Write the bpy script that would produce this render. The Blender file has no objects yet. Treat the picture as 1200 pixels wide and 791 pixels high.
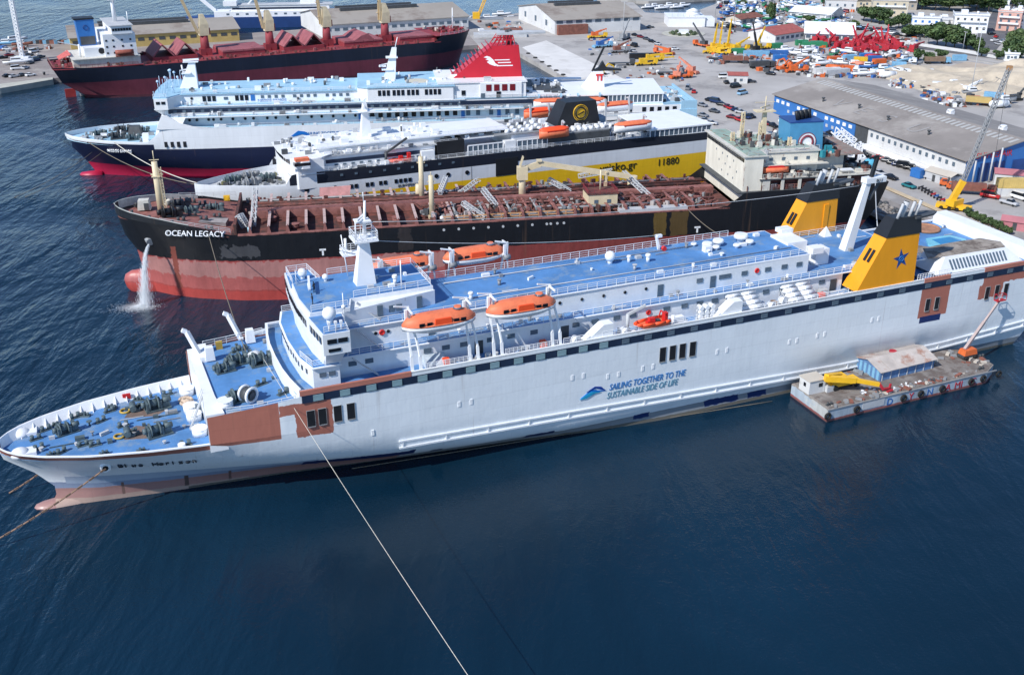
import bpy, math, random
from math import sin, cos, pi, radians, atan2, sqrt
from mathutils import Vector, Matrix
S = bpy.context.scene
C = S.collection
R = random.Random(11)

# ---------------------------------------------------------------- camera, sky, sun, exposure
CAM_H, PITCH, FPX = 88.7, radians(24.6), 1230.0
cam_d = bpy.data.cameras.new('camera'); cam = bpy.data.objects.new('camera', cam_d); C.objects.link(cam)
cam.location = (0, 0, CAM_H); cam.rotation_euler = (pi/2 - PITCH, 0, 0)
cam_d.sensor_width = 36; cam_d.lens = 36*FPX/1200; cam_d.clip_start = 1; cam_d.clip_end = 30000
S.camera = cam
SUN_EL, SUN_AZ = radians(42), atan2(-0.72, -0.69)          # azimuth measured from +Y towards +X
W = bpy.data.worlds.new('World'); S.world = W; W.use_nodes = True
nt = W.node_tree; sky = nt.nodes.new('ShaderNodeTexSky'); sky.sky_type = 'NISHITA'; sky.sun_disc = False
sky.sun_elevation = SUN_EL; sky.sun_rotation = SUN_AZ; sky.air_density = 0.8; sky.dust_density = 0.0; sky.ozone_density = 4.5; sky.altitude = 500
bg = nt.nodes['Background']; bg.inputs[1].default_value = 0.15
nt.links.new(sky.outputs[0], bg.inputs[0])
sd = bpy.data.lights.new('sun', 'SUN'); sd.energy = 4.1; sd.angle = radians(0.5); sd.color = (1, 0.97, 0.92)
sun = bpy.data.objects.new('sun', sd); C.objects.link(sun)
sdir = Vector((sin(SUN_AZ)*cos(SUN_EL), cos(SUN_AZ)*cos(SUN_EL), sin(SUN_EL)))
sun.rotation_euler = sdir.to_track_quat('Z', 'Y').to_euler(); sun.location = (0, 0, 300)
S.view_settings.view_transform = 'Standard'; S.view_settings.look = 'None'
S.view_settings.exposure = 0.28; S.view_settings.gamma = 1.0

def at(px, py, z=2.0):
    """Point of the height z that the photograph shows at pixel (px, py) of 1200 x 791."""
    a = (px-600)/FPX; b = -(py-395.5)/FPX; c, s = cos(PITCH), sin(PITCH)
    d = Vector((a, c+b*s, -s+b*c)); t = (z-CAM_H)/d.z
    return Vector((0, 0, CAM_H)) + d*t

# ---------------------------------------------------------------- mesh helpers
class MB:
    def __init__(s): s.v, s.f, s.m, s.sm = [], [], [], []
    def add(s, vs, fs, m=0, smooth=False):
        o = len(s.v); s.v += [tuple(v) for v in vs]
        for f in fs: s.f.append([i+o for i in f]); s.m.append(m); s.sm.append(smooth)
        return s
    def box(s, x0, x1, y0, y1, z0, z1, m=0, tx=0, ty=0):
        if isinstance(m, float): m, tx, ty = 0, m, tx
        return s.add([(x0,y0,z0),(x1,y0,z0),(x1,y1,z0),(x0,y1,z0),(x0+tx,y0+ty,z1),(x1-tx,y0+ty,z1),(x1-tx,y1-ty,z1),(x0+tx,y1-ty,z1)],
              [(3,2,1,0),(4,5,6,7),(0,1,5,4),(1,2,6,5),(2,3,7,6),(3,0,4,7)], m)
    def ob(s, c, sz, rz=0, m=0):
        c = Vector(c); M = Matrix.Rotation(rz, 3, 'Z'); hx, hy, hz = sz[0]/2, sz[1]/2, sz[2]/2
        vs = [c + M @ Vector((x, y, z)) for z in (-hz, hz) for x, y in ((-hx,-hy),(hx,-hy),(hx,hy),(-hx,hy))]
        return s.add(vs, [(3,2,1,0),(4,5,6,7),(0,1,5,4),(1,2,6,5),(2,3,7,6),(3,0,4,7)], m)
    def bar(s, p, q, w=.1, h=None, m=0, up=(0,0,1)):
        p, q = Vector(p), Vector(q); h = h or w; d = (q-p).normalized(); u = Vector(up)
        if abs(d.dot(u)) > .97: u = Vector((1,0,0))
        a = d.cross(u).normalized()*(w/2); b = a.cross(d).normalized()*(h/2)
        vs = [e + i*a + j*b for e in (p, q) for i, j in ((-1,-1),(1,-1),(1,1),(-1,1))]
        return s.add(vs, [(3,2,1,0),(4,5,6,7),(0,1,5,4),(1,2,6,5),(2,3,7,6),(3,0,4,7)], m)
    def cyl(s, p, q, r, r2=None, n=10, m=0, cap=True, smooth=True):
        p, q = Vector(p), Vector(q); r2 = r if r2 is None else r2; d = (q-p).normalized()
        u = Vector((0,0,1)) if abs(d.z) < .95 else Vector((1,0,0))
        a = d.cross(u).normalized(); b = d.cross(a)
        o = len(s.v); vs = [p + (a*cos(2*pi*i/n) + b*sin(2*pi*i/n))*r for i in range(n)] + [q + (a*cos(2*pi*i/n) + b*sin(2*pi*i/n))*r2 for i in range(n)]
        s.add(vs, [(i, (i+1) % n, n+(i+1) % n, n+i) for i in range(n)], m, smooth)
        if cap:
            s.f += [[o+i for i in range(n)][::-1], [o+n+i for i in range(n)]]; s.m += [m, m]; s.sm += [False, False]
        return s
    def prism(s, poly, z0, z1, m=0, zt=None):
        n = len(poly); vs = [(x, y, z0) for x, y in poly] + [(x, y, zt(x, y) if zt else z1) for x, y in poly]
        return s.add(vs, [tuple(range(n))[::-1], tuple(range(n, 2*n))] + [(i, (i+1) % n, n+(i+1) % n, n+i) for i in range(n)], m)
    def side(s, poly, y0, y1, m=0):               # polygon of (x, z) carried from y0 to y1
        n = len(poly); vs = [(x, y0, z) for x, z in poly] + [(x, y1, z) for x, z in poly]
        return s.add(vs, [tuple(range(n)), tuple(range(n, 2*n))[::-1]] + [((i+1) % n, i, n+i, n+(i+1) % n) for i in range(n)], m)
    def loft(s, rings, m=0, closed=True, caps=True, smooth=True):
        k = len(rings[0]); o = len(s.v); vs = [v for r in rings for v in r]; fs = []
        for a in range(len(rings)-1):
            for i in range(k if closed else k-1):
                j = (i+1) % k; fs.append((a*k+i, a*k+j, (a+1)*k+j, (a+1)*k+i))
        s.add(vs, fs, m, smooth)
        if caps:
            e = len(rings)-1
            s.f += [[o+i for i in range(k)][::-1], [o+e*k+i for i in range(k)]]; s.m += [m, m]; s.sm += [False, False]
        return s
    def ball(s, c, r, n=10, k=6, m=0, sz=1.0, lo=-1.0):
        c = Vector(c); rings = []
        a0 = math.asin(lo)
        for j in range(k+1):
            a = a0 + (pi/2-a0)*j/k; rr = max(r*cos(a), .002)
            rings.append([(c.x+rr*cos(2*pi*i/n), c.y+rr*sin(2*pi*i/n), c.z+r*sz*sin(a)) for i in range(n)])
        return s.loft(rings, m)
    def torus(s, c, R0, r, ax='y', n=14, k=6, m=0):
        rings = []
        for i in range(n+1):
            t = 2*pi*i/n; g = []
            for j in range(k):
                u = 2*pi*j/k; rad = R0+r*cos(u); h = r*sin(u)
                p = {'y': (rad*cos(t), h, rad*sin(t)), 'x': (h, rad*cos(t), rad*sin(t)), 'z': (rad*cos(t), rad*sin(t), h)}[ax]
                g.append((c[0]+p[0], c[1]+p[1], c[2]+p[2]))
            rings.append(g)
        return s.loft(rings, m, caps=False)
    def mesh(s, name):
        me = bpy.data.meshes.new(name); me.from_pydata(s.v, [], s.f)
        me.polygons.foreach_set('material_index', s.m); me.polygons.foreach_set('use_smooth', s.sm)
        me.update(); return me

def tag(o, label=None, cat=None, group=None, kind=None):
    if label: o['label'] = label
    if cat: o['category'] = cat
    if group: o['group'] = group
    if kind: o['kind'] = kind
    return o
def fixn(me):
    import bmesh
    b = bmesh.new(); b.from_mesh(me); bmesh.ops.recalc_face_normals(b, faces=b.faces); b.to_mesh(me); b.free()
def put(name, mb, mats, parent=None, loc=(0,0,0), rz=0, kind=None, norm=True):
    me = mb.mesh(name) if isinstance(mb, MB) else mb
    if isinstance(mb, MB):
        if norm: fixn(me)
        for m in (mats if isinstance(mats, (list, tuple)) else [mats]): me.materials.append(m)
    o = bpy.data.objects.new(name, me); C.objects.link(o); o.location = loc; o.rotation_euler = (0, 0, rz)
    if parent: o.parent = parent
    if kind: o['kind'] = kind
    return o
def thing(name, label, cat, loc=(0,0,0), rz=0, group=None):
    o = bpy.data.objects.new(name, None); C.objects.link(o); o.location = loc; o.rotation_euler = (0, 0, rz); o.empty_display_size = .5
    return tag(o, label, cat, group)
def copy_tree(o, parent=None):
    c = o.copy(); C.objects.link(c)
    if parent: c.parent = parent
    for ch in list(o.children): copy_tree(ch, c)
    return c
def clone(o, loc, rz, label, group=None):
    c = copy_tree(o); c.location = loc; c.rotation_euler = (0, 0, rz); c['label'] = label
    if group: c['group'] = group
    return c
MESH = {}
def inst(name, key, make, mats, parent, loc, rz=0, rot=None, sc=None):
    """A piece that shares its mesh with all pieces of the same key."""
    if key not in MESH:
        me = make().mesh(name); fixn(me)
        for m in (mats if isinstance(mats, (list, tuple)) else [mats]): me.materials.append(m)
        MESH[key] = me
    o = bpy.data.objects.new(name, MESH[key]); C.objects.link(o); o.parent = parent; o.location = loc
    o.rotation_euler = rot if rot else (0, 0, rz)
    if sc: o.scale = sc
    return o
def lerp(tab, x):
    if x <= tab[0][0]: return tab[0][1]
    for (a, p), (b, q) in zip(tab, tab[1:]):
        if x <= b: return p + (q-p)*(x-a)/(b-a)
    return tab[-1][1]

# ---------------------------------------------------------------- materials
MATS = {}
def N(nt, t, **kw):
    n = nt.nodes.new(t)
    for k, v in kw.items(): setattr(n, k, v)
    return n
def paint(name, rgb, rough=.5, var=.14, scale=.35, streak=0.0, metal=0, bump=0.0, spots=None):
    if name in MATS: return MATS[name]
    m = bpy.data.materials.new(name); m.use_nodes = True; t = m.node_tree; L = t.links.new; b = t.nodes['Principled BSDF']
    b.inputs['Roughness'].default_value = rough; b.inputs['Metallic'].default_value = metal
    tc = N(t, 'ShaderNodeTexCoord'); no = N(t, 'ShaderNodeTexNoise'); no.inputs['Scale'].default_value = scale; no.inputs['Detail'].default_value = 5; no.inputs['Roughness'].default_value = .62
    mp = N(t, 'ShaderNodeMapping')
    if streak: mp.inputs['Scale'].default_value = (1, 1, streak)
    L(tc.outputs['Object'], mp.inputs[0]); L(mp.outputs[0], no.inputs['Vector'])
    mr = N(t, 'ShaderNodeMapRange'); mr.inputs[1].default_value = .3; mr.inputs[2].default_value = .7; mr.inputs[3].default_value = 1-var; mr.inputs[4].default_value = 1+var
    L(no.outputs[0], mr.inputs[0])
    mx = N(t, 'ShaderNodeMix', data_type='RGBA', blend_type='MULTIPLY'); mx.inputs[0].default_value = 1
    mx.inputs[6].default_value = (*rgb, 1); L(mr.outputs[0], mx.inputs[7]); out = mx.outputs[2]
    if spots:                                    # rust or dirt with a shape of its own
        col, amount, sc = spots
        n2 = N(t, 'ShaderNodeTexNoise'); n2.inputs['Scale'].default_value = sc; n2.inputs['Detail'].default_value = 7; n2.inputs['Roughness'].default_value = .7
        L(mp.outputs[0], n2.inputs['Vector'])
        r2 = N(t, 'ShaderNodeMapRange'); r2.inputs[1].default_value = 1-amount-.06; r2.inputs[2].default_value = 1-amount+.06
        L(n2.outputs[0], r2.inputs[0])
        m2 = N(t, 'ShaderNodeMix', data_type='RGBA'); m2.inputs[7].default_value = (*col, 1); L(r2.outputs[0], m2.inputs[0]); L(out, m2.inputs[6]); out = m2.outputs[2]
    L(out, b.inputs['Base Color'])
    if bump:
        bp = N(t, 'ShaderNodeBump'); bp.inputs['Strength'].default_value = bump; L(no.outputs[0], bp.inputs['Height']); L(bp.outputs[0], b.inputs['Normal'])
    MATS[name] = m; return m

def hull_paint(name, zones, rough=.45, var=.10, plates=.15, wob=.12):
    """Painted steel side. zones: (x0, x1, z0, z1, colour[, edge wobble]), later ones painted over earlier ones; x, z along the ship."""
    m = bpy.data.materials.new(name); m.use_nodes = True; t = m.node_tree; L = t.links.new; b = t.nodes['Principled BSDF']
    b.inputs['Roughness'].default_value = rough
    tc = N(t, 'ShaderNodeTexCoord'); sp = N(t, 'ShaderNodeSeparateXYZ'); L(tc.outputs['Object'], sp.inputs[0])
    nz = N(t, 'ShaderNodeTexNoise'); nz.inputs['Scale'].default_value = .9; nz.inputs['Detail'].default_value = 4; L(tc.outputs['Object'], nz.inputs['Vector'])
    def M(op, a, bb):
        n = N(t, 'ShaderNodeMath', operation=op)
        for i, v in enumerate((a, bb)):
            if isinstance(v, (int, float)): n.inputs[i].default_value = v
            else: L(v, n.inputs[i])
        return n.outputs[0]
    w = M('MULTIPLY', M('SUBTRACT', nz.outputs[0], .5), 2.0)
    col = None
    for zn in zones:
        x0, x1, z0, z1, c = zn[:5]; wb = zn[5] if len(zn) > 5 else wob
        if col is None:
            n = N(t, 'ShaderNodeRGB'); n.outputs[0].default_value = (*c, 1); col = n.outputs[0]; continue
        x = M('ADD', sp.outputs[0], M('MULTIPLY', w, wb)); z = M('ADD', sp.outputs[2], M('MULTIPLY', w, wb))
        d = M('MINIMUM', M('MINIMUM', M('SUBTRACT', x, x0), M('SUBTRACT', x1, x)), M('MINIMUM', M('SUBTRACT', z, z0), M('SUBTRACT', z1, z)))
        mr = N(t, 'ShaderNodeMapRange'); mr.inputs[1].default_value = -.04; mr.inputs[2].default_value = .04; L(d, mr.inputs[0])
        mx = N(t, 'ShaderNodeMix', data_type='RGBA'); L(mr.outputs[0], mx.inputs[0]); L(col, mx.inputs[6]); mx.inputs[7].default_value = (*c, 1); col = mx.outputs[2]
    mp = N(t, 'ShaderNodeMapping'); mp.inputs['Scale'].default_value = (.5, .5, .06); L(tc.outputs['Object'], mp.inputs[0])
    n2 = N(t, 'ShaderNodeTexNoise'); n2.inputs['Scale'].default_value = 1.6; n2.inputs['Detail'].default_value = 6; n2.inputs['Roughness'].default_value = .65; L(mp.outputs[0], n2.inputs['Vector'])
    n3 = N(t, 'ShaderNodeTexNoise'); n3.inputs['Scale'].default_value = .12; n3.inputs['Detail'].default_value = 5; L(tc.outputs['Object'], n3.inputs['Vector'])
    av = M('MULTIPLY', M('ADD', n2.outputs[0], n3.outputs[0]), .5)
    mr = N(t, 'ShaderNodeMapRange'); mr.inputs[1].default_value = .36; mr.inputs[2].default_value = .64; mr.inputs[3].default_value = 1-var; mr.inputs[4].default_value = 1+var; L(av, mr.inputs[0])
    mx = N(t, 'ShaderNodeMix', data_type='RGBA', blend_type='MULTIPLY'); mx.inputs[0].default_value = 1; L(col, mx.inputs[6]); L(mr.outputs[0], mx.inputs[7])
    # thin rust runs down the side
    mp2 = N(t, 'ShaderNodeMapping'); mp2.inputs['Scale'].default_value = (1.3, 1.3, .05); L(tc.outputs['Object'], mp2.inputs[0])
    n5 = N(t, 'ShaderNodeTexNoise'); n5.inputs['Scale'].default_value = 1.0; n5.inputs['Detail'].default_value = 3; L(mp2.outputs[0], n5.inputs['Vector'])
    r5 = N(t, 'ShaderNodeMapRange'); r5.inputs[1].default_value = .66; r5.inputs[2].default_value = .80; r5.inputs[4].default_value = .3; L(n5.outputs[0], r5.inputs[0])
    m5 = N(t, 'ShaderNodeMix', data_type='RGBA'); L(r5.outputs[0], m5.inputs[0]); L(mx.outputs[2], m5.inputs[6]); m5.inputs[7].default_value = (.20, .12, .075, 1)
    cx = N(t, 'ShaderNodeCombineXYZ'); L(sp.outputs[0], cx.inputs[0]); L(sp.outputs[2], cx.inputs[1])
    bk = N(t, 'ShaderNodeTexBrick'); bk.inputs['Scale'].default_value = 1; bk.inputs['Brick Width'].default_value = 7.5; bk.inputs['Row Height'].default_value = 2.3; bk.inputs['Mortar Size'].default_value = .035; bk.inputs['Mortar Smooth'].default_value = .6
    bk.inputs['Color1'].default_value = (1,1,1,1); bk.inputs['Color2'].default_value = (.94,.94,.94,1); bk.inputs['Mortar'].default_value = (.80,.80,.80,1); L(cx.outputs[0], bk.inputs['Vector'])
    m6 = N(t, 'ShaderNodeMix', data_type='RGBA', blend_type='MULTIPLY'); m6.inputs[0].default_value = .75; L(m5.outputs[2], m6.inputs[6]); L(bk.outputs['Color'], m6.inputs[7])
    L(m6.outputs[2], b.inputs['Base Color'])
    # frames showing through the plating
    wv = N(t, 'ShaderNodeTexWave'); wv.wave_type = 'BANDS'; wv.bands_direction = 'X'; wv.inputs['Scale'].default_value = .42; wv.inputs['Distortion'].default_value = 1.2; wv.inputs['Detail'].default_value = 2
    L(tc.outputs['Object'], wv.inputs['Vector'])
    n4 = N(t, 'ShaderNodeTexNoise'); n4.inputs['Scale'].default_value = .55; n4.inputs['Detail'].default_value = 2; L(tc.outputs['Object'], n4.inputs['Vector'])
    bp = N(t, 'ShaderNodeBump'); bp.inputs['Strength'].default_value = plates; bp.inputs['Distance'].default_value = .3
    L(M('ADD', M('MULTIPLY', wv.outputs[0], .06), n4.outputs[0]), bp.inputs['Height']); L(bp.outputs[0], b.inputs['Normal'])
    MATS[name] = m; return m

WHITE = paint('white_paint', (.74, .76, .78), .4, .07, .5, .3, spots=((.42, .33, .25), .27, .8))
CLEAN = paint('clean_white', (.80, .81, .82), .4, .05)
OFFWH = paint('off_white', (.60, .57, .50), .55, .15, .6, .3, spots=((.25, .13, .08), .34, .7))
CREAM = paint('cream_paint', (.66, .55, .36), .5, .12, .5, spots=((.3, .16, .08), .32, .8))
BLUE = paint('deck_blue', (.085, .225, .47), .62, .22, .22, spots=((.20, .29, .40), .42, .30))
PALEB = paint('pale_blue_deck', (.33, .54, .68), .6, .12, .2)
DBLUE = paint('dark_blue', (.015, .06, .22), .5, .15)
MBLUE = paint('bright_blue', (.03, .16, .45), .45, .1)
GLASS = paint('dark_glass', (.012, .016, .022), .12, .2, 1.0)
GLASS2 = paint('grey_glass', (.10, .14, .18), .15, .2, 1.0)
BAND = paint('window_band', (.018, .03, .06), .3, .2, .5)
BLACK = paint('black_paint', (.012, .013, .016), .5, .25)
DGREY = paint('dark_grey', (.06, .065, .07), .6, .25, .8)
GREY = paint('grey_steel', (.25, .26, .27), .55, .2, .8)
LGREY = paint('light_grey', (.48, .49, .50), .6, .12, .5)
ORANGE = paint('lifeboat_orange', (.76, .185, .08), .55, .16, .8)
ORANGE2 = paint('hatch_orange', (.92, .09, .02), .5, .08)
RED = paint('signal_red', (.60, .02, .018), .45, .12)
FRED = paint('funnel_red', (.50, .011, .026), .4, .08)
YEL = paint('funnel_yellow', (.80, .32, .012), .42, .08, .3, .3, spots=((.5, .22, .03), .30, .6))
CYEL = paint('crane_yellow', (.80, .45, .02), .45, .12)
RUST = paint('rust_deck', (.155, .050, .038), .85, .4, .5, spots=((.065, .032, .027), .50, .4), bump=.3)
PINK = paint('faded_red_oxide', (.28, .115, .098), .75, .25, .4, spots=((.16, .06, .05), .45, .6))
OXIDE = paint('red_oxide', (.27, .035, .045), .7, .25, .3)
PRIMER = (.42, .155, .11)
WGRN = paint('winch_green_grey', (.085, .12, .13), .55, .3, 1.5)
GREEN = paint('roof_green', (.27, .37, .31), .75, .25, .3, spots=((.30, .24, .18), .44, .4))
TEAL = paint('teal', (.02, .22, .27), .5, .1)
WOOD = paint('weathered_wood', (.30, .26, .22), .85, .3, .5, spots=((.13, .10, .08), .47, .35))
TYRE = paint('rubber', (.012, .012, .012), .8, .2, 2)
ROPE = paint('rope', (.62, .58, .50), .9, .2, 3)
DROPE = paint('dark_rope', (.18, .15, .11), .9, .2, 3)
ROOFG = paint('sheet_roof', (.255, .228, .207), .75, .16, .08, spots=((.36, .33, .30), .43, .05), bump=.1)
ROOFB = paint('beige_sheet_roof', (.34, .305, .265), .8, .12, .06, spots=((.24, .20, .17), .44, .06))
CONC = paint('concrete', (.40, .38, .35), .9, .12, .1, spots=((.25, .24, .22), .42, .12))
BRICKM = paint('rust_brown', (.22, .085, .06), .8, .3, .6)
# ---------------------------------------------------------------- sea and land
def water_mat():
    m = bpy.data.materials.new('sea_water'); m.use_nodes = True; t = m.node_tree; L = t.links.new; b = t.nodes['Principled BSDF']
    b.inputs['Roughness'].default_value = .16; b.inputs['IOR'].default_value = 1.33
    tc = N(t, 'ShaderNodeTexCoord')
    def noise(sc, det, mscale, rot=0, dist=0, rough=.55):
        mp = N(t, 'ShaderNodeMapping'); mp.inputs['Scale'].default_value = mscale; mp.inputs['Rotation'].default_value = (0, 0, rot); L(tc.outputs['Object'], mp.inputs[0])
        n = N(t, 'ShaderNodeTexNoise'); n.inputs['Scale'].default_value = sc; n.inputs['Detail'].default_value = det; n.inputs['Distortion'].default_value = dist; n.inputs['Roughness'].default_value = rough
        L(mp.outputs[0], n.inputs['Vector']); return n.outputs[0]
    def mul(a, k):
        n = N(t, 'ShaderNodeMath', operation='MULTIPLY'); L(a, n.inputs[0])
        if isinstance(k, (int, float)): n.inputs[1].default_value = k
        else: L(k, n.inputs[1])
        return n.outputs[0]
    def add(a, b2):
        n = N(t, 'ShaderNodeMath', operation='ADD'); L(a, n.inputs[0]); L(b2, n.inputs[1]); return n.outputs[0]
    big = noise(.013, 4, (1, .7, 1), .5, 1.2)                       # calm and ruffled patches
    swell = noise(.17, 3, (1.15, .26, 1), radians(-12), .5)
    chop = noise(.55, 4, (1.0, .55, 1), radians(-18), .3)
    rip = noise(2.2, 3, (.8, 1, 1), radians(40))
    r = N(t, 'ShaderNodeMapRange'); r.inputs[1].default_value = .35; r.inputs[2].default_value = .65; r.inputs[3].default_value = .30; r.inputs[4].default_value = 1.6; L(big, r.inputs[0])
    sx = N(t, 'ShaderNodeSeparateXYZ'); L(tc.outputs['Object'], sx.inputs[0])
    lee = N(t, 'ShaderNodeMapRange'); lee.inputs[1].default_value = -110; lee.inputs[2].default_value = -30; lee.inputs[3].default_value = 1.15; lee.inputs[4].default_value = .42; lee.interpolation_type = 'SMOOTHSTEP'; L(sx.outputs[0], lee.inputs[0])   # open water to the left, lee of the ships to the right
    h = add(add(mul(mul(swell, 2.0), lee.outputs[0]), mul(mul(chop, .62), lee.outputs[0])), mul(rip, .10)); h = mul(h, r.outputs[0])
    bp = N(t, 'ShaderNodeBump'); bp.inputs['Strength'].default_value = 1; bp.inputs['Distance'].default_value = .50; L(h, bp.inputs['Height']); L(bp.outputs[0], b.inputs['Normal'])
    mr = N(t, 'ShaderNodeMapRange'); mr.inputs[1].default_value = .3; mr.inputs[2].default_value = .7; L(big, mr.inputs[0])
    mx = N(t, 'ShaderNodeMix', data_type='RGBA'); mx.inputs[6].default_value = (.0022, .0135, .027, 1); mx.inputs[7].default_value = (.0046, .0255, .052, 1); L(mr.outputs[0], mx.inputs[0])
    L(mx.outputs[2], b.inputs['Base Color']); return m
mb = MB(); mb.add([(-9000,-500,0),(9000,-500,0),(9000,14000,0),(-9000,14000,0)], [(0,1,2,3)])
put('sea', mb, water_mat(), kind='structure')

def ground_mat(name, c, c2, sc, crack=True):
    m = paint(name, c, .92, .16, sc, bump=.15, spots=(c2, .43, sc*1.7)); return m
QUAY = ground_mat('quay_concrete', (.40, .38, .36), (.265, .25, .24), .03)
def px_poly(pts, z): return [(p.x, p.y) for p in (at(x, y, z) for x, y in pts)]
yard = px_poly([(608,62),(655,88),(720,108),(826,158),(905,218),(985,226),(1060,262),(1240,345)], 2.0) + [(260, 190), (900, 190), (3000, 600), (5000, 6000), (-200, 6000)] + px_poly([(640,-40),(655,-6),(742,-1),(756,13),(800,15),(845,1),(880,-5)], 2.0)[::-1][0:0] 
back = px_poly([(880,-8),(852,-2),(836,6),(806,17),(756,15),(742,3),(660,1),(640,6),(612,15),(545,26)], 2.0)
yard = px_poly([(545,36),(560,53),(608,62),(655,88),(720,108),(826,158),(905,218),(985,226),(1060,262),(1240,345)], 2.0) + [(260, 190), (900, 190), (4000, 900), (4000, 9000), (300, 9000)] + back
mb = MB(); mb.prism(yard, -4, 2.0); put('quay_ground', mb, QUAY, kind='structure')
pier = px_poly([(-160,120),(0,102.5),(62,92),(300,72),(559.5,53),(544.5,36),(544.5,26),(420,30),(280,40),(190,46),(80,50),(0,53),(-160,62)], 2.0)
mb = MB(); mb.prism(pier, -4, 2.0); put('pier_ground', mb, ground_mat('pier_asphalt', (.27,.235,.22), (.36,.33,.30), .05), kind='structure')
mb = MB(); mb.prism(px_poly([(-160,122),(0,104.5),(62,94),(62,91.5),(0,99.5),(-160,115)], 2.0), -3, 2.25); put('pier_kerb', mb, paint('kerb_stone', (.45,.44,.38), .9, .15, .3), kind='structure')
mb = MB(); mb.prism(px_poly([(612,56),(640,48),(690,72),(752,104),(722,108),(656,87.5)], 2.0), 1.9, 2.06); put('concrete_apron', mb, paint('pale_concrete', (.66,.64,.61), .9, .10, .08, spots=((.54,.52,.49), .42, .1)), kind='structure')
for k in range(6):                                            # fenders along the basin edge
    p = at(619+k*8.2, 63.5+k*5.0, 2)
    tag(put('mooring_fender', MB().cyl((0,0,-2.0),(0,0,.5),1.0,n=8), TYRE, loc=p), f'black rubber fender on the basin edge beyond the red funnel, {["first","second","third","fourth","fifth","last"][k]} from the inner corner', 'fender', 'fenders along the concrete apron')

# ---------------------------------------------------------------- ship pieces
def railing(parent, pts, h=1.05, step=2.2, r=.035, rails=3, mat=None, name='railing'):
    mb = MB(); P = [Vector(p) for p in pts]
    for a, b in zip(P, P[1:]):
        n = max(1, round((b-a).length/step))
        for i in range(n): q = a.lerp(b, i/n); mb.bar(q, q+Vector((0,0,h)), r*2)
        for k in range(1, rails+1): z = Vector((0,0,h*k/rails)); mb.bar(a+z, b+z, r*(2.2 if k == rails else 1.5))
    mb.bar(P[-1], P[-1]+Vector((0,0,h)), r*2)
    return put(name, mb, mat or CLEAN, parent, kind='stuff')
def win_box(w, h, d=.10, m=0): return lambda: MB().box(-w/2, w/2, -d, d, -h/2, h/2, m)
def windows(parent, xs, y, z, w=1.1, h=.8, mat=None, name='window', rz=0):
    for x in xs: inst(name, ('win', w, h, (mat or GLASS).name), win_box(w, h), mat or GLASS, parent, (x, y, z), rz)
def portholes(parent, xs, y, z, r=.3, mat=None):
    for x in xs: inst('porthole', ('ph', r), lambda: MB().cyl((0,-.08,0),(0,.08,0), r, n=10), mat or GLASS, parent, (x, y, z))
def text(name, s, parent, loc, size, mat, rot=(pi/2,0,0), shear=0, extrude=.03, align='LEFT', sx=1.0):
    cu = bpy.data.curves.new(name, 'FONT'); cu.body = s; cu.size = size; cu.shear = shear; cu.extrude = extrude; cu.align_x = align; cu.resolution_u = 3
    tmp = bpy.data.objects.new(name+'_outline', cu); C.objects.link(tmp)
    me = bpy.data.meshes.new_from_object(tmp.evaluated_get(bpy.context.evaluated_depsgraph_get())); bpy.data.objects.remove(tmp); bpy.data.curves.remove(cu)
    me.materials.clear(); me.materials.append(mat)
    o = bpy.data.objects.new(name, me); C.objects.link(o); o.parent = parent; o.location = loc; o.rotation_euler = rot; o.scale = (sx, 1, 1); return o
def ship_hull(levels, xe, n=44, far=True, m=0):
    """levels: list of (z or f(x), table of half breadths from the stem aft, stern x). Closed sheet on both sides."""
    mb = MB(); g = []
    for zz, tab, xend in levels:
        row = []; x0 = tab[0][0]
        for i in range(n+1):
            t = (i/n)**1.7; x = x0 + (xend-x0)*t
            row.append((x, lerp(tab, x), zz(x) if callable(zz) else zz))
        g.append(row)
    for sgn in (-1, 1):
        o = len(mb.v); k = n+1
        vs = [(x, sgn*y, z) for row in g for x, y, z in row]
        mb.add(vs, [(a*k+i, a*k+i+1, (a+1)*k+i+1, (a+1)*k+i) for a in range(len(g)-1) for i in range(n)], m, True)
    e = [r[-1] for r in g]; o = len(mb.v)                       # transom
    mb.add([(x, -y, z) for x, y, z in e] + [(x, y, z) for x, y, z in e], [(i, i+1, len(e)+i+1, len(e)+i) for i in range(len(e)-1)], m)
    return mb
def deck_sheet(tab, x0, x1, z, n=24, inset=.15, th=.25, m=0):
    up, dn = [], []
    for i in range(n+1):
        x = x0+(x1-x0)*(i/n)**1.3; y = max(lerp(tab, x)-inset, .02); up.append((x, y)); dn.append((x, -y))
    mb = MB(); mb.prism(dn + up[::-1], z-th, z, m); return mb
def bulwark(tab, x0, x1, z0, z1, th=.28, n=22, sides=(-1, 1), front=True):
    mb = MB()
    for s in sides:
        rings = []
        for i in range(n+1):
            x = x0+(x1-x0)*(i/n)**1.5; y = lerp(tab, x); zb = z0(x) if callable(z0) else z0; zt = z1(x) if callable(z1) else z1
            yi = max(y-th, 0)
            rings.append([(x, s*y, zb), (x, s*y, zt), (x+.0, s*yi, zt), (x, s*yi, zb)])
        mb.loft(rings, smooth=False)
    return mb
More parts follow.
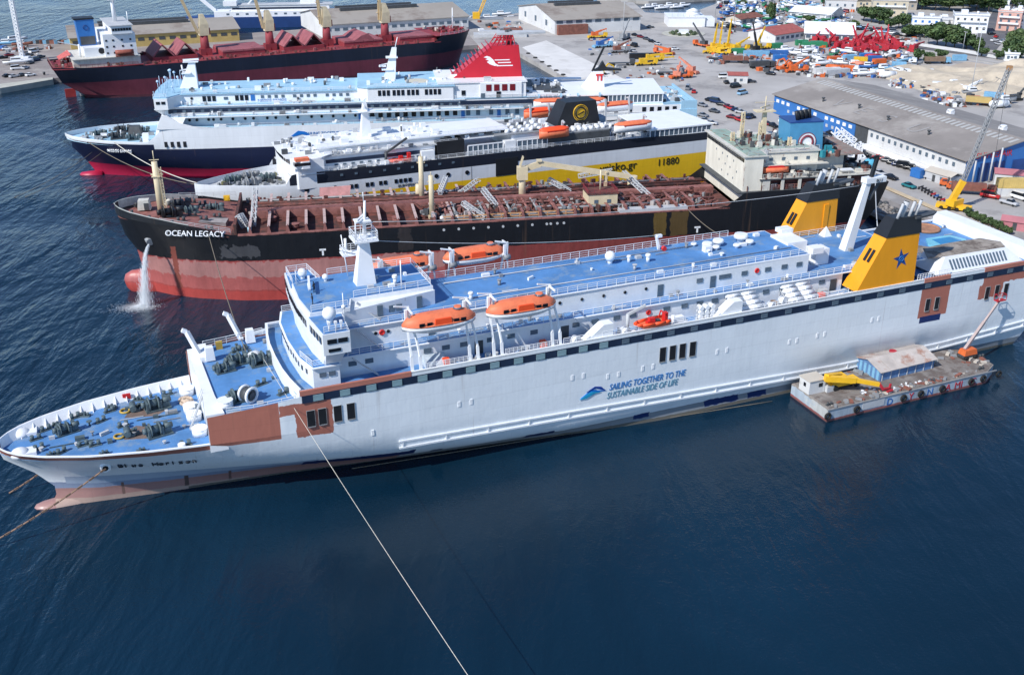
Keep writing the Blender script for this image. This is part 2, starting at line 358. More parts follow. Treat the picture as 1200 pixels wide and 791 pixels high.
def winch(parent, x, y, z, rz=0, s=1.0, mat=None):
    w = thing('mooring_winch', None, None, (x, y, z), rz); w.parent = parent
    m = mat or WGRN
    inst('winch_bed', ('wbed', s), lambda: MB().box(-1.6*s,1.6*s,-.9*s,.9*s,0,.25*s).box(-1.5*s,-1.2*s,-.8*s,.8*s,.25*s,1.3*s).box(.2*s,.5*s,-.8*s,.8*s,.25*s,1.3*s).box(.6*s,1.5*s,-.6*s,.5*s,.25*s,1.0*s), m, w, (0,0,0))
    inst('winch_drum', ('wdrum', s), lambda: MB().cyl((-1.15*s,0,.95*s),(.15*s,0,.95*s),.55*s,n=12).cyl((-1.15*s,0,.95*s),(-1.0*s,0,.95*s),.95*s,n=14).cyl((0,0,.95*s),(.15*s,0,.95*s),.95*s,n=14).cyl((-2.0*s,0,.95*s),(-1.5*s,0,.95*s),.4*s,n=10), m, w, (0,0,0))
    inst('winch_motor', ('wmot', s), lambda: MB().cyl((.7*s,-.3*s,1.2*s),(1.7*s,-.3*s,1.2*s),.38*s,n=10).box(.8*s,1.3*s,.1*s,.6*s,1.0*s,1.5*s), m, w, (0,0,0))
    return w
def bollard(parent, x, y, z, rz=0, s=1.0, mat=None):
    inst('bollard', ('boll', s, (mat or WGRN).name), lambda: MB().box(-.9*s,.9*s,-.4*s,.4*s,0,.12).cyl((-.5*s,0,.1),(-.5*s,0,.8*s),.26*s,.3*s,n=10).cyl((.5*s,0,.1),(.5*s,0,.8*s),.26*s,.3*s,n=10), mat or WGRN, parent, (x, y, z), rz)
def fairlead(parent, x, y, z, rz=0):
    inst('fairlead', 'fairl', lambda: MB().box(-.8,.8,-.35,.35,0,.2).cyl((-.5,0,.2),(-.5,0,.6),.2,n=8).cyl((.5,0,.2),(.5,0,.6),.2,n=8).box(-.15,.15,-.3,.3,.2,.7), WGRN, parent, (x, y, z), rz)
def vent(parent, x, y, z, r=.5, h=1.4, mat=None):
    inst('ventilator', ('vent', r, h), lambda: MB().cyl((0,0,0),(0,0,h*.7),r*.6,n=10).cyl((0,0,h*.6),(0,0,h*.85),r*.65,r,n=10).cyl((0,0,h*.85),(0,0,h),r,r*.7,n=10), mat or CLEAN, parent, (x, y, z))
def radome(parent, x, y, z, r=.8):
    inst('radome', ('rad', r), lambda: MB().cyl((0,0,0),(0,0,r*.9),r*.45,n=10).ball((0,0,r*1.5),r,12,8), CLEAN, parent, (x, y, z))
def door(parent, x, y, z, h=2.0, w=.9, mat=None):
    inst('door', ('door', h, w, (mat or GLASS2).name), lambda: MB().box(-w/2,w/2,-.07,.07,0,h), mat or GLASS2, parent, (x, y, z))
def lifebuoy(parent, x, y, z):
    inst('lifebuoy', 'lbuoy', lambda: MB().torus((0,0,0),.36,.14,'y').cyl((0,-.05,0),(0,.05,0),.33,n=12), RED, parent, (x, y, z))

def lifeboat_parts(t, Lb=11.6, B=3.7, far=False, kind='enclosed'):
    def rings(prof, top):
        out = []
        for i in range(15):
            u = i/14; x = -Lb/2+Lb*u; e = max(1-abs(2*u-1)**3.2, .02); e = e**.6
            w = B/2*e; z0 = .2+1.0*(abs(2*u-1)**3)
            if not top: pts = [(-w,1.55),(-w*.93,.95),(-w*.6,z0+.12),(0,z0),(w*.6,z0+.12),(w*.93,.95),(w,1.55)]
            else:
                hh = 1.5*max(1-abs(2*u-1)**4, .05)**.5
                pts = [(-w,1.55),(-w*.97,1.75),(-w*.78,1.62+hh*.72),(-w*.4,1.62+hh),(w*.4,1.62+hh),(w*.78,1.62+hh*.72),(w*.97,1.75),(w,1.55)]
            out.append([(x, y, z) for y, z in pts])
        return out
    if ('lbh', Lb) not in MESH:
        inst('boat_hull', ('lbh', Lb), lambda: MB().loft(rings(None, False)), CLEAN, t, (0,0,0))
        inst('boat_canopy', ('lbc', Lb), lambda: MB().loft(rings(None, True)), ORANGE, t, (0,0,0))
    else:
        inst('boat_hull', ('lbh', Lb), None, None, t, (0,0,0)); inst('boat_canopy', ('lbc', Lb), None, None, t, (0,0,0))
    inst('rubbing_strake', ('lbs', Lb), lambda: MB().loft([[(x, y*1.02, z) for x, y, z in (r[0], r[1])] + [(r[1][0], 0, r[1][2]-.02), (r[0][0], 0, r[0][2]+.02)] for r in rings(None, True)], caps=False).loft([[(x, -y*1.02, z) for x, y, z in (r[0], r[1])] + [(r[1][0], 0, r[1][2]-.02), (r[0][0], 0, r[0][2]+.02)] for r in rings(None, True)], caps=False), ORANGE, t, (0,0,0))
    inst('side_hatch', 'lbhatch', lambda: MB().side([(-1.2,1.75),(1.5,1.75),(1.35,2.65),(-1.1,2.65)], -B/2*.98, B/2*.98), ORANGE2, t, (0,0,0))
    for x in (-3.2, -2.0, 2.2, 3.3):
        for s in (-1, 1):
            inst('boat_window', ('lbw', s), lambda: MB().box(-.42,.42,-.06,.06,-.26,.26), GLASS, t, (x, s*B/2*.93, 2.05), rot=(s*-.18, 0, 0))
    inst('steering_dome', 'lbdome', lambda: MB().cyl((0,0,0),(0,0,.55),.75,.55,n=10).box(-.4,.4,-.45,.45,.15,.45), ORANGE, t, (3.0, 0, 3.0))
    inst('dome_glass', 'lbdg', lambda: MB().cyl((0,0,.15),(0,0,.42),.74,.66,n=10), GLASS2, t, (3.0, 0, 3.0))
    for x in (-4.6, 4.6): inst('lifting_hook', 'lbhook', lambda: MB().box(-.15,.15,-.1,.1,0,.5).torus((0,0,.6),.18,.05,'y',8,5), GREY, t, (x, 0, 2.7))
# ---------------------------------------------------------------- the near ferry: white hull, blue decks
FP = (-74.334, 131.346, .396)
def fw(x, y, z):                                              # ferry point -> world
    c, s = cos(FP[2]), sin(FP[2]); return (FP[0]+x*c-y*s, FP[1]+x*s+y*c, z)
F = thing('passenger_ferry', 'long white ferry with blue decks, yellow funnels and rust red primer patches, nearest ship', 'ferry', (FP[0], FP[1], 0), FP[2])
rail_z = lambda x: lerp([(0,5.9),(50,5.8),(57,5.5),(112,3.7),(143,2.8),(165,3.1),(187,4.2)], x)
T_wl = [(5.4,0),(10,1.6),(22,3.2),(40,4.9),(52,6.5),(65,8.1),(77,9.6),(91,11.8),(105,12.9),(187,12.6)]
T_3 = [(6.3,0),(12,2.2),(22,4.3),(40,7.3),(56,11.2),(70,12.7),(85,13.4),(187,13.3)]
T_k = [(4.0,0),(8,2.3),(13,4.2),(22,6.8),(30,9.0),(40,11.6),(50,13.2),(56,13.45),(90,13.5),(187,13.5)]
T_9 = [(.4,0),(3,2.2),(6,3.9),(12,6.4),(20,8.9),(27,10.5),(38,12.8),(46,13.45),(60,13.5),(187,13.5)]
T_d = [(-.3,0),(.2,1.4),(1.2,3.0),(3,4.7),(6,6.5),(12,8.9),(20,10.8),(27,11.9),(38,13.2),(46,13.5),(187,13.5)]
P_ = PRIMER; WHT = (.76, .80, .825); NAVY = (.012, .03, .12)
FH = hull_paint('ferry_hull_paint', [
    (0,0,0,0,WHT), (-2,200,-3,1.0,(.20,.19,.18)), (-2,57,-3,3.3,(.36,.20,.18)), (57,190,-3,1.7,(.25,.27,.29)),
    (-2,44,2.6,3.9,(.24,.30,.42)), (8,44,3.6,5.4,(.38,.46,.57)), (6,34,-1,.9,(.42,.30,.25)), (25,190,-1,.55,(.13,.12,.10)),  # blue-grey bow bands: shading below the knuckle, put into the colour
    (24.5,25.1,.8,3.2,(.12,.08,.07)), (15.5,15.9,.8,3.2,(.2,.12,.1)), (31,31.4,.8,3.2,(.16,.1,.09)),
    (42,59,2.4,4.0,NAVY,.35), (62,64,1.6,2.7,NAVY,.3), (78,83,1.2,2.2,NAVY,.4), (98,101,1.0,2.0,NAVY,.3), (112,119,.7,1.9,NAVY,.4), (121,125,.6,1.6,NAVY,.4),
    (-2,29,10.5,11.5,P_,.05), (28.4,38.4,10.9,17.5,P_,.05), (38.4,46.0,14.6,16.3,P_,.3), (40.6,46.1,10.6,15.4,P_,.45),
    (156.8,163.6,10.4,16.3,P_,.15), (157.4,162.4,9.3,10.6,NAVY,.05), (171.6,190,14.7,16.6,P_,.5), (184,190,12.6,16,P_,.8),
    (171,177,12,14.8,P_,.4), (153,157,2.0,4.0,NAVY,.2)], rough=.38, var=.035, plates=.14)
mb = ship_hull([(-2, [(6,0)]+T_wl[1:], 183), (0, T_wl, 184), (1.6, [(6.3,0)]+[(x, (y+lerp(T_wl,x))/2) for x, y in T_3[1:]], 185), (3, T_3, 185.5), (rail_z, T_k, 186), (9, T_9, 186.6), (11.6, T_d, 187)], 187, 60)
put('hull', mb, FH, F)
# bulb at the forefoot
mb = MB(); mb.loft([[(x, w*cos(a), zc+h*sin(a)) for a in [2*pi*i/12 for i in range(12)]] for x, w, h, zc in [(2.9,.15,.15,-.2),(3.3,.8,.7,-.3),(4.4,1.35,1.15,-.5),(6,1.6,1.5,-.7),(9,1.7,1.9,-.8),(13,1.4,2.2,-.9)]])
put('bulbous_bow', mb, FH, F)
# upper side: from the mooring deck aft
top_z = lambda x: lerp([(28.4,16.0),(41.5,17.3),(41.6,18.2),(187,18.2)], x)
mb = MB()
for s in (-1, 1):
    xs = [28.4,31,34,37,39,41.5,41.6,44,46,52,70,100,130,160,187]; rows = [[(x, s*lerp(T_d,x), 11.58) for x in xs], [(x, s*lerp(T_d,x), top_z(x)) for x in xs]]
    mb.loft(rows, closed=False, caps=False, smooth=False)
mb.add([(187,-13.5,11.58),(187,13.5,11.58),(187,13.5,18.2),(187,-13.5,18.2)], [(0,1,2,3)])
put('upper_side', mb, FH, F)
put('gunwale', bulwark(T_d, 41.6, 187, 17.95, 18.24, .34, 30), CLEAN, F)
for a, b in ((41.6,58.5),(157,163.2),(171.5,187)):           # primer painted lengths of the bulwark
    put('primer_bulwark', MB().side([(a,17.5),(b,17.5),(b,18.26),(a,18.26)], -13.55, -13.12), paint('primer', PRIMER, .8, .12), F)
put('bow_bulwark', bulwark(T_d, -.3, 28.4, 11.56, 11.75, .3, 26), CLEAN, F)
T_10 = [(x, lerp(T_9, x)+(lerp(T_d, x)-lerp(T_9, x))*.55) for x in (.15,.6,1.2,2,3,4.5,6,9,12,16,20,24,27,30)]
for s in (-1, 1):                                             # white inside of the flared bulwark
    put('inner_bulwark', MB().loft([[(x,s*max(lerp(T_d,x)-.06,.02),11.74),(x,s*max(lerp(T_d,x)-.34,.01),11.74),(x,s*max(lerp(T_10,x)-.42,.005),10.42),(x,s*max(lerp(T_10,x)-.14,.01),10.42)] for x in [.3+28.1*(i/26)**1.5 for i in range(27)]], smooth=False), CLEAN, F)
mb = MB()                                                    # stays inside the bulwark
for s in (-1, 1):
    for k in range(15):
        x = 3+k*1.7; y = s*(lerp(T_d, x)-.36); yb = s*(lerp(T_10, x)-.4); mb.add([(x,y,11.6),(x,yb-s*.7,10.45),(x,yb,10.45),(x+.12,y,11.6),(x+.12,yb-s*.7,10.45),(x+.12,yb,10.45)], [(0,1,2),(3,5,4),(0,3,4,1),(0,2,5,3)])
put('bulwark_stay', mb, CLEAN, F, kind='stuff')
put('forecastle_deck', deck_sheet(T_10, .3, 29, 10.45, inset=.2), BLUE, F)
put('mooring_deck', deck_sheet(T_d, 29, 46, 16.0, inset=.05), BLUE, F)
put('boat_deck', deck_sheet(T_d, 42, 160, 17.15, inset=.05, n=40), BLUE, F)
put('pool_deck', deck_sheet(T_d, 158, 186.9, 17.6, inset=.05), BLUE, F)
# rub rails with uprights
for dz in (0, 1.15):
    for s in (-1, 1):
        mb = MB(); xs = [56,70,84,98,112,126,140,152,164,176,186.6]
        mb.loft([[(x,s*13.47,rail_z(x)+dz-.03),(x,s*13.77,rail_z(x)+dz-.03),(x,s*13.77,rail_z(x)+dz+.23),(x,s*13.47,rail_z(x)+dz+.23)] for x in xs], smooth=False); put('rub_rail', mb, WHITE, F)
mb = MB()
for k in range(19):
    x = 56.5+k*7.1; mb.box(x, x+.22, -13.72, -13.48, rail_z(x)+.1, rail_z(x)+1.25)
put('rub_rail_post', mb, WHITE, F, kind='stuff')
# dark window band and its windows
mb = MB(); band_z = 16.25
for s in (-1, 1): put('window_band', MB().box(41.8, 186.8, s*13.5-.05, s*13.5+.05, band_z, band_z+1.25), BAND, F)
windows(F, [44.2,48.2,52.2,56.2,60.2,64.2,68,72,76,79.8,83.5,87.3,91], -13.56, band_z+.62, 1.5, .95, paint('band_window', (.22,.33,.36), .15, .2))
windows(F, [95,99.2,103.5,108,112.5,117,122,127,132,137,142,147,152,158,163,168,173,178,182], -13.56, band_z+.62, 1.3, .8, GLASS2)
# openings in the side
def opening(x, z, w=1.15, h=2.6):
    o = inst('side_opening', ('op', w, h), lambda: MB().box(-w/2,w/2,-.05,.05,-h/2,h/2), BLACK, F, (x, -13.53, z))
    inst('opening_frame', ('opf', w, h), lambda: MB().box(-w/2-.05,-w/2,-.08,.08,-h/2-.05,h/2+.05).box(w/2,w/2+.05,-.08,.08,-h/2-.05,h/2+.05).box(-w/2,w/2,-.08,.08,h/2,h/2+.05).box(-w/2,w/2,-.14,.08,-h/2-.14,-h/2), GREY, o, (0,0,0))
for x in (42.9,44.6,46.9,48.9): opening(x, 13.6)
for x in (102.2,104.1,106.0,108.0): opening(x, 13.1)
for x in (158.7,160.9): opening(x, 12.9, 1.0, 2.4)
for x in (173.2,175.6,177.9): opening(x, 13.0, 1.0, 2.5)
for x, z in ((66,11.2),(68,11.2),(52,9.2),(85.5,12.0),(87.5,12.0),(92,11.0),(94,11.0),(98.5,11.2),(100.5,11.2),(113,11.6),(115,11.6),(128,10.8),(129.6,10.8),(134,11),(135.6,11),(146,12),(147.5,12)):
    inst('hull_blister', 'blis', lambda: MB().box(-.22,.22,-.08,.08,-.45,.45), CLEAN, F, (x, -13.5, z))
NAVYT = paint('text_blue', (.03,.18,.48), .4); GREYT = paint('text_teal', (.12,.28,.38), .4)
text('hull_lettering', 'SAILING TOGETHER TO THE', F, (92.3,-13.56,8.35), 1.62, NAVYT, shear=.25, sx=.70)
text('hull_lettering', 'SUSTAINABLE SIDE OF LIFE', F, (91.9,-13.56,6.85), 1.62, GREYT, shear=.25, sx=.70)
NAMEC = paint('faded_black', (.035,.045,.06), .6, .3, 1)
def bow_y(x, z): return lerp(T_k, x) + (lerp(T_9, x)-lerp(T_k, x))*(z-rail_z(x))/(9-rail_z(x))
for i, ch in enumerate('Blue Horizon'):                       # letters lie on the flared plating one by one
    x = 15.6+i*.92
    if ch != ' ': text('name_letter', ch, F, (x, -bow_y(x, 7.9)-.14, 7.9), 1.4, NAMEC, rot=(pi/2+math.atan(bow_y(x, 8.4)-bow_y(x, 7.4)), 0, -math.atan(bow_y(x+.5, 8)-bow_y(x-.5, 8))), extrude=.12)
def wing(pts, mat, y): 
    mb = MB(); mb.side([(86.9+(x-85.4)*.79, 7.7+(z-6.4)*.613) for x, z in pts], y-.06, y+.02); put('wave_emblem', mb, mat, F)
wing([(85.6,6.6),(88.2,8.8),(89.6,8.2),(91.6,7.6),(90,7.7),(88.2,7.0),(87,6.4)], paint('emblem_blue', (.01,.16,.55), .4), -13.52)
wing([(86.9,8.2),(89.2,8.95),(91.6,7.55),(90.4,9.1),(88.9,9.5)], paint('emblem_navy', (.01,.05,.28), .4), -13.56)
wing([(85.4,6.4),(87,6.4),(88.6,7.4),(90.2,7.6),(88.2,8.1),(86.8,7.4)], paint('emblem_teal', (.02,.30,.50), .4), -13.6)
# anchor pocket
put('anchor_pocket', MB().cyl((13.8,-5.6,8.4),(13.9,-6.9,8.2),.75,n=12).cyl((13.85,-6.88,8.2),(13.86,-6.95,8.19),.45,n=12,m=1), [CLEAN, BLACK], F)

# forecastle gear
winch(F, 22.0, -3.9, 10.45, 0.2, 1.15); winch(F, 22.6, 4.6, 10.45, .15, 1.2)
winch(F, 9.4, 2.0, 10.45, .3, 1.0)
for x, y, r in ((15.6,6.4,.3),(13,-3.6,.1),(11.4,-3.0,.2),(8.4,-3.9,.6),(14.2,3.6,.5),(6.4,4.0,.4),(5.4,-1.5,.5),(5,1.6,.3),(10.6,6.4,.4),(25.2,-8.6,.0),(24.5,8.8,.0),(17.2,.8,.3)): bollard(F, x, y, 10.45, r, 1.0)
for x, s in ((8,1),(12,1),(16,1),(20,1),(14,-1),(7,-1),(19,-1)): fairlead(F, x, s*(lerp(T_10,x)-1.4), 10.45, -.4*s)
for x, y in ((16.4,-2.5),(17.8,5.4)):
    put('hatch_coaming', MB().torus((0,0,.15),.7,.16,'z',16,6), paint('ochre_ring',(.50,.33,.06),.7,.2), F, (x, y, 10.5)); put('anchor_windlass', MB().box(.9,2.2,-.8,.8,0,.5).cyl((1.2,-1,.7),(1.2,1,.7),.5,n=10).bar((1.9,.3,.4),(2.1,-.9,1.5),.3).bar((2.2,.3,.4),(2.5,-.9,1.5),.3), WGRN, F, (x, y, 10.47))
for x, y in ((2.5,4.0),(2.4,-2.2)):                            # white covers over the bow rollers
    put('bow_cover', MB().ball((0,0,0),1.4,10,4,0,.75,0).box(.8,2.2,-1,1,0,.5), CLEAN, F, (x+.5, y, 10.45))
put('red_locker', MB().box(-.6,.6,-.15,.15,0,.9), RED, F, (18.4,9.5,10.6)); put('rust_patch', MB().prism([(17,-3.5),(21.5,-4.8),(23,-2),(19,.2),(17.2,-1)],10.44,10.462), paint('bare_rust',(.17,.12,.10),.9,.3,.7), F); put('rust_patch', MB().prism([(17.5,3.4),(22,2.2),(24.4,4),(21,5.6),(18.3,5.2)],10.44,10.463), MATS['bare_rust'], F)
RP = Vector((27.0, 4.6, 10.45))
put('rope_heap', MB().torus((0,0,.2),.9,.25,'z',14,6).torus((.1,.1,.6),.7,.25,'z',12,6).torus((-.2,.9,.25),.8,.25,'z',12,6).torus((.3,-1.5,.2),.8,.24,'z',12,6).ball((0,-.6,.4),.7,8,4), paint('buff_rope',(.52,.40,.30),.95,.25,3), F, RP)
for x, y in ((27.4,-1.2),(27.3,1.6),(27.4,7.8),(27.6,-6.2)): inst('rope_bin', 'ropebin', lambda: MB().cyl((0,0,0),(0,0,1.1),1.15,n=14).cyl((0,0,1.1),(0,0,1.18),1.2,n=14), CLEAN, F, (x, y, 10.45))
inst('rope_bin', 'ropebin', None, None, F, (31.4,-9.6,16.0)); put('small_tank', MB().cyl((0,0,0),(0,0,.8),.55,n=10), CLEAN, F, (24.6,-9.4,10.45))
# white breakwater wall between forecastle and mooring deck
mb = MB(); mb.prism([(28.3,-12.0),(30.9,-12.0),(30.4,-6),(30.2,6),(30.2,12.0),(28.6,11.9),(28.8,6),(28.8,-6)], 10.3, 16.35)
mb.box(30.0,31.6,6.6,12.0,16,16.9); put('breakwater_house', mb, CLEAN, F)
put('house_stair', MB().bar((26.4,-4.2,10.5),(28.9,-4.2,15.9),.9,.12).bar((26.4,-4.7,11.2),(28.9,-4.7,16.7),.06).bar((26.4,-3.7,11.2),(28.9,-3.7,16.7),.06), LGREY, F)
door(F, 28.25, 0, 10.45)
for x, y in ((30.3,8.2),(37.4,12.6)):
    put('fairlead_post', MB().box(-.35,.35,-.5,.5,0,.4).bar((0,0,0),(-1.5,1.0,4.2),.75,.6).bar((-1.5,1.0,4.2),(-2.2,1.0,4.6),.6,.6), CLEAN, F, (x, y+.4, 16.2))
    put('winch_control_box', MB().box(-.75,.75,-.65,.65,0,2.2,0,.15,.1), CLEAN, F, (x+1.3, y-1.2, 16.2))
put('yellow_locker', MB().box(-.5,.5,-.3,.3,0,1.3), paint('ochre',(.42,.28,.05),.7,.2), F, (33.6,10.9,16))
winch(F, 33.2, 2.2, 16, .15, .95); winch(F, 35.6, 4.2, 16, .15, 1.1); winch(F, 39.0, 2.6, 16, .1, 1.2); winch(F, 34.0, -8.3, 16, .2, 1.15)
put('rope_drum', MB().cyl((-.7,0,1.2),(.7,0,1.2),1.05,n=16,m=1).torus((-.75,0,1.2),1.1,.22,'x',18,6).torus((.75,0,1.2),1.1,.22,'x',18,6).cyl((.8,0,1.2),(.95,0,1.2),.5,n=12,m=1), [CLEAN, DGREY], F, (34.8,-9.2,16.0), -.95)
put('rope_drum', MB().cyl((-.6,0,1),(.6,0,1),.8,n=14).cyl((-.7,0,1),(-.55,0,1),1.1,n=16), CLEAN, F, (38.2,3.8,16), 1.0)
for x, y in ((37.5,-4.5),(36,8.8),(40,-8.8)): bollard(F, x, y, 16, .4, 1.1)
railing(F, [(31.2,lerp(T_d,31.2)-.2,16),(35,lerp(T_d,35)-.2,16),(41,13,16.4)], 1.2); railing(F, [(31.2,-lerp(T_d,31.2)+.2,16),(35,-lerp(T_d,35)+.2,16),(41,-13,16.4)], 1.1)

# ------------ superstructure
def box_house(name, x0, x1, y, z0, z1, mat=WHITE, front=None):
    """Deck house; front = list of (x, y) replacing its forward end (half plan)."""
    if front: poly = [(x, -yy) for x, yy in front[::-1]] + [(x1,-y),(x1,y)] + [(x, yy) for x, yy in front]
    else: poly = [(x0,-y),(x1,-y),(x1,y),(x0,y)]
    return put(name, MB().prism(poly, z0, z1), mat, F)
# curved white apron in front (deck 7)
fr = [(41.6,13.1),(40.9,9),(40.5,5),(40.4,0)]
mb = MB(); pl = [(x,-y) for x, y in fr] + [(x,y) for x, y in fr[::-1]][1:]
mb.loft([[(x,y,16.0),(x,y,18.3),(x+.35,y*.97,18.3),(x+.35,y*.97,16.0)] for x, y in pl], smooth=False); put('front_bulwark', mb, CLEAN, F)
h1 = box_house('deck_house', 43, 141.5, 9.3, 17.15, 20.45, front=[(48.3,9.3),(48.2,11.2),(44.2,11.2),(43.2,7),(42.9,0.01)])
put('deck_edge', MB().prism([(44.0,-11.6),(48.5,-11.6),(48.5,-9.6),(160,-9.9),(160,9.9),(48.5,9.6),(48.5,11.6),(44.0,11.6),(42.9,7),(42.6,0),(42.9,-7)], 20.45, 20.6), CLEAN, F)
put('promenade_deck', MB().prism([(44.3,-11.3),(48.2,-11.3),(48.2,-9.3),(159.7,-9.6),(159.7,9.6),(48.2,9.3),(48.2,11.3),(44.3,11.3),(43.2,7),(42.9,0),(43.2,-7)], 20.55, 20.64), BLUE, F)
h2 = box_house('deck_house', 47, 135.2, 7.2, 20.6, 24.0, front=[(48.0,7.2),(47.4,4),(47.2,0.01)])
put('deck_edge', MB().prism([(50,-7.6),(135.4,-7.2),(135.4,6.8),(50,7.6)], 23.95, 24.1), CLEAN, F)
put('top_deck', MB().prism([(50.2,-7.3),(135.2,-6.9),(135.2,6.5),(50.2,7.3)], 24.05, 24.14), BLUE, F)
# bridge: wings out to the ship's side
br = MB().prism([(45.6,-13.4),(49.6,-13.4),(50.2,-6.5),(66,-3.2),(66,8.2),(50.2,8.2),(49.6,13.4),(45.6,13.4),(44.9,6),(44.7,0),(44.9,-6)], 23.2, 26.5)
h3 = put('bridge', br, WHITE, F)
put('bridge_base', MB().prism([(46.0,-11.0),(48.6,-11.0),(49,-7.2),(49,7.2),(48.6,11),(46,11),(45.3,6),(45.1,0),(45.3,-6)], 20.64, 23.2, zt=None), WHITE, F)
put('wing_strut', MB().add([(46.2,-11.0,20.7),(48.4,-11.0,20.7),(48.8,-13.3,23.2),(45.9,-13.3,23.2),(46.2,-9,20.7),(48.4,-9,20.7),(48.8,-9,23.2),(45.9,-9,23.2)], [(0,1,2,3),(4,7,6,5),(0,3,7,4),(1,5,6,2),(3,2,6,7),(0,4,5,1)]), WHITE, F)
put('wing_roof', MB().prism([(45.8,-13.2),(49.4,-13.2),(50,-6.8),(45.2,-6.2)], 26.45, 26.56), BLUE, F); put('wing_roof', MB().prism([(45.8,13.2),(49.4,13.2),(50,6.8),(45.2,6.2)], 26.45, 26.56), BLUE, F)
put('monkey_island', MB().prism([(45.4,-6.4),(51.5,-6.4),(52.5,-3.2),(65.8,-3.0),(65.8,8.0),(51.5,8.2),(45.4,6.4),(45.0,0)], 26.5, 27.15), WHITE, F)
put('monkey_deck', MB().prism([(45.6,-6.2),(51.3,-6.2),(52.3,-3.0),(65.6,-2.8),(65.6,7.8),(51.4,8.0),(45.6,6.2),(45.2,0)], 27.1, 27.2), BLUE, F)
put('forward_deck_low', MB().prism([(41.3,-11.9),(43.9,-11.2),(42.9,-6.8),(42.6,0),(42.9,6.8),(43.9,11.2),(41.3,12.2),(40.8,6),(40.7,0),(40.8,-6)], 17.15, 17.22), BLUE, F)
# bridge windows, front and wing end
for y in (-12.2,-10.8,-9.4,-8,-5.2,-3.8,-2.4,-1,.4,1.8,3.2,4.6,6,8,9.4,10.8,12.2):
    xx = lerp([(0,44.66),(6,44.86),(13.4,45.56)], abs(y)); inst('bridge_window', 'bwin', lambda: MB().box(-.06,.06,-.55,.55,-.5,.5), GLASS, h3, (xx, y, 25.3))
windows(h3, [46.9,48.5], -13.4, 25.3, 1.4, .7, GLASS, 'bridge_window'); windows(h3, [47.2], -13.4, 23.9, 1.8, .5, GLASS, 'bridge_window')
for y in (-9,-7.5,-6,-4.5,-3,-1.5,0,1.5,3,4.5,6,7.5,9): inst('front_window', 'fwin', lambda: MB().box(-.08,.08,-.35,.35,-.35,.35), GLASS, h1, (lerp([(0,42.9),(7,43.2),(11.2,44.2)], abs(y)), y, 19.2))
windows(F, [45.6,47.0], -11.25, 19.2, 1.0, .7, GLASS2)
railing(F, [(66,-7.1,24.1),(100,-7.0,24.1),(135,-6.8,24.1)], step=1.8); railing(F, [(66,7.2,24.1),(100,6.9,24.1),(127,6.5,24.1)], 1.2, 1.8)
railing(F, [(50,-9.3,20.6),(100,-9.3,20.6),(159,-9.5,20.6)], step=1.8); railing(F, [(50,9.3,20.6),(100,9.3,20.6),(159,9.4,20.6)], step=2.2)
railing(F, [(53,-2.9,27.2),(65.5,-2.7,27.2),(65.5,7.7,27.2),(51.5,8,27.2)]); railing(F, [(45.7,-6.1,27.2),(51.3,-6.1,27.2)]); railing(F, [(45.5,6.2,27.2),(45.9,13.2,26.6),(49.3,13.2,26.6),(50,7,26.6)])
railing(F, [(45.9,-13.1,26.56),(49.3,-13.1,26.56)]); railing(F, [(44.2,-11.2,20.64),(48.2,-11.2,20.64),(48.2,-9.4,20.64)]); railing(F, [(44.2,11.2,20.64),(48.2,11.2,20.64)]); railing(F, [(50.4,-7.3,24.1),(66,-7.2,24.1)])
railing(F, [(43.3,-7,20.64),(44.2,-11.2,20.64)], mat=CLEAN)
for a, b in ((60.5,68.5),(74,83)): railing(F, [(a,-13.0,18.2),(b,-13.0,18.2)], .8, .7, .03, 4)
railing(F, [(84,-13.1,18.2),(88.5,-13.1,18.2)], .9); railing(F, [(91,-13.1,18.2),(113,-13.1,18.2)], .8); railing(F, [(120,-13.1,18.2),(140,-13.1,18.2)], .8)
# windows, doors, buoys of the houses
windows(h1, [50.6,53.2,62.5,65.5,68.5,73,76.5,80.5,88,91.5,95.5,98.5,105,108.5,111.5,114.5,118,121.5,125,128.5,137], -9.33, 19.25, 1.25, .75, GLASS2)
for x in (71, 86, 132.4, 139.6): door(h1, x, -9.33, 17.2, 2.2, 1.4, DGREY)
for x in (101.5, 130.5): lifebuoy(h1, x, -9.35, 19.2)
portholes(h2, [55,57,78,80,83,86,90,94,98,102], -7.22, 22.6, .28); lifebuoy(h2, 56.0, -7.3, 22.6); lifebuoy(h2, 124.2, -7.3, 22.6)
windows(h2, [112.5,117,118.2,121.6,126.5,130,133.2], -7.23, 22.5, 1.2, .8, GLASS2)
for x in (104.8, 115.2, 64): door(h2, x, -7.23, 20.64, 2.3, 1.1, GLASS2)
windows(h3, [58.4,59.6], -4.85+.0, 25.2, .9, 1.1, GLASS2); door(h3, 56.4, -5.35, 24.15, 2.1)
door(h3, 63.2, -3.9, 24.15, 2.0)
for x, z in ((52,21.8),(60,21.8)): pass
# stairs
for p, q in (((50.4,-10.4,20.6),(54.2,-10.4,17.2)),((51.8,-8.2,24.1),(55.2,-8.2,20.7)),((53,-4.5,26.9),(56.2,-5.9,24.2)),((87.5,-10.4,20.6),(91,-10.4,17.2))):
    put('stair', MB().bar(p, q, .8, .12), LGREY, F)
put('wing_locker', MB().box(46,50,-7.4,-6.6,23.2,25.8), DGREY, F)
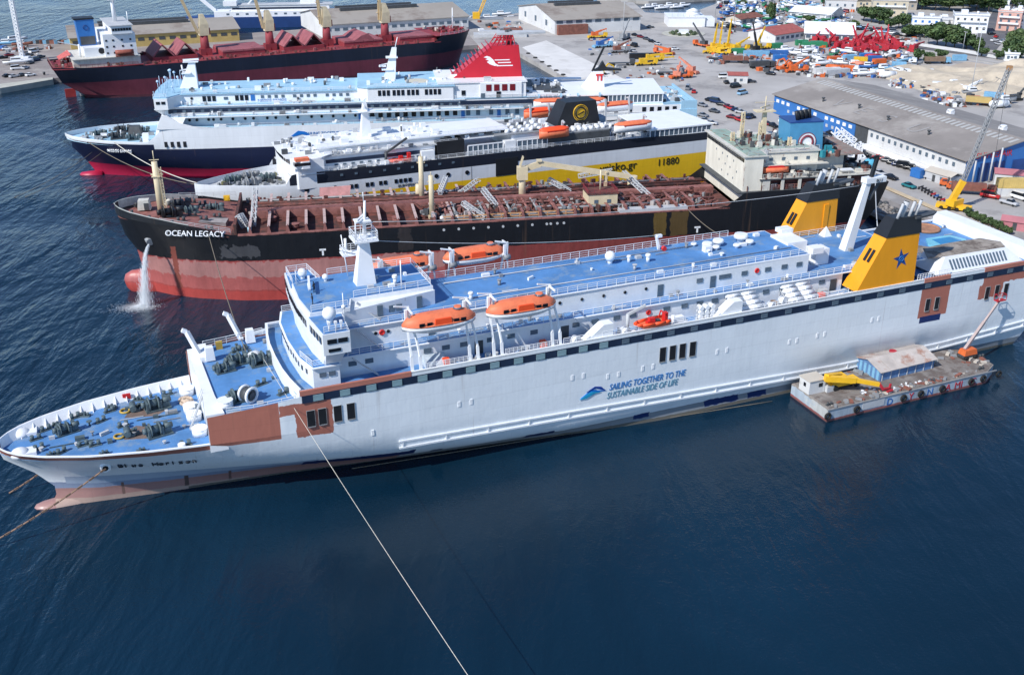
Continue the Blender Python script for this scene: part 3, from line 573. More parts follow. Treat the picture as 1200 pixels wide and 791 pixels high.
# radar mast
mb = MB(); mb.add([(54.6,1.2,27.1),(57.8,1.2,27.1),(57.8,3.6,27.1),(54.6,3.6,27.1),(55.9,2.0,35.2),(57.1,2.0,35.2),(57.1,2.9,35.2),(55.9,2.9,35.2)], [(3,2,1,0),(4,5,6,7),(0,1,5,4),(1,2,6,5),(2,3,7,6),(3,0,4,7)])
M_ = put('radar_mast', mb, CLEAN, F)
for bx in ((54.6,58.4,.6,4.3,34.4,34.7),(53.2,56,3.2,5.4,31.6,31.85),(55.2,57.6,1.4,3.4,37.4,37.6)): put('mast_platform', MB().box(*bx), CLEAN, M_)
put('mast_pole', MB().cyl((56.6,2.4,35),(57.0,2.4,40.6),.35,.18,n=8).cyl((56.8,2.4,40.4),(56.8,2.4,42),.06,n=6).bar((56,2.4,37),(58,2.4,37),.2).cyl((54,4.4,31.8),(54,4.4,34.2),.22,n=8).cyl((55,1.2,35),(55,1.2,38.2),.1,n=6), CLEAN, M_)
put('radar_scanner', MB().bar((55.2,.9,38.0),(57.2,3.9,38.0),.25,.3), CLEAN, M_); put('radar_scanner', MB().bar((53.2,5.0,32.4),(54.6,3.0,32.4),.2,.25), CLEAN, M_)
railing(M_, [(54.7,.7,34.7),(58.3,.7,34.7),(58.3,4.2,34.7),(54.7,4.2,34.7),(54.7,.7,34.7)], 1.4, .9); railing(M_, [(53.3,3.3,31.85),(53.3,5.3,31.85),(55.9,5.3,31.85)], 1.1, .9)
put('halyard_pole', MB().cyl((54.5,6.2,27),(54,7,34),.09,n=6), CLEAN, F); put('halyard_pole', MB().cyl((60.8,-2.5,27),(60.8,-2.5,32),.1,n=6), CLEAN, F)
radome(F, 47.6, -9.6, 26.5, 1.05); radome(F, 47.8, 9.5, 26.5, .75); radome(F, 50.6, 5.4, 27.2, .5)
for x in (46.8,47.8,48.6): put('signal_lamp', MB().cyl((0,0,0),(0,0,1.2),.12,n=6).box(-.2,.2,-.2,.2,1.1,1.5), CLEAN, F, (x,-12.5,26.5))
put('bridge_antenna', MB().cyl((0,0,0),(0,0,5.5),.07,n=6).ball((0,0,3.4),.35,8,5), CLEAN, F, (49.2,-12.2,26.5)); put('wind_gauge', MB().cyl((0,0,0),(0,0,2.6),.06,n=6).bar((-1.6,0,2),(1.4,0,2),.12), CLEAN, F, (46.0,5.6,27.1)); put('radar_bar', MB().cyl((0,0,0),(0,0,1.2),.25,n=8).bar((-.5,-2.6,1.3),(.5,2.6,1.3),.35,.3), CLEAN, F, (47.4,2.6,27.2))
# deck fittings along the top
radome(F, 100.0, 2.2, 24.1, .95); vent(F, 103.4, 1.6, 24.1, .45, 1.3); vent(F, 106.6, .5, 24.1, .55, 1.5); vent(F, 71.9, -3.6, 24.1, .5, 1.3); vent(F, 60.5, 0, 27.15, .5, 1.6)
for x, y, s in ((120,2.6,1.0),(122.6,3.0,1.1),(127.6,3.2,1.4),(125,.6,.7),(128.2,1.2,.8),(121,1.2,.7),(118.3,4.4,.6)):
    put('fan_housing', MB().cyl((0,0,0),(0,0,.6*s),.5*s,n=10).cyl((0,0,.6*s),(0,0,1.1*s),1.0*s,.85*s,n=12), CLEAN, F, (x,y,24.1))
put('fan_box', MB().box(-.7,.7,-.6,.6,0,1.1), CLEAN, F, (119.0,1.0,24.1))
put('tall_vent', MB().bar((0,0,0),(-.5,.4,2.8),.4).box(-.6,.4,-.3,.3,2.4,2.9), CLEAN, F, (111.5,5.2,24.1)); put('red_reel', MB().cyl((0,-.3,.5),(0,.3,.5),.45,n=10), RED, F, (112.0,4.3,24.1))
put('ac_house', MB().box(134.2,138.5,-2.2,3.2,20.6,24.6).box(136.2,138.8,2.6,4.6,24.6,25.4), CLEAN, F); put('ac_house', MB().box(138.6,141.5,-5.0,-2.4,20.6,23.6).box(136.6,139,-6.4,-4.4,23.5,24.6), CLEAN, F); put('low_locker', MB().box(136,141.2,4.4,7.8,20.6,22.4), CLEAN, F)
put('aft_mast', MB().loft([[(148.6,-.9,20.6),(150.5,-.9,20.6),(150.5,.9,20.6),(148.6,.9,20.6)],[(152.0,-.5,34),(153.1,-.5,34),(153.1,.5,34),(152.0,.5,34)]], smooth=False), WHITE, F)
put('mast_crosstree', MB().box(151.6,156.2,-.8,.8,33.4,34.4).bar((153.2,0,34.4),(154.0,0,38.2),.7,.5,1).bar((152.2,0,38.0),(154.2,0,38.3),.25,.3,1).bar((153.4,0,30),(155.4,0,33.4),.5,.3,2), [CLEAN, BLACK, DGREY], F)
text('mast_lettering', 'BLU', F, (153.8,-.84,33.55), .85, DGREY)
put('small_pyramid', MB().prism([(-.9,-.9),(.9,-.9),(.9,.9),(-.9,.9)],0,.1).add([(-.9,-.9,.1),(.9,-.9,.1),(.9,.9,.1),(-.9,.9,.1),(0,0,2)], [(0,1,4),(1,2,4),(2,3,4),(3,0,4)]), CLEAN, F, (151,8,20.6))
railing(F, [(142,-9.2,20.62),(159,-9.4,20.62)], 1.1, 1.6)
# funnels
for s in (-1, 1):
    yo, yi = s*13.3, s*9.4; zt = 27.4; zb = 18.0 if s < 0 else 17.2
    mb = MB(); yb, yt = sorted((yo, yi))
    mb.add([(141.6,yb,zb),(154.6,yb,zb),(154.6,yt,zb),(141.6,yt,zb),(147.0,yb+.3,zt),(154.4,yb+.3,zt),(154.4,yt-.3,zt),(147.0,yt-.3,zt)], [(3,2,1,0),(4,5,6,7),(0,1,5,4),(1,2,6,5),(2,3,7,6),(3,0,4,7)])
    fu = put('funnel', mb, YEL, F)
    mb = MB(); mb.add([(146.8,yb+.2,27.4),(154.7,yb+.2,27.4),(154.7,yt-.2,27.4),(146.8,yt-.2,27.4),(148.6,yb+.7,30.6),(154.5,yb+.7,30.6),(154.5,yt-.7,30.6),(148.6,yt-.7,30.6)], [(3,2,1,0),(4,5,6,7),(0,1,5,4),(1,2,6,5),(2,3,7,6),(3,0,4,7)])
    put('funnel_cap', mb, BLACK, fu); put('smoke_deflector', MB().prism([(153,yb+.2),(157.6,yb+.9),(159.2,(yb+yt)/2),(157.6,yt-.9),(153,yt-.2)], 30.1, 30.45), DGREY, fu)
    for k, (dx, dy, r) in enumerate(((149.2,.9,.26),(150.5,1.5,.52),(152.0,1.1,.28),(153.6,1.3,.28))):
        put('exhaust_pipe', MB().cyl((dx,yb+dy,30.5),(dx+.9,yb+dy,33.2),r,n=10).cyl((dx+.9,yb+dy,33.2),(dx+.93,yb+dy,33.3),r*.85,n=10,m=1), [LGREY, BLACK], fu)
    for k in (0, 1):                                          # two slots in the sloping front face
        y0 = yb+1.0+k*1.0; put('funnel_slot', MB().add([(144.25+dx*.58,y0+dy,23.0+dz) for dx, dy, dz in ((0,0,0),(0,.55,0),(2.1,.55,2.1),(2.1,0,2.1))] + [(144.35+dx*.58,y0+dy,22.9+dz) for dx, dy, dz in ((0,0,0),(0,.55,0),(2.1,.55,2.1),(2.1,0,2.1))], [(0,1,2,3),(7,6,5,4),(0,4,5,1),(1,5,6,2),(2,6,7,3),(3,7,4,0)]), BLACK, fu)
    mb = MB(); cx, cz = 150.9, 23.0; pts = []
    for i in range(10):
        a = pi/2+.18+i*pi/5; r = 1.75 if i % 2 == 0 else .68; pts.append((cx+r*cos(a)*1.05, cz+r*sin(a)*1.15))
    if s < 0: mb.add([(x, yb-.02+.032*(z-18), z) for x, z in pts] + [(x, yb+.3+.032*(z-18), z) for x, z in pts], [tuple(range(10)), tuple(range(10,20))[::-1]] + [((i+1)%10, i, 10+i, 10+(i+1)%10) for i in range(10)]); put('star_emblem', mb, DBLUE, fu)
    if s < 0: put('star_monogram', MB().torus((cx,yb+.1,cz),.5,.09,'y',12,4).bar((cx-.35,yb+.1,cz-.4),(cx+.35,yb+.1,cz+.4),.12), MBLUE, fu)
    put('funnel_door', MB().box(151.2,152.3,(yt-.28 if s<0 else yb+.02),(yt-.02 if s<0 else yb+.3),20.6,26.5), YEL, fu)
# after lounge with louvred side, weathered roof and pool
T1 = 18.2
mb = MB(); mb.add([(160.5,-12.9,T1),(181.5,-12.9,T1),(181.5,-6.0,T1),(160.5,-6.0,T1),(163.5,-11.0,20.7),(178.6,-11.0,20.7),(178.6,-6.0,20.7),(163.5,-6.0,20.7)], [(3,2,1,0),(4,5,6,7),(0,1,5,4),(1,2,6,5),(2,3,7,6),(3,0,4,7)])
lg = put('after_lounge', mb, WHITE, F)
put('plank_roof', MB().prism([(160.0,-10.4),(178.4,-10.9),(179.8,-8.4),(177.6,-5.4),(170,-5.2),(163.2,-5.6)], 20.7, 20.85), WOOD, lg)
put('plank_roof', MB().prism([(158,-7.5),(162.6,-7.0),(171.5,1.0),(169.0,4.0)], 17.62, 17.75), WOOD, F)
for k in range(17):
    x = 164.4+k*.82; inst('louvre', 'louv', lambda: MB().add([(-.2,-.62,-.75),(.2,-.62,-.75),(.2,.62,.75),(-.2,.62,.75),(-.2,-.7,-.7),(.2,-.7,-.7),(.2,.54,.8),(-.2,.54,.8)], [(0,1,2,3),(7,6,5,4),(0,4,5,1),(1,5,6,2),(2,6,7,3),(3,7,4,0)]), GLASS2, lg, (x, -11.93, 19.5))
pl = put('swimming_pool', MB().prism([(172.6,-.6),(179.6,-1.0),(181.2,1.4),(180,4.6),(174,4.8),(172,2)], 17.6, 18.0), paint('pool_rim',(.18,.50,.62),.4,.1), F)
put('pool_water', MB().prism([(174,-.2),(178.8,-.2),(180,1.4),(179.2,3.6),(174.6,3.8)], 17.99, 18.03), paint('pool_blue',(.02,.20,.42),.1,.1), pl)
put('awning_frame', MB().bar((163,4,20.8),(169.6,4,20.8),.15).bar((163,4,17.6),(163,4,20.8),.12).bar((169.6,4,17.6),(169.6,4,20.8),.12).bar((166,8,17.6),(166,8,19.4),.1), CLEAN, F)
put('stern_house', MB().box(183.6,186.9,-13.3,13.3,17.6,19.9), CLEAN, F); put('deck_hatch', MB().cyl((0,0,0),(0,0,.5),1.2,n=12).box(-1.8,1.8,-.5,.5,0,.4), CLEAN, F, (182.2,-3.6,17.6)); put('round_planter', MB().torus((0,0,.3),2.6,.35,'z',18,6).cyl((0,0,0),(0,0,.35),2.6,n=18), paint('timber_deck',(.34,.17,.10),.8,.3,1), F, (178.8,10.0,17.6))
put('rail_stack', MB().bar((-2,0,.2),(2,0,.2),.15).bar((-2,.4,.2),(2,.4,.2),.15), CLEAN, F, (161.5,-12,18.2)); railing(F, [(155.5,-13.2,18.2),(163,-13.2,18.2)], 1.1, .6)

# boat deck furniture on the near side
for k in range(7): pass
def raft_rack(x, y, n=4):
    r = put('raft_cradle', MB().bar((-3,-1.4,.4),(3,-1.4,.4),.15).bar((-3,1.6,2.0),(3,1.6,2.0),.15).bar((-3,-1.4,.0),(-3,-1.4,.4),.15).bar((3,-1.4,0),(3,-1.4,.4),.15).bar((-3,1.6,0),(-3,1.6,2),.15).bar((3,1.6,0),(3,1.6,2),.15).bar((-3,-1.5,.35),(-3,1.7,2),.15).bar((3,-1.5,.35),(3,1.7,2),.15), LGREY, F, (x, y, 17.2))
    for i in range(n):
        for j in (-1, 1):
            inst('raft_canister', 'raftc', lambda: MB().cyl((-1.3,0,0),(1.3,0,0),.44,n=10).cyl((-.06,0,0),(.06,0,0),.48,n=10).ball((-1.3,0,0),.42,8,4).ball((1.3,0,0),.42,8,4), CLEAN, r, (j*1.5, -1.25+i*.92, .95+i*.52))
raft_rack(119.6, -10.9); raft_rack(131.0, -10.9)
raft = put('raft_rack_upright', MB().box(-1.6,1.6,-.7,.7,0,.2).bar((-1.6,0,0),(-1.6,0,2.6),.12).bar((1.6,0,0),(1.6,0,2.6),.12), LGREY, F, (111.4,-11.4,17.2))
for i in range(3):
    for j in range(3): inst('raft_canister', 'raftd', lambda: MB().cyl((0,-.6,0),(0,.6,0),.42,n=10), CLEAN, raft, (-1.1+j*1.1, 0, .6+i*.85))
for x in (90.5, 115.2): put('chute_housing', MB().side([(-2.6,0),(2.4,0),(2.4,2.5),(.6,2.5)], -.9, .9), CLEAN, F, (x, -12.2, 17.7))
for x, y, r in ((86.6,-12.2,.7),(97.2-1.6,-12.3,.7),(101.5,-9.9,.6),(127,-11.6,.8),(124.4,-12,.6),(123,-11.8,.5)): put('rope_reel', MB().cyl((0,-.35,r),(0,.35,r),r,n=14).cyl((0,-.45,r),(0,-.35,r),r*1.25,n=14).cyl((0,.35,r),(0,.45,r),r*1.25,n=14), CLEAN, F, (x, y, 17.2), .5)
put('rope_coil', MB().torus((0,0,.3),.7,.28,'z',12,6).torus((0,0,.7),.6,.25,'z',12,6), paint('brown_rope',(.25,.15,.08),.9,.2,2), F, (125.4,-11.3,17.2))
for x, y, w in ((104,-10.6,7),(134.2,-11.2,1.2),(135.9,-11.5,1.2),(136.8,-10.2,1.6)): put('deck_locker', MB().box(-w/2,w/2,-.5,.5,0,1.0), CLEAN if w > 2 else LGREY, F, (x, y, 17.2))
put('red_hose_box', MB().box(-.6,.6,-.4,.4,0,1.3), ORANGE2, F, (134.9,-12.1,17.2)); put('red_hose_box', MB().box(-.5,.5,-.5,.5,0,1.2), ORANGE2, F, (81.3,-11.2,17.2)); put('red_hose_box', MB().box(-.5,.5,-.5,.5,0,1.2), ORANGE2, F, (64.8,-11.4,17.2))
mb = MB()
for k in range(10): x = 137+k*.45; mb.bar((x,-12.6+k*.1,17.3),(x+2.5,-11.3-k*.15,17.5+.1*(k%3)),.12)
put('pipe_stack', mb, CLEAN, F, kind='stuff')
put('tarpaulin', MB().add([(0,0,.8),(3.5,0,.6),(3.5,2,1.4),(0,2,1.6),(0,-.4,0),(3.6,-.4,0),(3.6,2.2,0),(0,2.2,0)], [(0,1,2,3),(0,4,5,1),(1,5,6,2),(2,6,7,3),(3,7,4,0)]), paint('clear_sheet',(.5,.56,.6),.3,.2,1), F, (61.5,-11.6,17.2))
put('davit_clutter', MB().cyl((0,0,0),(0,0,.9),.5,n=8).cyl((1.4,.3,.6),(2.2,.3,.6),.5,n=10).box(2.6,3.4,-.3,.4,0,1.0), LGREY, F, (69.8,-12,17.2))
# davits, lifeboats
def davits(s, x0, x1, zb):
    for x in (x0, x1):
        d = put('davit', MB().bar((x-.45,s*13.0,17.9),(x-.45,s*12.7,20.4),.28,.45).bar((x-.45,s*12.7,20.4),(x-.5,s*11.9,22.8),.26,.4).bar((x-.5,s*11.9,22.8),(x-.45,s*11.0,25.4),.26,.35).bar((x+.9,s*13.0,17.9),(x+.9,s*12.7,20.2),.26,.45).bar((x+.9,s*12.7,20.2),(x+.7,s*11.9,22.6),.24,.36).bar((x+.7,s*11.9,22.6),(x+.2,s*10.9,25.4),.24,.32), CLEAN, F)
        put('davit_arm', MB().bar((x,s*10.8,24.2),(x,s*10.4,27.6),.36,.36).bar((x,s*10.4,27.5),(x-2.2,s*10.6,28.0),.2,.22).bar((x,s*10.4,27.3),(x,s*12.6,27.2),.22,.26).box(x-.6,x-.25,s*10.6-.25,s*10.6+.25,24.6,27.2), CLEAN, d)
        put('davit_winch', MB().cyl((x-.6,s*10.6,24.8),(x+.6,s*10.6,24.8),.5,n=10), RED if s < 0 else GREY, d)
davits(-1, 59.3, 68.6, 24.3); davits(-1, 72.6, 82.6, 24.3); davits(1, 61.3, 70.3, 24); davits(1, 74.0, 84, 24)
for x, y, z, lb, rot in ((63.4,-12.7,23.9,'orange and white lifeboat in davits on the near side, closer to the white radar mast',0),(76.8,-12.7,23.9,'orange and white lifeboat in davits on the near side, right of the other',0),(65.2,12.4,23.7,'orange lifeboat on the far side of the blue deck, just right of the radar mast',0),(78.6,12.4,23.7,'orange lifeboat on the far side of the blue deck, against the red tanker hull',0)):
    t = thing('lifeboat', lb, 'lifeboat', fw(x, y, z), FP[2], 'lifeboats of the near ferry'); lifeboat_parts(t)
t = thing('rescue_boat', 'small open orange rescue boat with grey tubes on the near ferry boat deck', 'rescue boat', fw(100.3,-12.4,18.0), FP[2]+.05)
mb = MB(); prof = [(-3,.3,.9),(-2.2,.8,.4),(0,1.15,.25),(2,1.2,.25),(3,1.1,.3)]
mb.loft([[(x,-w,.95),(x,-w*.8,zz),(x,0,zz-.2),(x,w*.8,zz),(x,w,.95),(x,w*.7,.8),(x,0,.55),(x,-w*.7,.8)] for x, w, zz in prof]); put('boat_hull', mb, ORANGE, t)
mb = MB()
for s in (-1, 1):
    for (a, w, _), (b, w2, _) in zip(prof, prof[1:]): mb.cyl((a,s*w,1.0),(b,s*w2,1.0),.26,n=8)
put('boat_tube', mb, ORANGE2, t); put('console', MB().box(-.5,.5,-.4,.4,.7,1.7).box(-.9,-.5,-.4,.4,.7,1.2), RED, t); put('outboard_arch', MB().bar((2,-.9,1),(2.2,-.7,2.3),.15).bar((2,.9,1),(2.2,.7,2.3),.15).bar((2.2,-.7,2.3),(2.2,.7,2.3),.2).box(2.3,3,-.4,.4,.5,2.2), RED, t); put('boat_seat', MB().box(.6,1.6,-.35,.35,.7,1.2), DGREY, t)
put('rescue_davit', MB().cyl((96.4,-11.4,17.2),(96.4,-11.4,20.6),.3,n=8).bar((96.4,-11.4,20.5),(99.2,-12.2,22.0),.35,.4).cyl((94.6,-11.8,17.2),(94.6,-11.8,18.6),.25,n=8), LGREY, F); put('davit_post', MB().cyl((104.4,-12.4,17.2),(104.4,-12.4,19.4),.35,n=8), CLEAN, F)

# small fittings scattered over the decks
mb = MB(); rr = random.Random(77)
def fit(n, xr, yr, z, cols=(0,0,1,2)):
    for k in range(n):
        x, y = rr.uniform(*xr), rr.uniform(*yr); t_ = rr.random(); c = rr.choice(cols)
        if t_ < .4: h = rr.uniform(.3,.9); mb.cyl((x,y,z),(x,y,z+h),rr.uniform(.12,.3),n=7,m=c).cyl((x,y,z+h),(x,y,z+h+.12),rr.uniform(.25,.45),n=7,m=c)
        elif t_ < .75: mb.ob((x,y,z+.25), (rr.uniform(.4,1.5), rr.uniform(.3,.8), .5), 0 if rr.random() < .8 else .5, c)
        else: L_ = rr.uniform(2,7); mb.bar((x,y,z+.12),(x+L_,y,z+.12),.12,.12,c)
fit(26, (69,133), (-5.8,5.8), 24.14); fit(14, (54,65), (-1.5,7), 27.2); fit(40, (62,140), (-12.4,-9.9), 17.2); fit(22, (142,158), (-8.6,8.6), 20.64); fit(26, (162,183), (5.5,12.5), 17.6); fit(16, (30.6,41), (-11,11.4), 16.02, (1,2,3)); fit(22, (4,27), (-4,4), 10.47, (1,2,3,3)); fit(10, (16,27), (-9,9), 10.47, (1,2,3,3)); fit(24, (50,135), (7.8,9.2), 20.64); fit(18, (50,135), (-9.1,-7.6), 20.64)
put('deck_fitting', mb, [CLEAN, LGREY, GREY, WGRN], F, kind='stuff')
for a, b, y in ((70,134,-3.4),(70,118,4.2)): put('deck_pipe', MB().cyl((a,y,24.3),(b,y,24.3),.09,n=6), LGREY, F)
# ---------------------------------------------------------------- red and black tanker
TP = (-86.746+.62, 223.052-3.45, .179); TSY = .786
def tw(x, y, z):
    c, s = cos(TP[2]), sin(TP[2]); y *= TSY; return (TP[0]+x*c-y*s, TP[1]+x*s+y*c, z)
T = thing('tanker', 'old tanker with black upper hull, faded red bottom and rusty red deck', 'tanker', (TP[0], TP[1], 0), TP[2]); T.scale = (1, TSY, 1)
HB = 16.35; REDW = (.46, .075, .065)
TH = hull_paint('tanker_hull_paint', [(0,0,0,0,(.011,.012,.015)), (-9,200,-9,9.5,(.33,.062,.055),.25), (-9,75,2.5,9.3,(.40,.105,.095),.5), (4,70,5.5,9.2,(.43,.20,.18),1.2), (-9,60,-5,2.2,(.40,.06,.05),.4), (70,200,-5,9.4,(.22,.05,.045),.3),
    (11.2,12.4,2,12.6,(.26,.07,.05),.6), (22,30,10.2,13.0,(.07,.07,.075),1.5), (118,121,9.8,15.3,(.13,.085,.025),.6), (122,126,9.6,15.3,(.10,.065,.025),.7), (60,63,10,15,(.035,.03,.03),1)], rough=.42, var=.18, plates=.25)
t_wl = [(4.2,0),(6,2.6),(10,6.4),(16,10.2),(26,14.2),(38,16.1),(45,HB),(140,HB),(158,14),(168,9)]
t_mid = [(3.6,0),(5,2.6),(9,6.8),(15,10.8),(25,14.6),(36,16.2),(42,HB),(145,HB),(160,15),(170,11)]
t_up = [(.9,0),(2,2.8),(5,6.6),(10,10.4),(17,13.6),(26,15.8),(34,HB),(150,HB),(165,15.2),(174,12.5)]
t_dk = [(-.4,0),(.1,2.2),(1.2,4.6),(3.6,7.6),(8,11.0),(14,13.6),(22,15.6),(30,HB),(150,HB),(166,15.6),(176,13.5)]
t_top = lambda x: lerp([(0,18.9),(10,18.3),(17,17.6),(24,15.75),(28,15.4),(133,15.4),(136,16.2),(138.5,18.6),(140,19.0),(176,19.0)], x)
mb = ship_hull([(-3, [(5,0)]+t_wl[1:], 166), (0, t_wl, 168), (5, t_mid, 170), (9.5, [(2.9,0)]+[(x, (y+lerp(t_up,x))/2) for x, y in t_mid[1:]], 172), (13, t_up, 174.5), (t_top, t_dk, 176)], 176, 70)
put('hull', mb, TH, T)
mb = MB(); mb.loft([[(x, w*cos(a), zc+h*sin(a)) for a in [2*pi*i/14 for i in range(14)]] for x, w, h, zc in [(-.8,.2,.3,2.4),(-.4,1.2,1.6,2.2),(1,2.1,2.9,1.7),(4,2.7,3.9,1.0),(8,2.8,4.4,.4),(12,2.3,4.6,0)]])
put('bulbous_bow', mb, TH, T)
mb = MB()                                                     # forecastle deck follows the sheer
fc = [.4,1.2,2.4,4,6,8.4,11,14,18,22,25.5]
for x0, x1 in zip(fc, fc[1:]):
    ya, yb = max(lerp(t_dk,x0)-.32,.05), max(lerp(t_dk,x1)-.32,.05); za, zb = min(t_top(x0)-.45,17.9), min(t_top(x1)-.45,17.9)
    mb.add([(x0,-ya,za),(x1,-yb,zb),(x1,yb,zb),(x0,ya,za),(x0,-ya*.97,za-.12),(x1,-yb*.97,zb-.12),(x1,yb*.97,zb-.12),(x0,ya*.97,za-.12)], [(0,1,2,3),(7,6,5,4),(0,4,5,1),(2,6,7,3)])
put('forecastle_deck', mb, PINK, T, norm=False)
put('main_deck', deck_sheet(t_dk, 22, 138, 15.35, inset=.1, n=30), RUST, T)
put('poop_deck', deck_sheet(t_dk, 137.5, 175.8, 18.9, inset=.1), DGREY, T)
put('bow_bulwark', bulwark(t_dk, -.4, 16, lambda x: t_top(x)-.5, lambda x: t_top(x)+lerp([(0,1.3),(8,.8),(16,.1)], x), .3, 20), TH, T); put('bulwark_rim', bulwark(t_dk, -.45, 16, lambda x: t_top(x)+lerp([(0,1.3),(8,.8),(16,.1)], x), lambda x: t_top(x)+.12+lerp([(0,1.3),(8,.8),(16,.1)], x), .42, 20), paint('bulwark_grey',(.45,.46,.43),.6,.2,.8), T); put('bulwark_inside', bulwark([(x, max(y-.28,0)) for x, y in t_dk], .2, 16, lambda x: t_top(x)-.5, lambda x: t_top(x)+lerp([(0,1.28),(8,.78),(16,.08)], x), .15, 20), MATS['bulwark_grey'], T)
put('deck_stringer', bulwark(t_dk, 26, 136, 15.3, 15.62, .9, 30), PINK, T)
# transverse girders on deck
GIRD = paint('pale_girder_edge', (.50,.36,.33), .7, .25, .6)
for k in range(26):
    x = 28.6+k*3.95
    for s in (-1, 1):
        inst('deck_girder', ('dg', s, k < 13), lambda s=s: MB().box(-.12,.12,min(s*1.6,s*15.4),max(s*1.6,s*15.4),0,1.6).box(-.3,.3,min(s*1.6,s*15.4),max(s*1.6,s*15.4),1.6,1.72,1), [RUST, GIRD if k < 13 else PINK], T, (x, 0, 15.35))
        if s < 0: inst('girder_bracket', 'dgb', lambda: MB().side([(-.5,0),(.5,0),(.08,1.9),(-.08,1.9)], -.15, .15), PINK, T, (x, -15.6, 15.35))
put('centre_walkway', MB().box(29,136,-2.0,.6,16.9,17.3).box(29,136,-2.1,-1.9,15.4,17.0), PINK, T)
railing(T, [(29,-2.0,17.3),(80,-2.0,17.3)], 1.0, 3.9, mat=PINK)
for y, z, r, m, a, b in ((2.0,17.3,.22,RUST,30,134),(2.8,17.3,.28,RUST,30,134),(3.7,17.2,.2,PINK,34,130),(4.6,17.4,.3,RUST,28,136),(6.4,16.6,.2,YEL,30,136),(7.6,16.6,.3,PINK,28,120),(-4.2,16.9,.24,RUST,66,130),(-5.4,16.7,.3,PINK,70,128),(-6.8,16.9,.22,RUST,68,110),(9.2,16.9,.25,GREY,30,134),(-9.6,16.6,.28,PINK,92,134),(-11.6,16.5,.3,GREY,94,118)):
    inst('cargo_pipe', ('pipe', y), lambda: MB().cyl((a,y,z),(b,y,z),r,n=6), m, T, (0,0,0))
for k in range(11): inst('pipe_support', 'psup', lambda: MB().bar((0,1.4,0),(0,1.4,2.3),.2).bar((0,9.6,0),(0,9.6,1.8),.2).bar((0,1.4,1.7),(0,9.6,1.7),.25), RUST, T, (32+k*9.6, 0, 15.4))
# manifold: crossover pipes with valves
for k in range(16):
    x = 69+k*2.05; inst('manifold_pipe', ('mani', k % 3), lambda: MB().cyl((0,-12,1.4),(0,11,1.4),.28,n=8).cyl((0,-12.2,1.4),(0,-11.9,1.4),.5,n=8).cyl((0,-8,1.4),(0,-8,2.4),.12,n=6).torus((0,-8,2.5),.45,.06,'z',10,4).bar((0,-12,0),(0,-12,1.2),.3), (RUST, PINK, GREY)[k % 3], T, (x, 0, 15.4))
mb = MB(); rr = random.Random(4)
for k in range(800):                                           # small deck gear nobody could count
    x = rr.uniform(66, 134); y = rr.choice([rr.uniform(-13,-2.5), rr.uniform(1,14)]); h = rr.uniform(.4,1.9); w = rr.uniform(.2,.8)
    mb.ob((x,y,15.4+h/2), (w, rr.uniform(.2,1.6), h), rr.uniform(0,3), rr.choice([0,0,0,1,2,3,4]))
for k in range(260):
    x = rr.uniform(27, 66); y = rr.uniform(2,14.5); h = rr.uniform(.3,1.5); mb.ob((x,y,15.4+h/2), (rr.uniform(.2,1), rr.uniform(.2,1.2), h), rr.uniform(0,3), rr.choice([0,0,1,2,4]))
for k in range(300):
    x = rr.uniform(66,134); y = rr.uniform(-13,-3); mb.bar((x,y,15.6),(x+rr.uniform(-4,4),y+rr.uniform(-3,3),15.7+rr.uniform(0,1.6)),.16,.16,rr.choice([0,1,1,2]))
put('deck_gear', mb, [RUST, PINK, GREY, DGREY, paint('dusty',(.38,.34,.32),.8,.2)], T, kind='stuff')
mb = MB()
for k in range(15): mb.bar((70.5+k*2.1,-14.2,15.6),(70.5+k*2.1,-14.2,16.6),.18)
mb.bar((70,-14.2,16.6),(101,-14.2,16.6),.22); mb.bar((70,-14.2,15.9),(101,-14.2,15.9),.18); put('drip_tray_rail', mb, paint('buff_orange',(.62,.34,.16),.7,.2,1), T, kind='stuff')
put('spill_tray', MB().box(70,101,-13.8,-9.2,15.45,16.0), GREY, T); put('grey_gutter', MB().box(110,126,-15.8,-13.2,15.6,16.3), LGREY, T)
for k in range(11): inst('hull_disc', 'hdisc', lambda: MB().cyl((0,-.12,0),(0,.1,0),.3,n=8), LGREY, T, (70+k*3.3 if k < 8 else 94+(k-8)*1.5, -HB, 14.2))
for x in (43.5, 128.5): inst('draught_mark', 'dmark', lambda: MB().box(-.7,.7,-.06,.06,.5,.9).box(-.2,.2,-.06,.06,-.6,.6), CLEAN, T, (x, -HB-.02, 10.6))
# kingposts, hose crane, ladders
for x, y, z0, z1, r in ((66.9,4,15.4,26.6,.62),(68.0,-10,15.4,25.2,.6),(66.6,9,15.4,19,.9)):
    k_ = put('kingpost', MB().cyl((0,0,0),(0,0,z1-z0),r,r*.85,n=12).box(-.8,.8,-.8,.8,0,.6).bar((-.9,0,z1-z0-1.4),(.9,0,z1-z0-1.4),.25).cyl((0,0,z1-z0),(0,0,z1-z0+.8),.1,n=6), CREAM, T, (x, y, z0))
cr = put('hose_crane', MB().cyl((0,0,0),(0,0,7.4),.85,.75,n=14).box(-1.2,1.2,-1.2,1.2,5.2,8.2).bar((-.6,.6,8),(.2,.6,10.6),.3).bar((-.6,-.6,8),(.2,-.6,10.6),.3), CREAM, T, (90.1,1.2,15.5), -.05)
put('crane_boom', MB().bar((.8,.5,7.6),(4.4,.5,8.6),.7,1.4).bar((4.4,.4,8.7),(25.5,.2,4.8),.9,1.1).bar((3.4,.5,9.4),(4.6,.5,9.4),2.0,.3), CREAM, cr); put('boom_rest', MB().bar((0,-.9,0),(0,-.9,6.2),.45).bar((0,.9,0),(0,.9,6.2),.3).bar((0,-1.4,6.2),(0,1.4,6.2),.4), CREAM, T, (110,1.0,15.4))
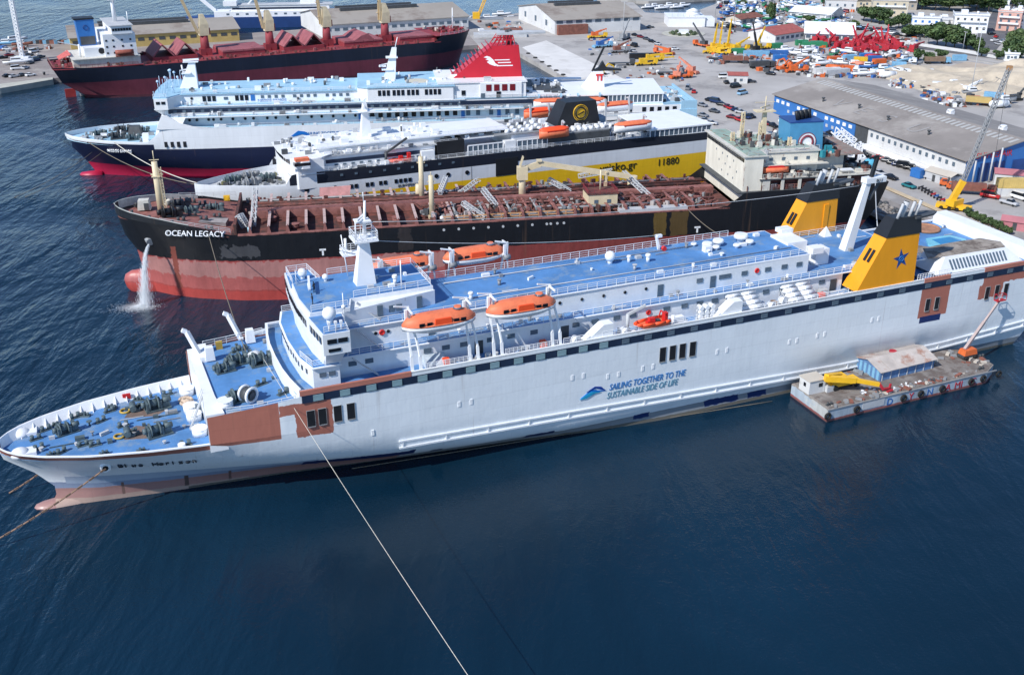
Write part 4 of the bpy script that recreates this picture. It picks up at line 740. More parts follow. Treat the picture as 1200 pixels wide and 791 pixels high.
put('white_bin', MB().cyl((0,0,0),(0,0,3.4),1.2,n=12), CREAM, T, (117.4,4.4,16))
def lattice(parent, name, p, q, w, mat, n=6, r=.1):
    p, q = Vector(p), Vector(q); d = (q-p).normalized(); a = d.cross(Vector((0,0,1)) if abs(d.z) < .9 else Vector((0,1,0))).normalized()*w/2; b = d.cross(a).normalized()*w/2; mb = MB()
    cs = [a+b, a-b, -a-b, b-a]
    for c in cs: mb.bar(p+c, q+c, r*2)
    for k in range(n):
        u0, u1 = p.lerp(q, k/n), p.lerp(q, (k+1)/n)
        for i in range(4): mb.bar(u0+cs[i], u1+cs[(i+1) % 4], r*1.3); mb.bar(u0+cs[i], u0+cs[(i+1) % 4], r*1.3)
    return put(name, mb, mat, parent)
for p, q in (((29,-9,15.6),(30,-3,23)),((76,6,17),(80,2,21)),((80.5,-2,19.5),(83.5,-8.5,16)),((71,3,18),(73,8,20.5)),((75,-9.6,18.5),(79.5,-14.5,15.8)),((105,9,19),(113,7,20.4)),((115,4,20.5),(120,-6,16)),((97,5,19.5),(102,2,16.8))):
    lattice(T, 'access_ladder', p, q, .9, LGREY, 7, .08)
for x, y in ((40,6),(54,8),(48,-9),(38,-12),(60,-11),(84,9),(122,9),(33,-5)): put('tank_hatch', MB().cyl((0,0,0),(0,0,.9),.9,n=12).cyl((0,0,.9),(0,0,1.1),1.05,n=12), PINK, T, (x, y, 15.4))
for x, y, h in ((35,5,2.8),(58,7.4,3),(93,7.6,3.2),(106,8,3),(125,9,2.8),(45,7,2.4),(130,-4,2.6)): put('tank_vent', MB().cyl((0,0,0),(0,0,h),.28,n=8).cyl((0,0,h*.55),(0,0,h*.75),.55,n=8).box(-.5,.5,-.4,.4,h-.4,h), RUST, T, (x, y, 15.4))
put('pink_cloth', MB().add([(0,0,0),(7,0,.2),(7.4,.3,2.6),(.2,.3,2.4),(0,.2,0),(7,.2,.2),(7.4,.5,2.6),(.2,.5,2.4)], [(0,1,2,3),(7,6,5,4),(0,4,5,1),(1,5,6,2),(2,6,7,3),(3,7,4,0)]), paint('pink_sheet',(.62,.30,.28),.8,.2,.6), T, (43.5,10,16.6))
for x, y in ((70,-12.6),(73.4,-12.6)): put('mooring_buoy', MB().ball((0,0,.5),.6,10,6), CLEAN, T, (x,y,15.4))
dh = put('deck_office', MB().box(-3.4,3.4,-3.4,3.4,0,3.6), CREAM, T, (107,-7.6,15.4)); put('office_roof', MB().box(-3.6,3.6,-3.6,3.6,3.6,3.8), RUST, dh); railing(dh, [(-3.4,-3.4,3.8),(3.4,-3.4,3.8),(3.4,3.4,3.8),(-3.4,3.4,3.8),(-3.4,-3.4,3.8)], .9, 1.5, mat=OXIDE); put('office_mast', MB().cyl((0,0,3.8),(0,0,8.6),.22,n=8), CREAM, dh)
windows(dh, [-1.6,1.4], -3.42, 2.0, .9, .8, GLASS2)
# forecastle gear
put('foremast', MB().cyl((0,0,0),(0,0,11.6),.75,.62,n=14).bar((-1.1,0,8.8),(1.5,0,8.8),.3).cyl((0,0,11.6),(0,0,14),.1,n=6).bar((-1,0,12),(1,0,12),.15).box(-.9,.9,-.9,.9,8.3,8.5), CREAM, T, (9.2,0,17.4))
lattice(T, 'mast_ladder', (10.3,-.2,17.6), (10.1,-.2,27.8), .55, CREAM, 14, .05)
for x, y, r, s in ((11.8,-4.4,.3,1.5),(13.0,4.6,.2,1.4),(20.4,6,0,1.1),(15.5,0,.4,1.0)): winch(T, x, y, t_top(x)-.7, r, s, BLACK if y < 0 else DGREY)
put('white_locker', MB().box(-1.4,1.4,-1.3,1.3,0,2.2,0,.3,.1), paint('dirty_white',(.58,.56,.5),.7,.2,.8), T, (5.6,1.6,18.2)); put('locker_door', MB().box(-.5,.5,-.1,.1,0,1.5), DGREY, T, (6.2,.2,18.3))
for x, y, r in ((3,-3,.8),(7,-7.8,.5),(12,-11.5,.4),(16,-3,.2),(18,4,.1),(18.5,-5.5,.3),(21,-1,.1),(4,5,.5),(9,8.5,.6),(15,9,.3),(20,-12.8,.2),(17.4,8,.1),(14,-8,.3)): bollard(T, x, y, t_top(x)-.5, r, 1.15, DGREY)
put('grey_tarpaulin', MB().prism([(17.6,-8.6),(23.2,-8.0),(23.6,-3.6),(20.6,-2.8),(18,-5.4)], 16.4, 0, zt=lambda x,y: t_top(x)-.25+.2*sin(x*3+y)), paint('tarp',(.32,.29,.28),.9,.2,1), T); put('yellow_pump', MB().box(-.7,.7,-.5,.5,0,1.1).cyl((.2,-.6,.6),(.2,.6,.6),.35,n=8), CYEL, T, (22.6,11.2,17))
put('white_rope_pile', MB().torus((0,0,.3),1.2,.35,'z',12,6).torus((1.6,.4,.4),.9,.3,'z',12,6).ball((.6,.2,.5),.8,8,4), ROPE, T, (9.6,7.4,17.6))
put('forecastle_front', MB().box(25.3,25.8,-15.4,15.4,15.3,17.7), RUST, T)
lattice(T, 'forecastle_stairs', (26.2,-8.5,18.2), (27.6,-9.5,15.5), 1.3, LGREY, 6, .1); put('blue_drum', MB().cyl((0,0,0),(0,0,1.1),.45,n=10), paint('pale_drum',(.3,.5,.6),.5,.1), T, (28.4,-13.2,15.4))
railing(T, [(24.5,-15.2,15.9),(10,-11.2,18.1)], 1.0, 2.4, mat=LGREY); railing(T, [(24.5,15.2,16.9),(12,12.4,18)], 1.0, 2.4, mat=LGREY)
text('ship_name', 'OCEAN LEGACY', T, (10.9,-12.35,15.35), 1.75, CLEAN, rot=(pi/2-.42,0,-.30), extrude=.5, sx=1.0)
put('hawse_pipe', MB().cyl((6.2,-6.2,13.8),(7.1,-8.7,13.2),.8,n=12), GREY, T)
# superstructure
SSM = paint('stained_white', (.74,.69,.58), .6, .12, .5, .35, spots=((.30,.15,.09),.33,.55))
ss = put('accommodation', MB().prism([(139.0,-15.1),(143.5,-15.1),(143.5,-11.6),(158,-11.6),(158,11.6),(143.5,11.6),(143.5,16.3),(139.0,16.3)], 15.4, 26.9), SSM, T)
put('bridge_deck', MB().prism([(138.6,-15.6),(144.3,-15.6),(144.8,-12),(158.5,-12),(158.5,12),(144.8,12),(144.3,18),(138.6,18)], 26.9, 27.15), OFFWH, T)
put('green_roof', MB().prism([(139.6,-15),(144,-15),(144.4,-8.2),(157,-8.2),(157,8.2),(144.4,9),(144,17.4),(139.6,17.4)], 27.1, 27.25), GREEN, T)
for k in range(25): inst('bridge_window', 'tbw', lambda: MB().box(-.06,.06,-.45,.45,-.42,.42), GLASS, ss, (138.97,-14.2+k*1.235,26.0))
for k in range(4):
    for j in range(3):
        if (k, j) not in ((0,0),): inst('front_window', 'tfw', lambda: MB().box(-.06,.06,-.2,.2,-.22,.22), GLASS2, ss, (138.98,-12.4+j*2.8+(k % 2)*.6+k*4.6,20.4+j*2.0))
for z in (21.5, 24.2): put('deck_edge', MB().box(143.2,171,-15.4,-11.4,z,z+.2) if z < 24 else MB().box(143.2,160,-13.8,-11.4,z,z+.2), OFFWH, T)
put('boat_deck', MB().prism([(143,-15.6),(170,-15.2),(172,-6),(172,6),(170,15.2),(143,15.6)], 21.3, 21.6), DGREY, T)
for x in (144.6,148.6,152.8,157,161,165): put('deck_pillar', MB().box(-.35,.35,-.2,.2,0,2.4) if x > 145 else MB().box(-.9,.9,-.2,.2,0,2.4), OFFWH, T, (x,-15.2,18.9))
put('deck_recess', MB().box(143.6,170,-13.8,-13.6,18.95,21.3), RUST, T)
put('engine_casing', MB().box(158,166,-8,8,21.6,25.4), OFFWH, T); put('aft_house', MB().box(146,153,-11.62,-11.4,21.7,24), OFFWH, T); put('casing_deck', MB().box(156,170,-10.2,10.2,25.2,25.5), paint('rusty_deck',(.25,.20,.17),.8,.3,.4,spots=((.3,.08,.05),.4,.5)), T)
windows(T, [146.5,149.5,152.5,155.5], -11.64, 25.4, .8, .7, GLASS2); door(T, 151, -11.64, 21.7, 2.1, 1.2, GLASS2)
railing(T, [(139.6,-15.4,27.15),(144.1,-15.4,27.15),(144.6,-11.8,27.15),(158,-11.8,27.15)], 1.1, 1.8, mat=LGREY); railing(T, [(143.6,-15.5,21.6),(170,-15.1,21.6)], 1.1, 1.8, mat=OFFWH); railing(T, [(143.6,-15.4,18.95),(172,-14,18.95)], 1.1, 2, mat=PINK)
m_ = put('main_mast', MB().loft([[(149,-.7,27),(150.4,-.7,27),(150.4,.7,27),(149,.7,27)],[(149.3,-.45,33.5),(150.1,-.45,33.5),(150.1,.45,33.5),(149.3,.45,33.5)]], smooth=False).box(147.2,152,-1.6,1.6,33.4,33.7).cyl((149.7,0,33.7),(149.7,0,37),.15,n=6).bar((148,-1.8,34.6),(151.2,1.2,34.6),.3).bar((147,0,35.6),(152,0,35.6),.12), CREAM, T, (0,5.4,0))
for x, y, z, h in ((146,10.5,27.2,5.4),(147.5,1.0,27.2,4.4),(141,2,27.2,2.2),(152.6,-6,27.2,2.0),(144.4,5.8,27.2,3)): lattice(T, 'aerial_mast', (x,y,z), (x,y,z+h), .7, CREAM, 5, .07)
radome(T, 153.4, 6.8, 27.2, .55); put('searchlight', MB().cyl((0,0,0),(0,0,3.6),.12,n=6).ball((0,0,3.8),.5,8,5), CLEAN, T, (153.6,5.0,27.2))
TB = paint('funnel_blue', (.07,.27,.46), .5, .1, .4)
fu = put('funnel', MB().add([(153.4,-4.8,22),(161.8,-4.8,22),(161.8,3.6,22),(153.4,3.6,22),(152.8,-4.8,32.2),(161.0,-4.8,32.2),(161.0,3.6,32.2),(152.8,3.6,32.2)], [(3,2,1,0),(4,5,6,7),(0,1,5,4),(1,2,6,5),(2,3,7,6),(3,0,4,7)]), TB, T)
put('funnel_top', MB().box(152.7,161.1,-4.9,3.7,32.2,32.5), DBLUE, fu)
for k in range(4): put('exhaust_pipe', MB().cyl((155.4+k*1.2,-2.6+k*.7,32.4),(154.8+k*1.3,-2.6+k*.7,34.6),.5,n=10), BLACK, fu)
put('emblem_disc', MB().cyl((157.4,-4.95,27.6),(157.4,-4.75,27.6),2.15,n=24), CLEAN, fu); put('emblem_ring', MB().torus((157.4,-4.96,27.6),1.45,.28,'y',24,6).torus((157.4,-4.96,27.6),2.2,.1,'y',24,6).bar((157.4,-4.98,25.6),(157.4,-4.98,26.8),.5,.1).bar((156.3,-4.98,25.9),(158.5,-4.98,25.9),.1,.35), paint('emblem_maroon',(.20,.03,.05),.5,.1), fu)
mb = MB(); rr = random.Random(9)
for k in range(70):
    x = rr.uniform(158,173); y = rr.uniform(-13,10); z = 21.6 if x > 166 else 25.5; h = rr.uniform(.4,1.8); mb.ob((x,y,z+h/2), (rr.uniform(.4,1.8), rr.uniform(.4,1.6), h), rr.uniform(0,3), rr.choice([0,0,1,2,3,4]))
put('aft_deck_gear', mb, [RUST, DGREY, OFFWH, BLACK, TEAL], T, kind='stuff'); put('cyan_cover', MB().ball((0,0,.6),1.7,10,5,0,.8,-.6).box(-1.6,1.6,-1,1,0,1), paint('cyan_cover',(.10,.42,.58),.6,.1), T, (174.0,-5.2,21.0)); put('red_drum', MB().cyl((0,0,0),(0,0,1.6),.8,n=10), RED, T, (172.8,6.5,22))
t = thing('lifeboat', 'small open orange lifeboat beside the stained white tanker accommodation', 'lifeboat', tw(147.2,-13.4,22.4), TP[2])
mb = MB(); mb.loft([[(x,-w,1.3),(x,-w*.85,.5),(x,0,.15),(x,w*.85,.5),(x,w,1.3),(x,w*.6,1.5),(x,-w*.6,1.5)] for x, w in ((-3.2,.1),(-2.4,.8),(-1,1.15),(1,1.15),(2.4,.8),(3.2,.1))]); put('boat_hull', mb, ORANGE, t); put('boat_cover', MB().side([(-2.2,1.45),(2.2,1.45),(1.6,1.9),(-1.6,1.9)], -.6, .6), RED, t)
put('boat_davit', MB().bar((144.6,-12.2,21.6),(144.6,-12.6,25.4),.3).bar((144.6,-12.6,25.4),(144.6,-14.2,25.2),.3).bar((149.8,-12.2,21.6),(149.8,-12.6,25.4),.3).bar((149.8,-12.6,25.4),(149.8,-14.2,25.2),.3), OFFWH, T); put('white_canopy', MB().prism([(0,0),(3,0),(3,2),(0,2)], .8, 0, zt=lambda x,y: 1.5-.3*abs(x-1.5)), CLEAN, T, (163.2,-14.6,21.6))
# ballast water falling from the hawse pipe
jet = MB(); rr = random.Random(3)
for k in range(6500):
    u = rr.random()**.75; sp = .16+u*u*1.5; a = rr.uniform(0, 2*pi); q = abs(rr.gauss(0,.6))*sp
    p = Vector((7.0-2.4*u, -8.4-2.3*sqrt(u), 13.2-1.2*u-12.2*u*u)); p.z = max(p.z, .15)
    p += Vector((q*cos(a), q*sin(a), rr.uniform(-.3,.3))); r = rr.uniform(.012,.04); l = .25+.6*u
    jet.add([p+Vector((-r,0,0)), p+Vector((r,0,.05)), p+Vector((r*.6+.05,-.05,-l)), p+Vector((-r*.6+.05,-.05,-l))], [(0,1,2,3)])
SPRAY = bpy.data.materials.new('falling_water'); SPRAY.use_nodes = True; b = SPRAY.node_tree.nodes['Principled BSDF']; b.inputs['Base Color'].default_value = (.85,.88,.9,1); b.inputs['Roughness'].default_value = .6; b.inputs['Alpha'].default_value = .5
tag(put('ballast_water', jet, SPRAY, loc=(TP[0],TP[1],0), rz=TP[2], norm=False), kind='stuff')
fo = MB(); c0 = Vector((4.2,-10.9,0))
for k in range(7000):
    a = rr.uniform(0,2*pi); q = abs(rr.gauss(0,1))*1.5; x, y = q*cos(a)*1.6-abs(q)*.5, q*sin(a)*.95; r = rr.uniform(.02,.09); th = rr.uniform(0,pi)
    z = .04+rr.random()*.25*max(0,1.4-q)*2.2
    fo.add([c0+Vector((x+r*cos(th+i*pi/2)*(1+.5*(i%2)), y+r*sin(th+i*pi/2), z)) for i in range(4)], [(0,1,2,3)])
tag(put('splash_foam', fo, SPRAY, loc=(TP[0],TP[1],0), rz=TP[2], norm=False), kind='stuff')

mb = MB(); rr = random.Random(41)                              # odds and ends on the accommodation roofs
for k in range(60):
    x, y = rr.uniform(141,156), rr.uniform(-7.5,7.5); h = rr.uniform(.3,1.6); mb.ob((x,y,27.25+h/2), (rr.uniform(.2,1.2), rr.uniform(.2,1), h), rr.uniform(0,3), rr.choice([0,1,1,2,3]))
for k in range(60):
    x, y = rr.uniform(144.5,158), rr.uniform(-15.2,-11.9); h = rr.uniform(.3,1.4); mb.ob((x,y,21.6+h/2), (rr.uniform(.3,1.4), rr.uniform(.2,.9), h), rr.uniform(0,3), rr.choice([0,1,2,3,3]))
for k in range(50):
    x, y = rr.uniform(139.5,170), rr.uniform(-15,-13.8); h = rr.uniform(.3,1.6); mb.ob((x,y,18.95+h/2), (rr.uniform(.3,1.2), rr.uniform(.2,.8), h), rr.uniform(0,3), rr.choice([0,3,3,2]))
for k in range(40): x = rr.uniform(140,157); y = rr.uniform(-12,8); mb.bar((x,y,27.3),(x+rr.uniform(-2,2),y+rr.uniform(-2,2),27.4+rr.random()),.1,.1,rr.choice([0,2,3]))
put('roof_gear', mb, [DGREY, OFFWH, GREY, RUST], T, kind='stuff')
# ---------------------------------------------------------------- black, white and yellow ferry behind the tanker
EP = (-75.923, 244.614, .408)
def ew(x, y, z):
    c, s = cos(EP[2]), sin(EP[2]); return (EP[0]+x*c-y*s, EP[1]+x*s+y*c, z)
E = thing('passenger_ferry', 'white ferry with black band and yellow advert strip, moored between tanker and blue hulled ferry', 'ferry', (EP[0], EP[1], 0), EP[2])
YAD = (.86, .52, .015)
EH = hull_paint('express_hull_paint', [(0,0,0,0,(.72,.74,.76)), (-9,200,-3,13.6,YAD,.03), (-9,16,-3,20,(.72,.74,.76)), (-9,200,-3,5,(.02,.02,.03)), (20.5,200,17.0,21,(.012,.016,.028),.02)], plates=.12, var=.06)
e_d = [(-.4,0),(1,1.5),(5,4.2),(12,7.6),(20,9.9),(30,10.9),(36,11),(139,11)]
e_w = [(6,0),(14,2.6),(30,7),(50,10.2),(60,11),(139,10.6)]
e_m = [(2.6,0),(6,2.5),(14,6),(24,9.2),(36,10.8),(44,11),(139,11)]
e_top = lambda x: lerp([(0,17.4),(20.6,17.0),(21.2,19.9),(110,19.7),(139,19.0)], x)
put('hull', ship_hull([(-2, e_w, 134), (3, e_w, 136), (9, e_m, 138), (13.6, e_d, 139), (16.95, e_d, 139), (e_top, e_d, 139)], 139, 60), EH, E)
put('foredeck', deck_sheet(e_d, .4, 24, 16.0, inset=.3), LGREY, E); put('bow_rail_wall', bulwark([(x, max(y-.3,0)) for x, y in e_d], .3, 22, 16, 17.3, .12), WHITE, E)
for x, y, s in ((9,1.5,1.2),(13,-2.8,1.3),(13.5,3,1.3),(17,0,1.2)): winch(E, x, y, 16, .2, s, GREY)
mb = MB(); rr = random.Random(21)
for k in range(60):
    x = rr.uniform(5,21); y = rr.uniform(-.55,.55)*lerp(e_d,x); mb.ob((x,y,16.3), (rr.uniform(.3,1.4), rr.uniform(.2,1.2), rr.uniform(.3,1.3)), rr.uniform(0,3), rr.choice([0,0,1,2,3]))
put('foredeck_gear', mb, [GREY, LGREY, DGREY, paint('olive',(.16,.16,.07),.8,.2)], E, kind='stuff')
put('after_deck', deck_sheet(e_d, 21, 138.8, 19.3, inset=.4, n=30), LGREY, E)
# white curved front and houses
put('front_house', MB().loft([[(x0+z0*0, y, z) for x0, y in ((22.6,-10.6),(21.3,-9.0),(20.7,-4),(20.6,0),(20.7,4),(21.3,9),(22.6,10.6),(29,10.6),(29,-10.6))] for z, z0 in ((16.0,0),(20.0,0),(23.2,0))], smooth=False), CLEAN, E)
put('front_house_roof', MB().prism([(20.4,-8.5),(28.5,-10.8),(33,-7),(33,7),(28.5,10.8),(20.4,8.5),(20,0)], 23.2, 23.4), CLEAN, E)
for k in range(15): inst('bridge_window', 'ebw', lambda: MB().box(-.07,.07,-.45,.45,-.45,.45), GLASS, E, (lerp([(0,20.6),(4,20.7),(9,21.3)], abs(-8.4+k*1.2))-.02, -8.4+k*1.2, 22.3))
hA = put('deck_house', MB().box(29,58,-8.2,8.2,19.3,22.8), CLEAN, E); put('deck_house', MB().box(29,64,-6.4,6.4,22.8,24.4), CLEAN, E); put('house_roof', MB().prism([(29,-8.6),(66,-8.4),(66,8.4),(29,8.6)],22.75,22.95), LGREY, E)
put('window_band', MB().box(30,57.5,-8.27,8.27,21.0,21.9), BAND, hA); put('upper_roof', MB().prism([(28,-7),(79,-6.6),(79,6.6),(28,7)],24.4,24.6), CLEAN, E); put('side_promenade', MB().box(23,58,-10.8,-8.3,19.35,19.5), LGREY, E)
put('bridge_wing', MB().prism([(20.9,-10.4),(23.4,-12.4),(25.2,-12.4),(25.6,-10.4)],21.4,23.2), CLEAN, E); put('wing_cover', MB().box(21.9,25.2,-12.2,-10.4,23.2,23.9), ORANGE, E); put('wing_windows', MB().box(21.5,25.4,-12.45,-10.4,22.2,22.9), GLASS, E)
for x in (24.4, 31.2, 57.2, 60.4, 65.5): inst('round_window', 'erw', lambda: MB().cyl((0,-.1,0),(0,.1,0),.55,n=14), GLASS, E, (x, -lerp(e_d,x)-.02, 15.6))
windows(E, [35.2,36.4,39.2,40.4,42.6,43.8,46.6,47.8,49,50.2], -11.03, 15.5, .8, .95, GLASS)
windows(E, [33+k*3.6 for k in range(9)], -11.04, 18.6, .7, .5, GLASS2)
put('side_opening', MB().box(73.4,79.6,-11.12,-10.6,13.7,18.2), BLACK, E); put('hull_door_seam', MB().box(66.6,66.75,-11.06,-10.9,11,17), GREY, E)
put('front_mast', MB().loft([[(41.2,-1,24.5),(44,-1,24.5),(44,1,24.5),(41.2,1,24.5)],[(42.2,-.4,33),(43.2,-.4,33),(43.2,.4,33),(42.2,.4,33)]], smooth=False).box(41,45,-1.6,1.6,31,31.2).bar((42,-2,32.4),(43,2,32.4),.3), CLEAN, E)
for x, y in ((33,2),(36,-4),(49,3),(52,-4),(56,1),(60,-3)): put('roof_locker', MB().box(-1,1,-.7,.7,0,1.1), CLEAN, E, (x,y,24.6))
put('black_house', MB().prism([(58.5,-8.6),(65.8,-8.6),(65.8,-3),(58.5,-3)],19.3,23.6), BLACK, E); put('black_dome', MB().ball((62,-5.6,23.6),1.6,12,4,0,.5,0), BLACK, E); put('white_locker', MB().box(54,57.4,-9.6,-8.3,19.4,21.8), CLEAN, E)
# glazed screens
def screen(x0, x1, y, z0, z1, n, name='glass_screen'):
    g = put(name, MB().box(x0,x1,y-.05,y+.05,z0,z1), GLASS2, E); w = (x1-x0)/n
    mb = MB()
    for k in range(n+1): inst('screen_mullion', ('mul', z1-z0), lambda: MB().box(-.12,.12,-.14,.14,0,z1-z0), CLEAN, g, (x0+k*w, y, z0))
    put('screen_rail', MB().box(x0,x1,y-.16,y+.16,z1,z1+.25), CLEAN, g); put('screen_rail', MB().box(x0,x1,y-.16,y+.16,z0-.2,z0), CLEAN, g)
screen(66.4,76,-9.6,19.5,21.9,7); screen(80,88.6,-9.6,19.5,21.9,6); screen(119,138.4,-10.6,19.3,21.0,13)
put('kiosk', MB().box(76.6,79.6,-9.8,-7.6,19.4,22.2), CLEAN, E); put('terrace_roof', MB().prism([(66,-6.6),(84,-6.6),(84,7),(66,7)],22.9,23.15), CLEAN, E)
put('grey_roof', MB().prism([(74,-8.6),(93,-8.6),(93,6),(79,6)],23.4,23.6), GREY, E); put('grey_roof_wall', MB().box(79,92.8,-8.2,6,19.3,23.4), CLEAN, E)
for k in range(6):
    for j in range(3): inst('roof_vent', 'ervent', lambda: MB().cyl((0,0,0),(0,0,.8),.7,.5,n=10), CLEAN, E, (78.4+k*2.3+j*.5, -6.6+j*3.2, 23.6))
put('dark_house', MB().box(88.8,107,-9.8,6,19.3,22.3), DGREY, E); put('dark_house_roof', MB().box(90,108,-9.0,6.4,22.3,22.5), GREY, E)
for k in range(7): inst('roof_vent', 'ervent', None, None, E, (95.6+k*1.75, -7.4, 22.5))
for k in range(7): inst('roof_vent', 'ervent', None, None, E, (96.2+k*1.75, -5.6, 22.5))
fu = put('funnel', MB().loft([[(94,-3.4,22.4),(107.4,-3.4,22.4),(107.4,3.4,22.4),(94,3.4,22.4)],[(97.2,-2.8,29.0),(106.2,-2.8,29.0),(106.2,2.8,29.0),(97.2,2.8,29.0)]], smooth=False), BLACK, E)
put('emblem_disc', MB().cyl((101.5,-3.25,26),(101.5,-2.9,26),2.25,n=24), CYEL, fu); put('emblem_ring', MB().torus((101.5,-3.27,26),1.5,.22,'y',20,6).bar((100.6,-3.3,25.6),(102.4,-3.3,26.4),.5,.2).torus((101.5,-3.27,26),2.0,.09,'y',20,6), BLACK, fu); put('funnel_fin', MB().prism([(107,-2.6),(110,-1.6),(110,1.6),(107,2.6)],22.4,24), paint('slate_blue',(.12,.22,.32),.5,.1), fu)
put('aft_canopy', MB().prism([(118,-10.9),(138.8,-10.9),(138.8,8.6),(119.5,8.6)],21.05,21.4), CLEAN, E); put('aft_hall', MB().box(119,138,-10.4,8,19.3,21.0), GLASS2, E)
railing(E, [(23,-10.8,19.9),(58,-10.9,19.8),(119,-10.8,19.7)], 1.0, 2.4)
text('advert_lettering', 'vrisko.gr', E, (103.6,-11.1,11.35), 3.1, BLACK, sx=1.05); text('advert_number', '11880', E, (121.4,-11.1,11.2), 2.7, BLACK, sx=1.05)
text('side_lettering', 'EUROPEAN', E, (47,-11.1,13.9), 1.0, DGREY)
def boat_covered(t, Lb, mat):
    inst('boat_hull', ('cvh', Lb), lambda: MB().loft([[(x,-w,1.5),(x,-w*.95,.3),(x,-w*.5,-.5),(x,w*.5,-.5),(x,w*.95,.3),(x,w,1.5)] for x, w in [(-Lb/2,.1),(-Lb*.42,.9),(-Lb*.25,1.5),(Lb*.25,1.5),(Lb*.42,.9),(Lb/2,.1)]], closed=True), CLEAN if mat != ORANGE2 else ORANGE, t, (0,0,0))
    inst('boat_canopy', ('cvc', Lb, mat.name), lambda: MB().loft([[(x,-w,1.5),(x,-w*.8,1.8),(x,-w*.3,1.8+w*.35),(x,w*.3,1.8+w*.35),(x,w*.8,1.8),(x,w,1.5)] for x, w in [(-Lb/2,.1),(-Lb*.42,.9),(-Lb*.25,1.5),(Lb*.25,1.5),(Lb*.42,.9),(Lb/2,.1)]]), mat, t, (0,0,0))
    inst('boat_stripe', ('cvs', Lb), lambda: MB().box(-Lb*.3,Lb*.3,-1.53,1.53,1.35,1.5), RED, t, (0,0,0))
for x, y, z, lb, L_, m in ((113.2,-11.2,22.2,'white lifeboat with orange top beside the white canopy of the yellow striped ferry',11.5,ORANGE),(119.6,10.6,22.6,'white lifeboat with red orange top behind the white canopy of the yellow striped ferry',11.5,ORANGE),(90.2,-10.4,22.6,'orange covered boat in front of the black funnel with the yellow disc',8.6,ORANGE2),(95,10.2,23.0,'orange covered boat left of the black funnel with the yellow disc, on the far side',8.6,ORANGE2)):
    t = thing('lifeboat', lb, 'lifeboat', ew(x, y, z), EP[2], 'lifeboats of the yellow striped ferry'); boat_covered(t, L_, m)
    for dx in (-L_*.33, L_*.33): put('davit', MB().bar((x+dx,y*.86,19.3),(x+dx,y*.9,z+3.4),.4,.5).bar((x+dx,y*.9,z+3.4),(x+dx,y*1.02,z+3.0),.35), LGREY, E)
t = thing('rescue_boat', 'small orange rescue boat under a grey davit left of the black deck house', 'rescue boat', ew(48.4,-9.7,19.6), EP[2])
mb = MB()
mb.loft([[(x,-w,1),(x,-w*.7,.3),(x,w*.7,.3),(x,w,1)] for x, w in ((-3.2,.2),(-2,.9),(2.8,1.0))]); put('boat_hull', mb, ORANGE2, t); put('boat_console', MB().box(-.4,.6,-.4,.4,.9,1.8).box(1.8,2.6,-.5,.5,.9,2.4), RED, t)
put('rescue_davit', MB().cyl((45,-8.8,19.4),(45,-8.8,22.4),.35,n=8).bar((45,-8.8,22.2),(50.4,-9.4,25.6),.4,.5), DGREY, E)

# ---------------------------------------------------------------- blue hulled ferry with the red funnel
NP = (-134.671, 313.678, .129)
def nw(x, y, z):
    c, s = cos(NP[2]), sin(NP[2]); return (NP[0]+x*c-y*s, NP[1]+x*s+y*c, z)
Q = thing('passenger_ferry', 'big ferry with dark blue hull, white sides, pale blue decks and red funnel', 'ferry', (NP[0], NP[1], 0), NP[2])
NH = hull_paint('blue_hull_paint', [(0,0,0,0,(.80,.82,.84)), (-9,250,-4,10.4,(.008,.013,.045),.03), (-9,28,10,11.9,(.008,.013,.045),.02), (-9,250,-4,4.0,(.42,.012,.055),.05)], plates=.10, var=.06)
n_d = [(-.3,0),(.8,2.2),(3,4.8),(8,8.4),(15,11.4),(24,13.6),(34,14.6),(40,14.7),(190,14.7)]
n_u = [(1.2,0),(3,2.4),(8,6.2),(15,9.6),(24,12.4),(36,14.4),(44,14.7),(190,14.7)]
n_w = [(7,0),(16,3),(30,6.6),(50,11),(70,14),(80,14.7),(190,14.4)]
n_m = [(5,0),(9,2.6),(16,5.6),(28,9.8),(42,13.6),(54,14.7),(190,14.7)]
put('hull', ship_hull([(-2, n_w, 186), (0.5, n_w, 187), (4, n_m, 189), (8.5, n_u, 190), (10.4, n_u[:1]+[(x,(y+lerp(n_d,x))/2) for x, y in n_u[1:]], 190.5), (12.0, n_d, 191), (lambda x: lerp([(0,13.0),(20,12.6),(28,12.6),(29.5,16.6),(175,16.4),(192,15.6)], x), n_d, 192)], 192, 64), NH, Q)
put('bulbous_bow', MB().loft([[(x, w*cos(a), zc+h*sin(a)) for a in [2*pi*i/12 for i in range(12)]] for x, w, h, zc in [(2.0,.3,.3,-.2),(2.6,1.2,1.0,-.3),(5,1.8,1.6,-.6),(9,2,2.2,-.9)]]), NH, Q)
put('foredeck', deck_sheet(n_d, .3, 31, 11.6, inset=.35), PALEB, Q); put('promenade_deck', deck_sheet(n_d, 29.6, 191.8, 16.3, inset=.1, n=30), PALEB, Q); put('bow_bulwark', bulwark([(x, max(y-.25,0)) for x, y in n_d], .3, 28, 11.6, lambda x: lerp([(0,13.0),(20,12.6)], x), .2), CLEAN, Q)
for x, y, s in ((10,0,1.2),(16,-4,1.4),(16,4.4,1.4),(21,-6,1.2),(22,3,1.2)): winch(Q, x, y, 11.6, .2, s, DGREY)
for x, y in ((6,2),(6,-2),(11,-5.5),(12,6),(20,8),(24,-8.5)): bollard(Q, x, y, 11.6, .3, 1.2, GREY)
put('dark_tarpaulin', MB().box(18,22.4,-1.6,2.6,11.6,14.4,0,.9,.9), DGREY, Q); put('white_locker', MB().box(24,25.6,-9,-7.4,11.6,14), CLEAN, Q)
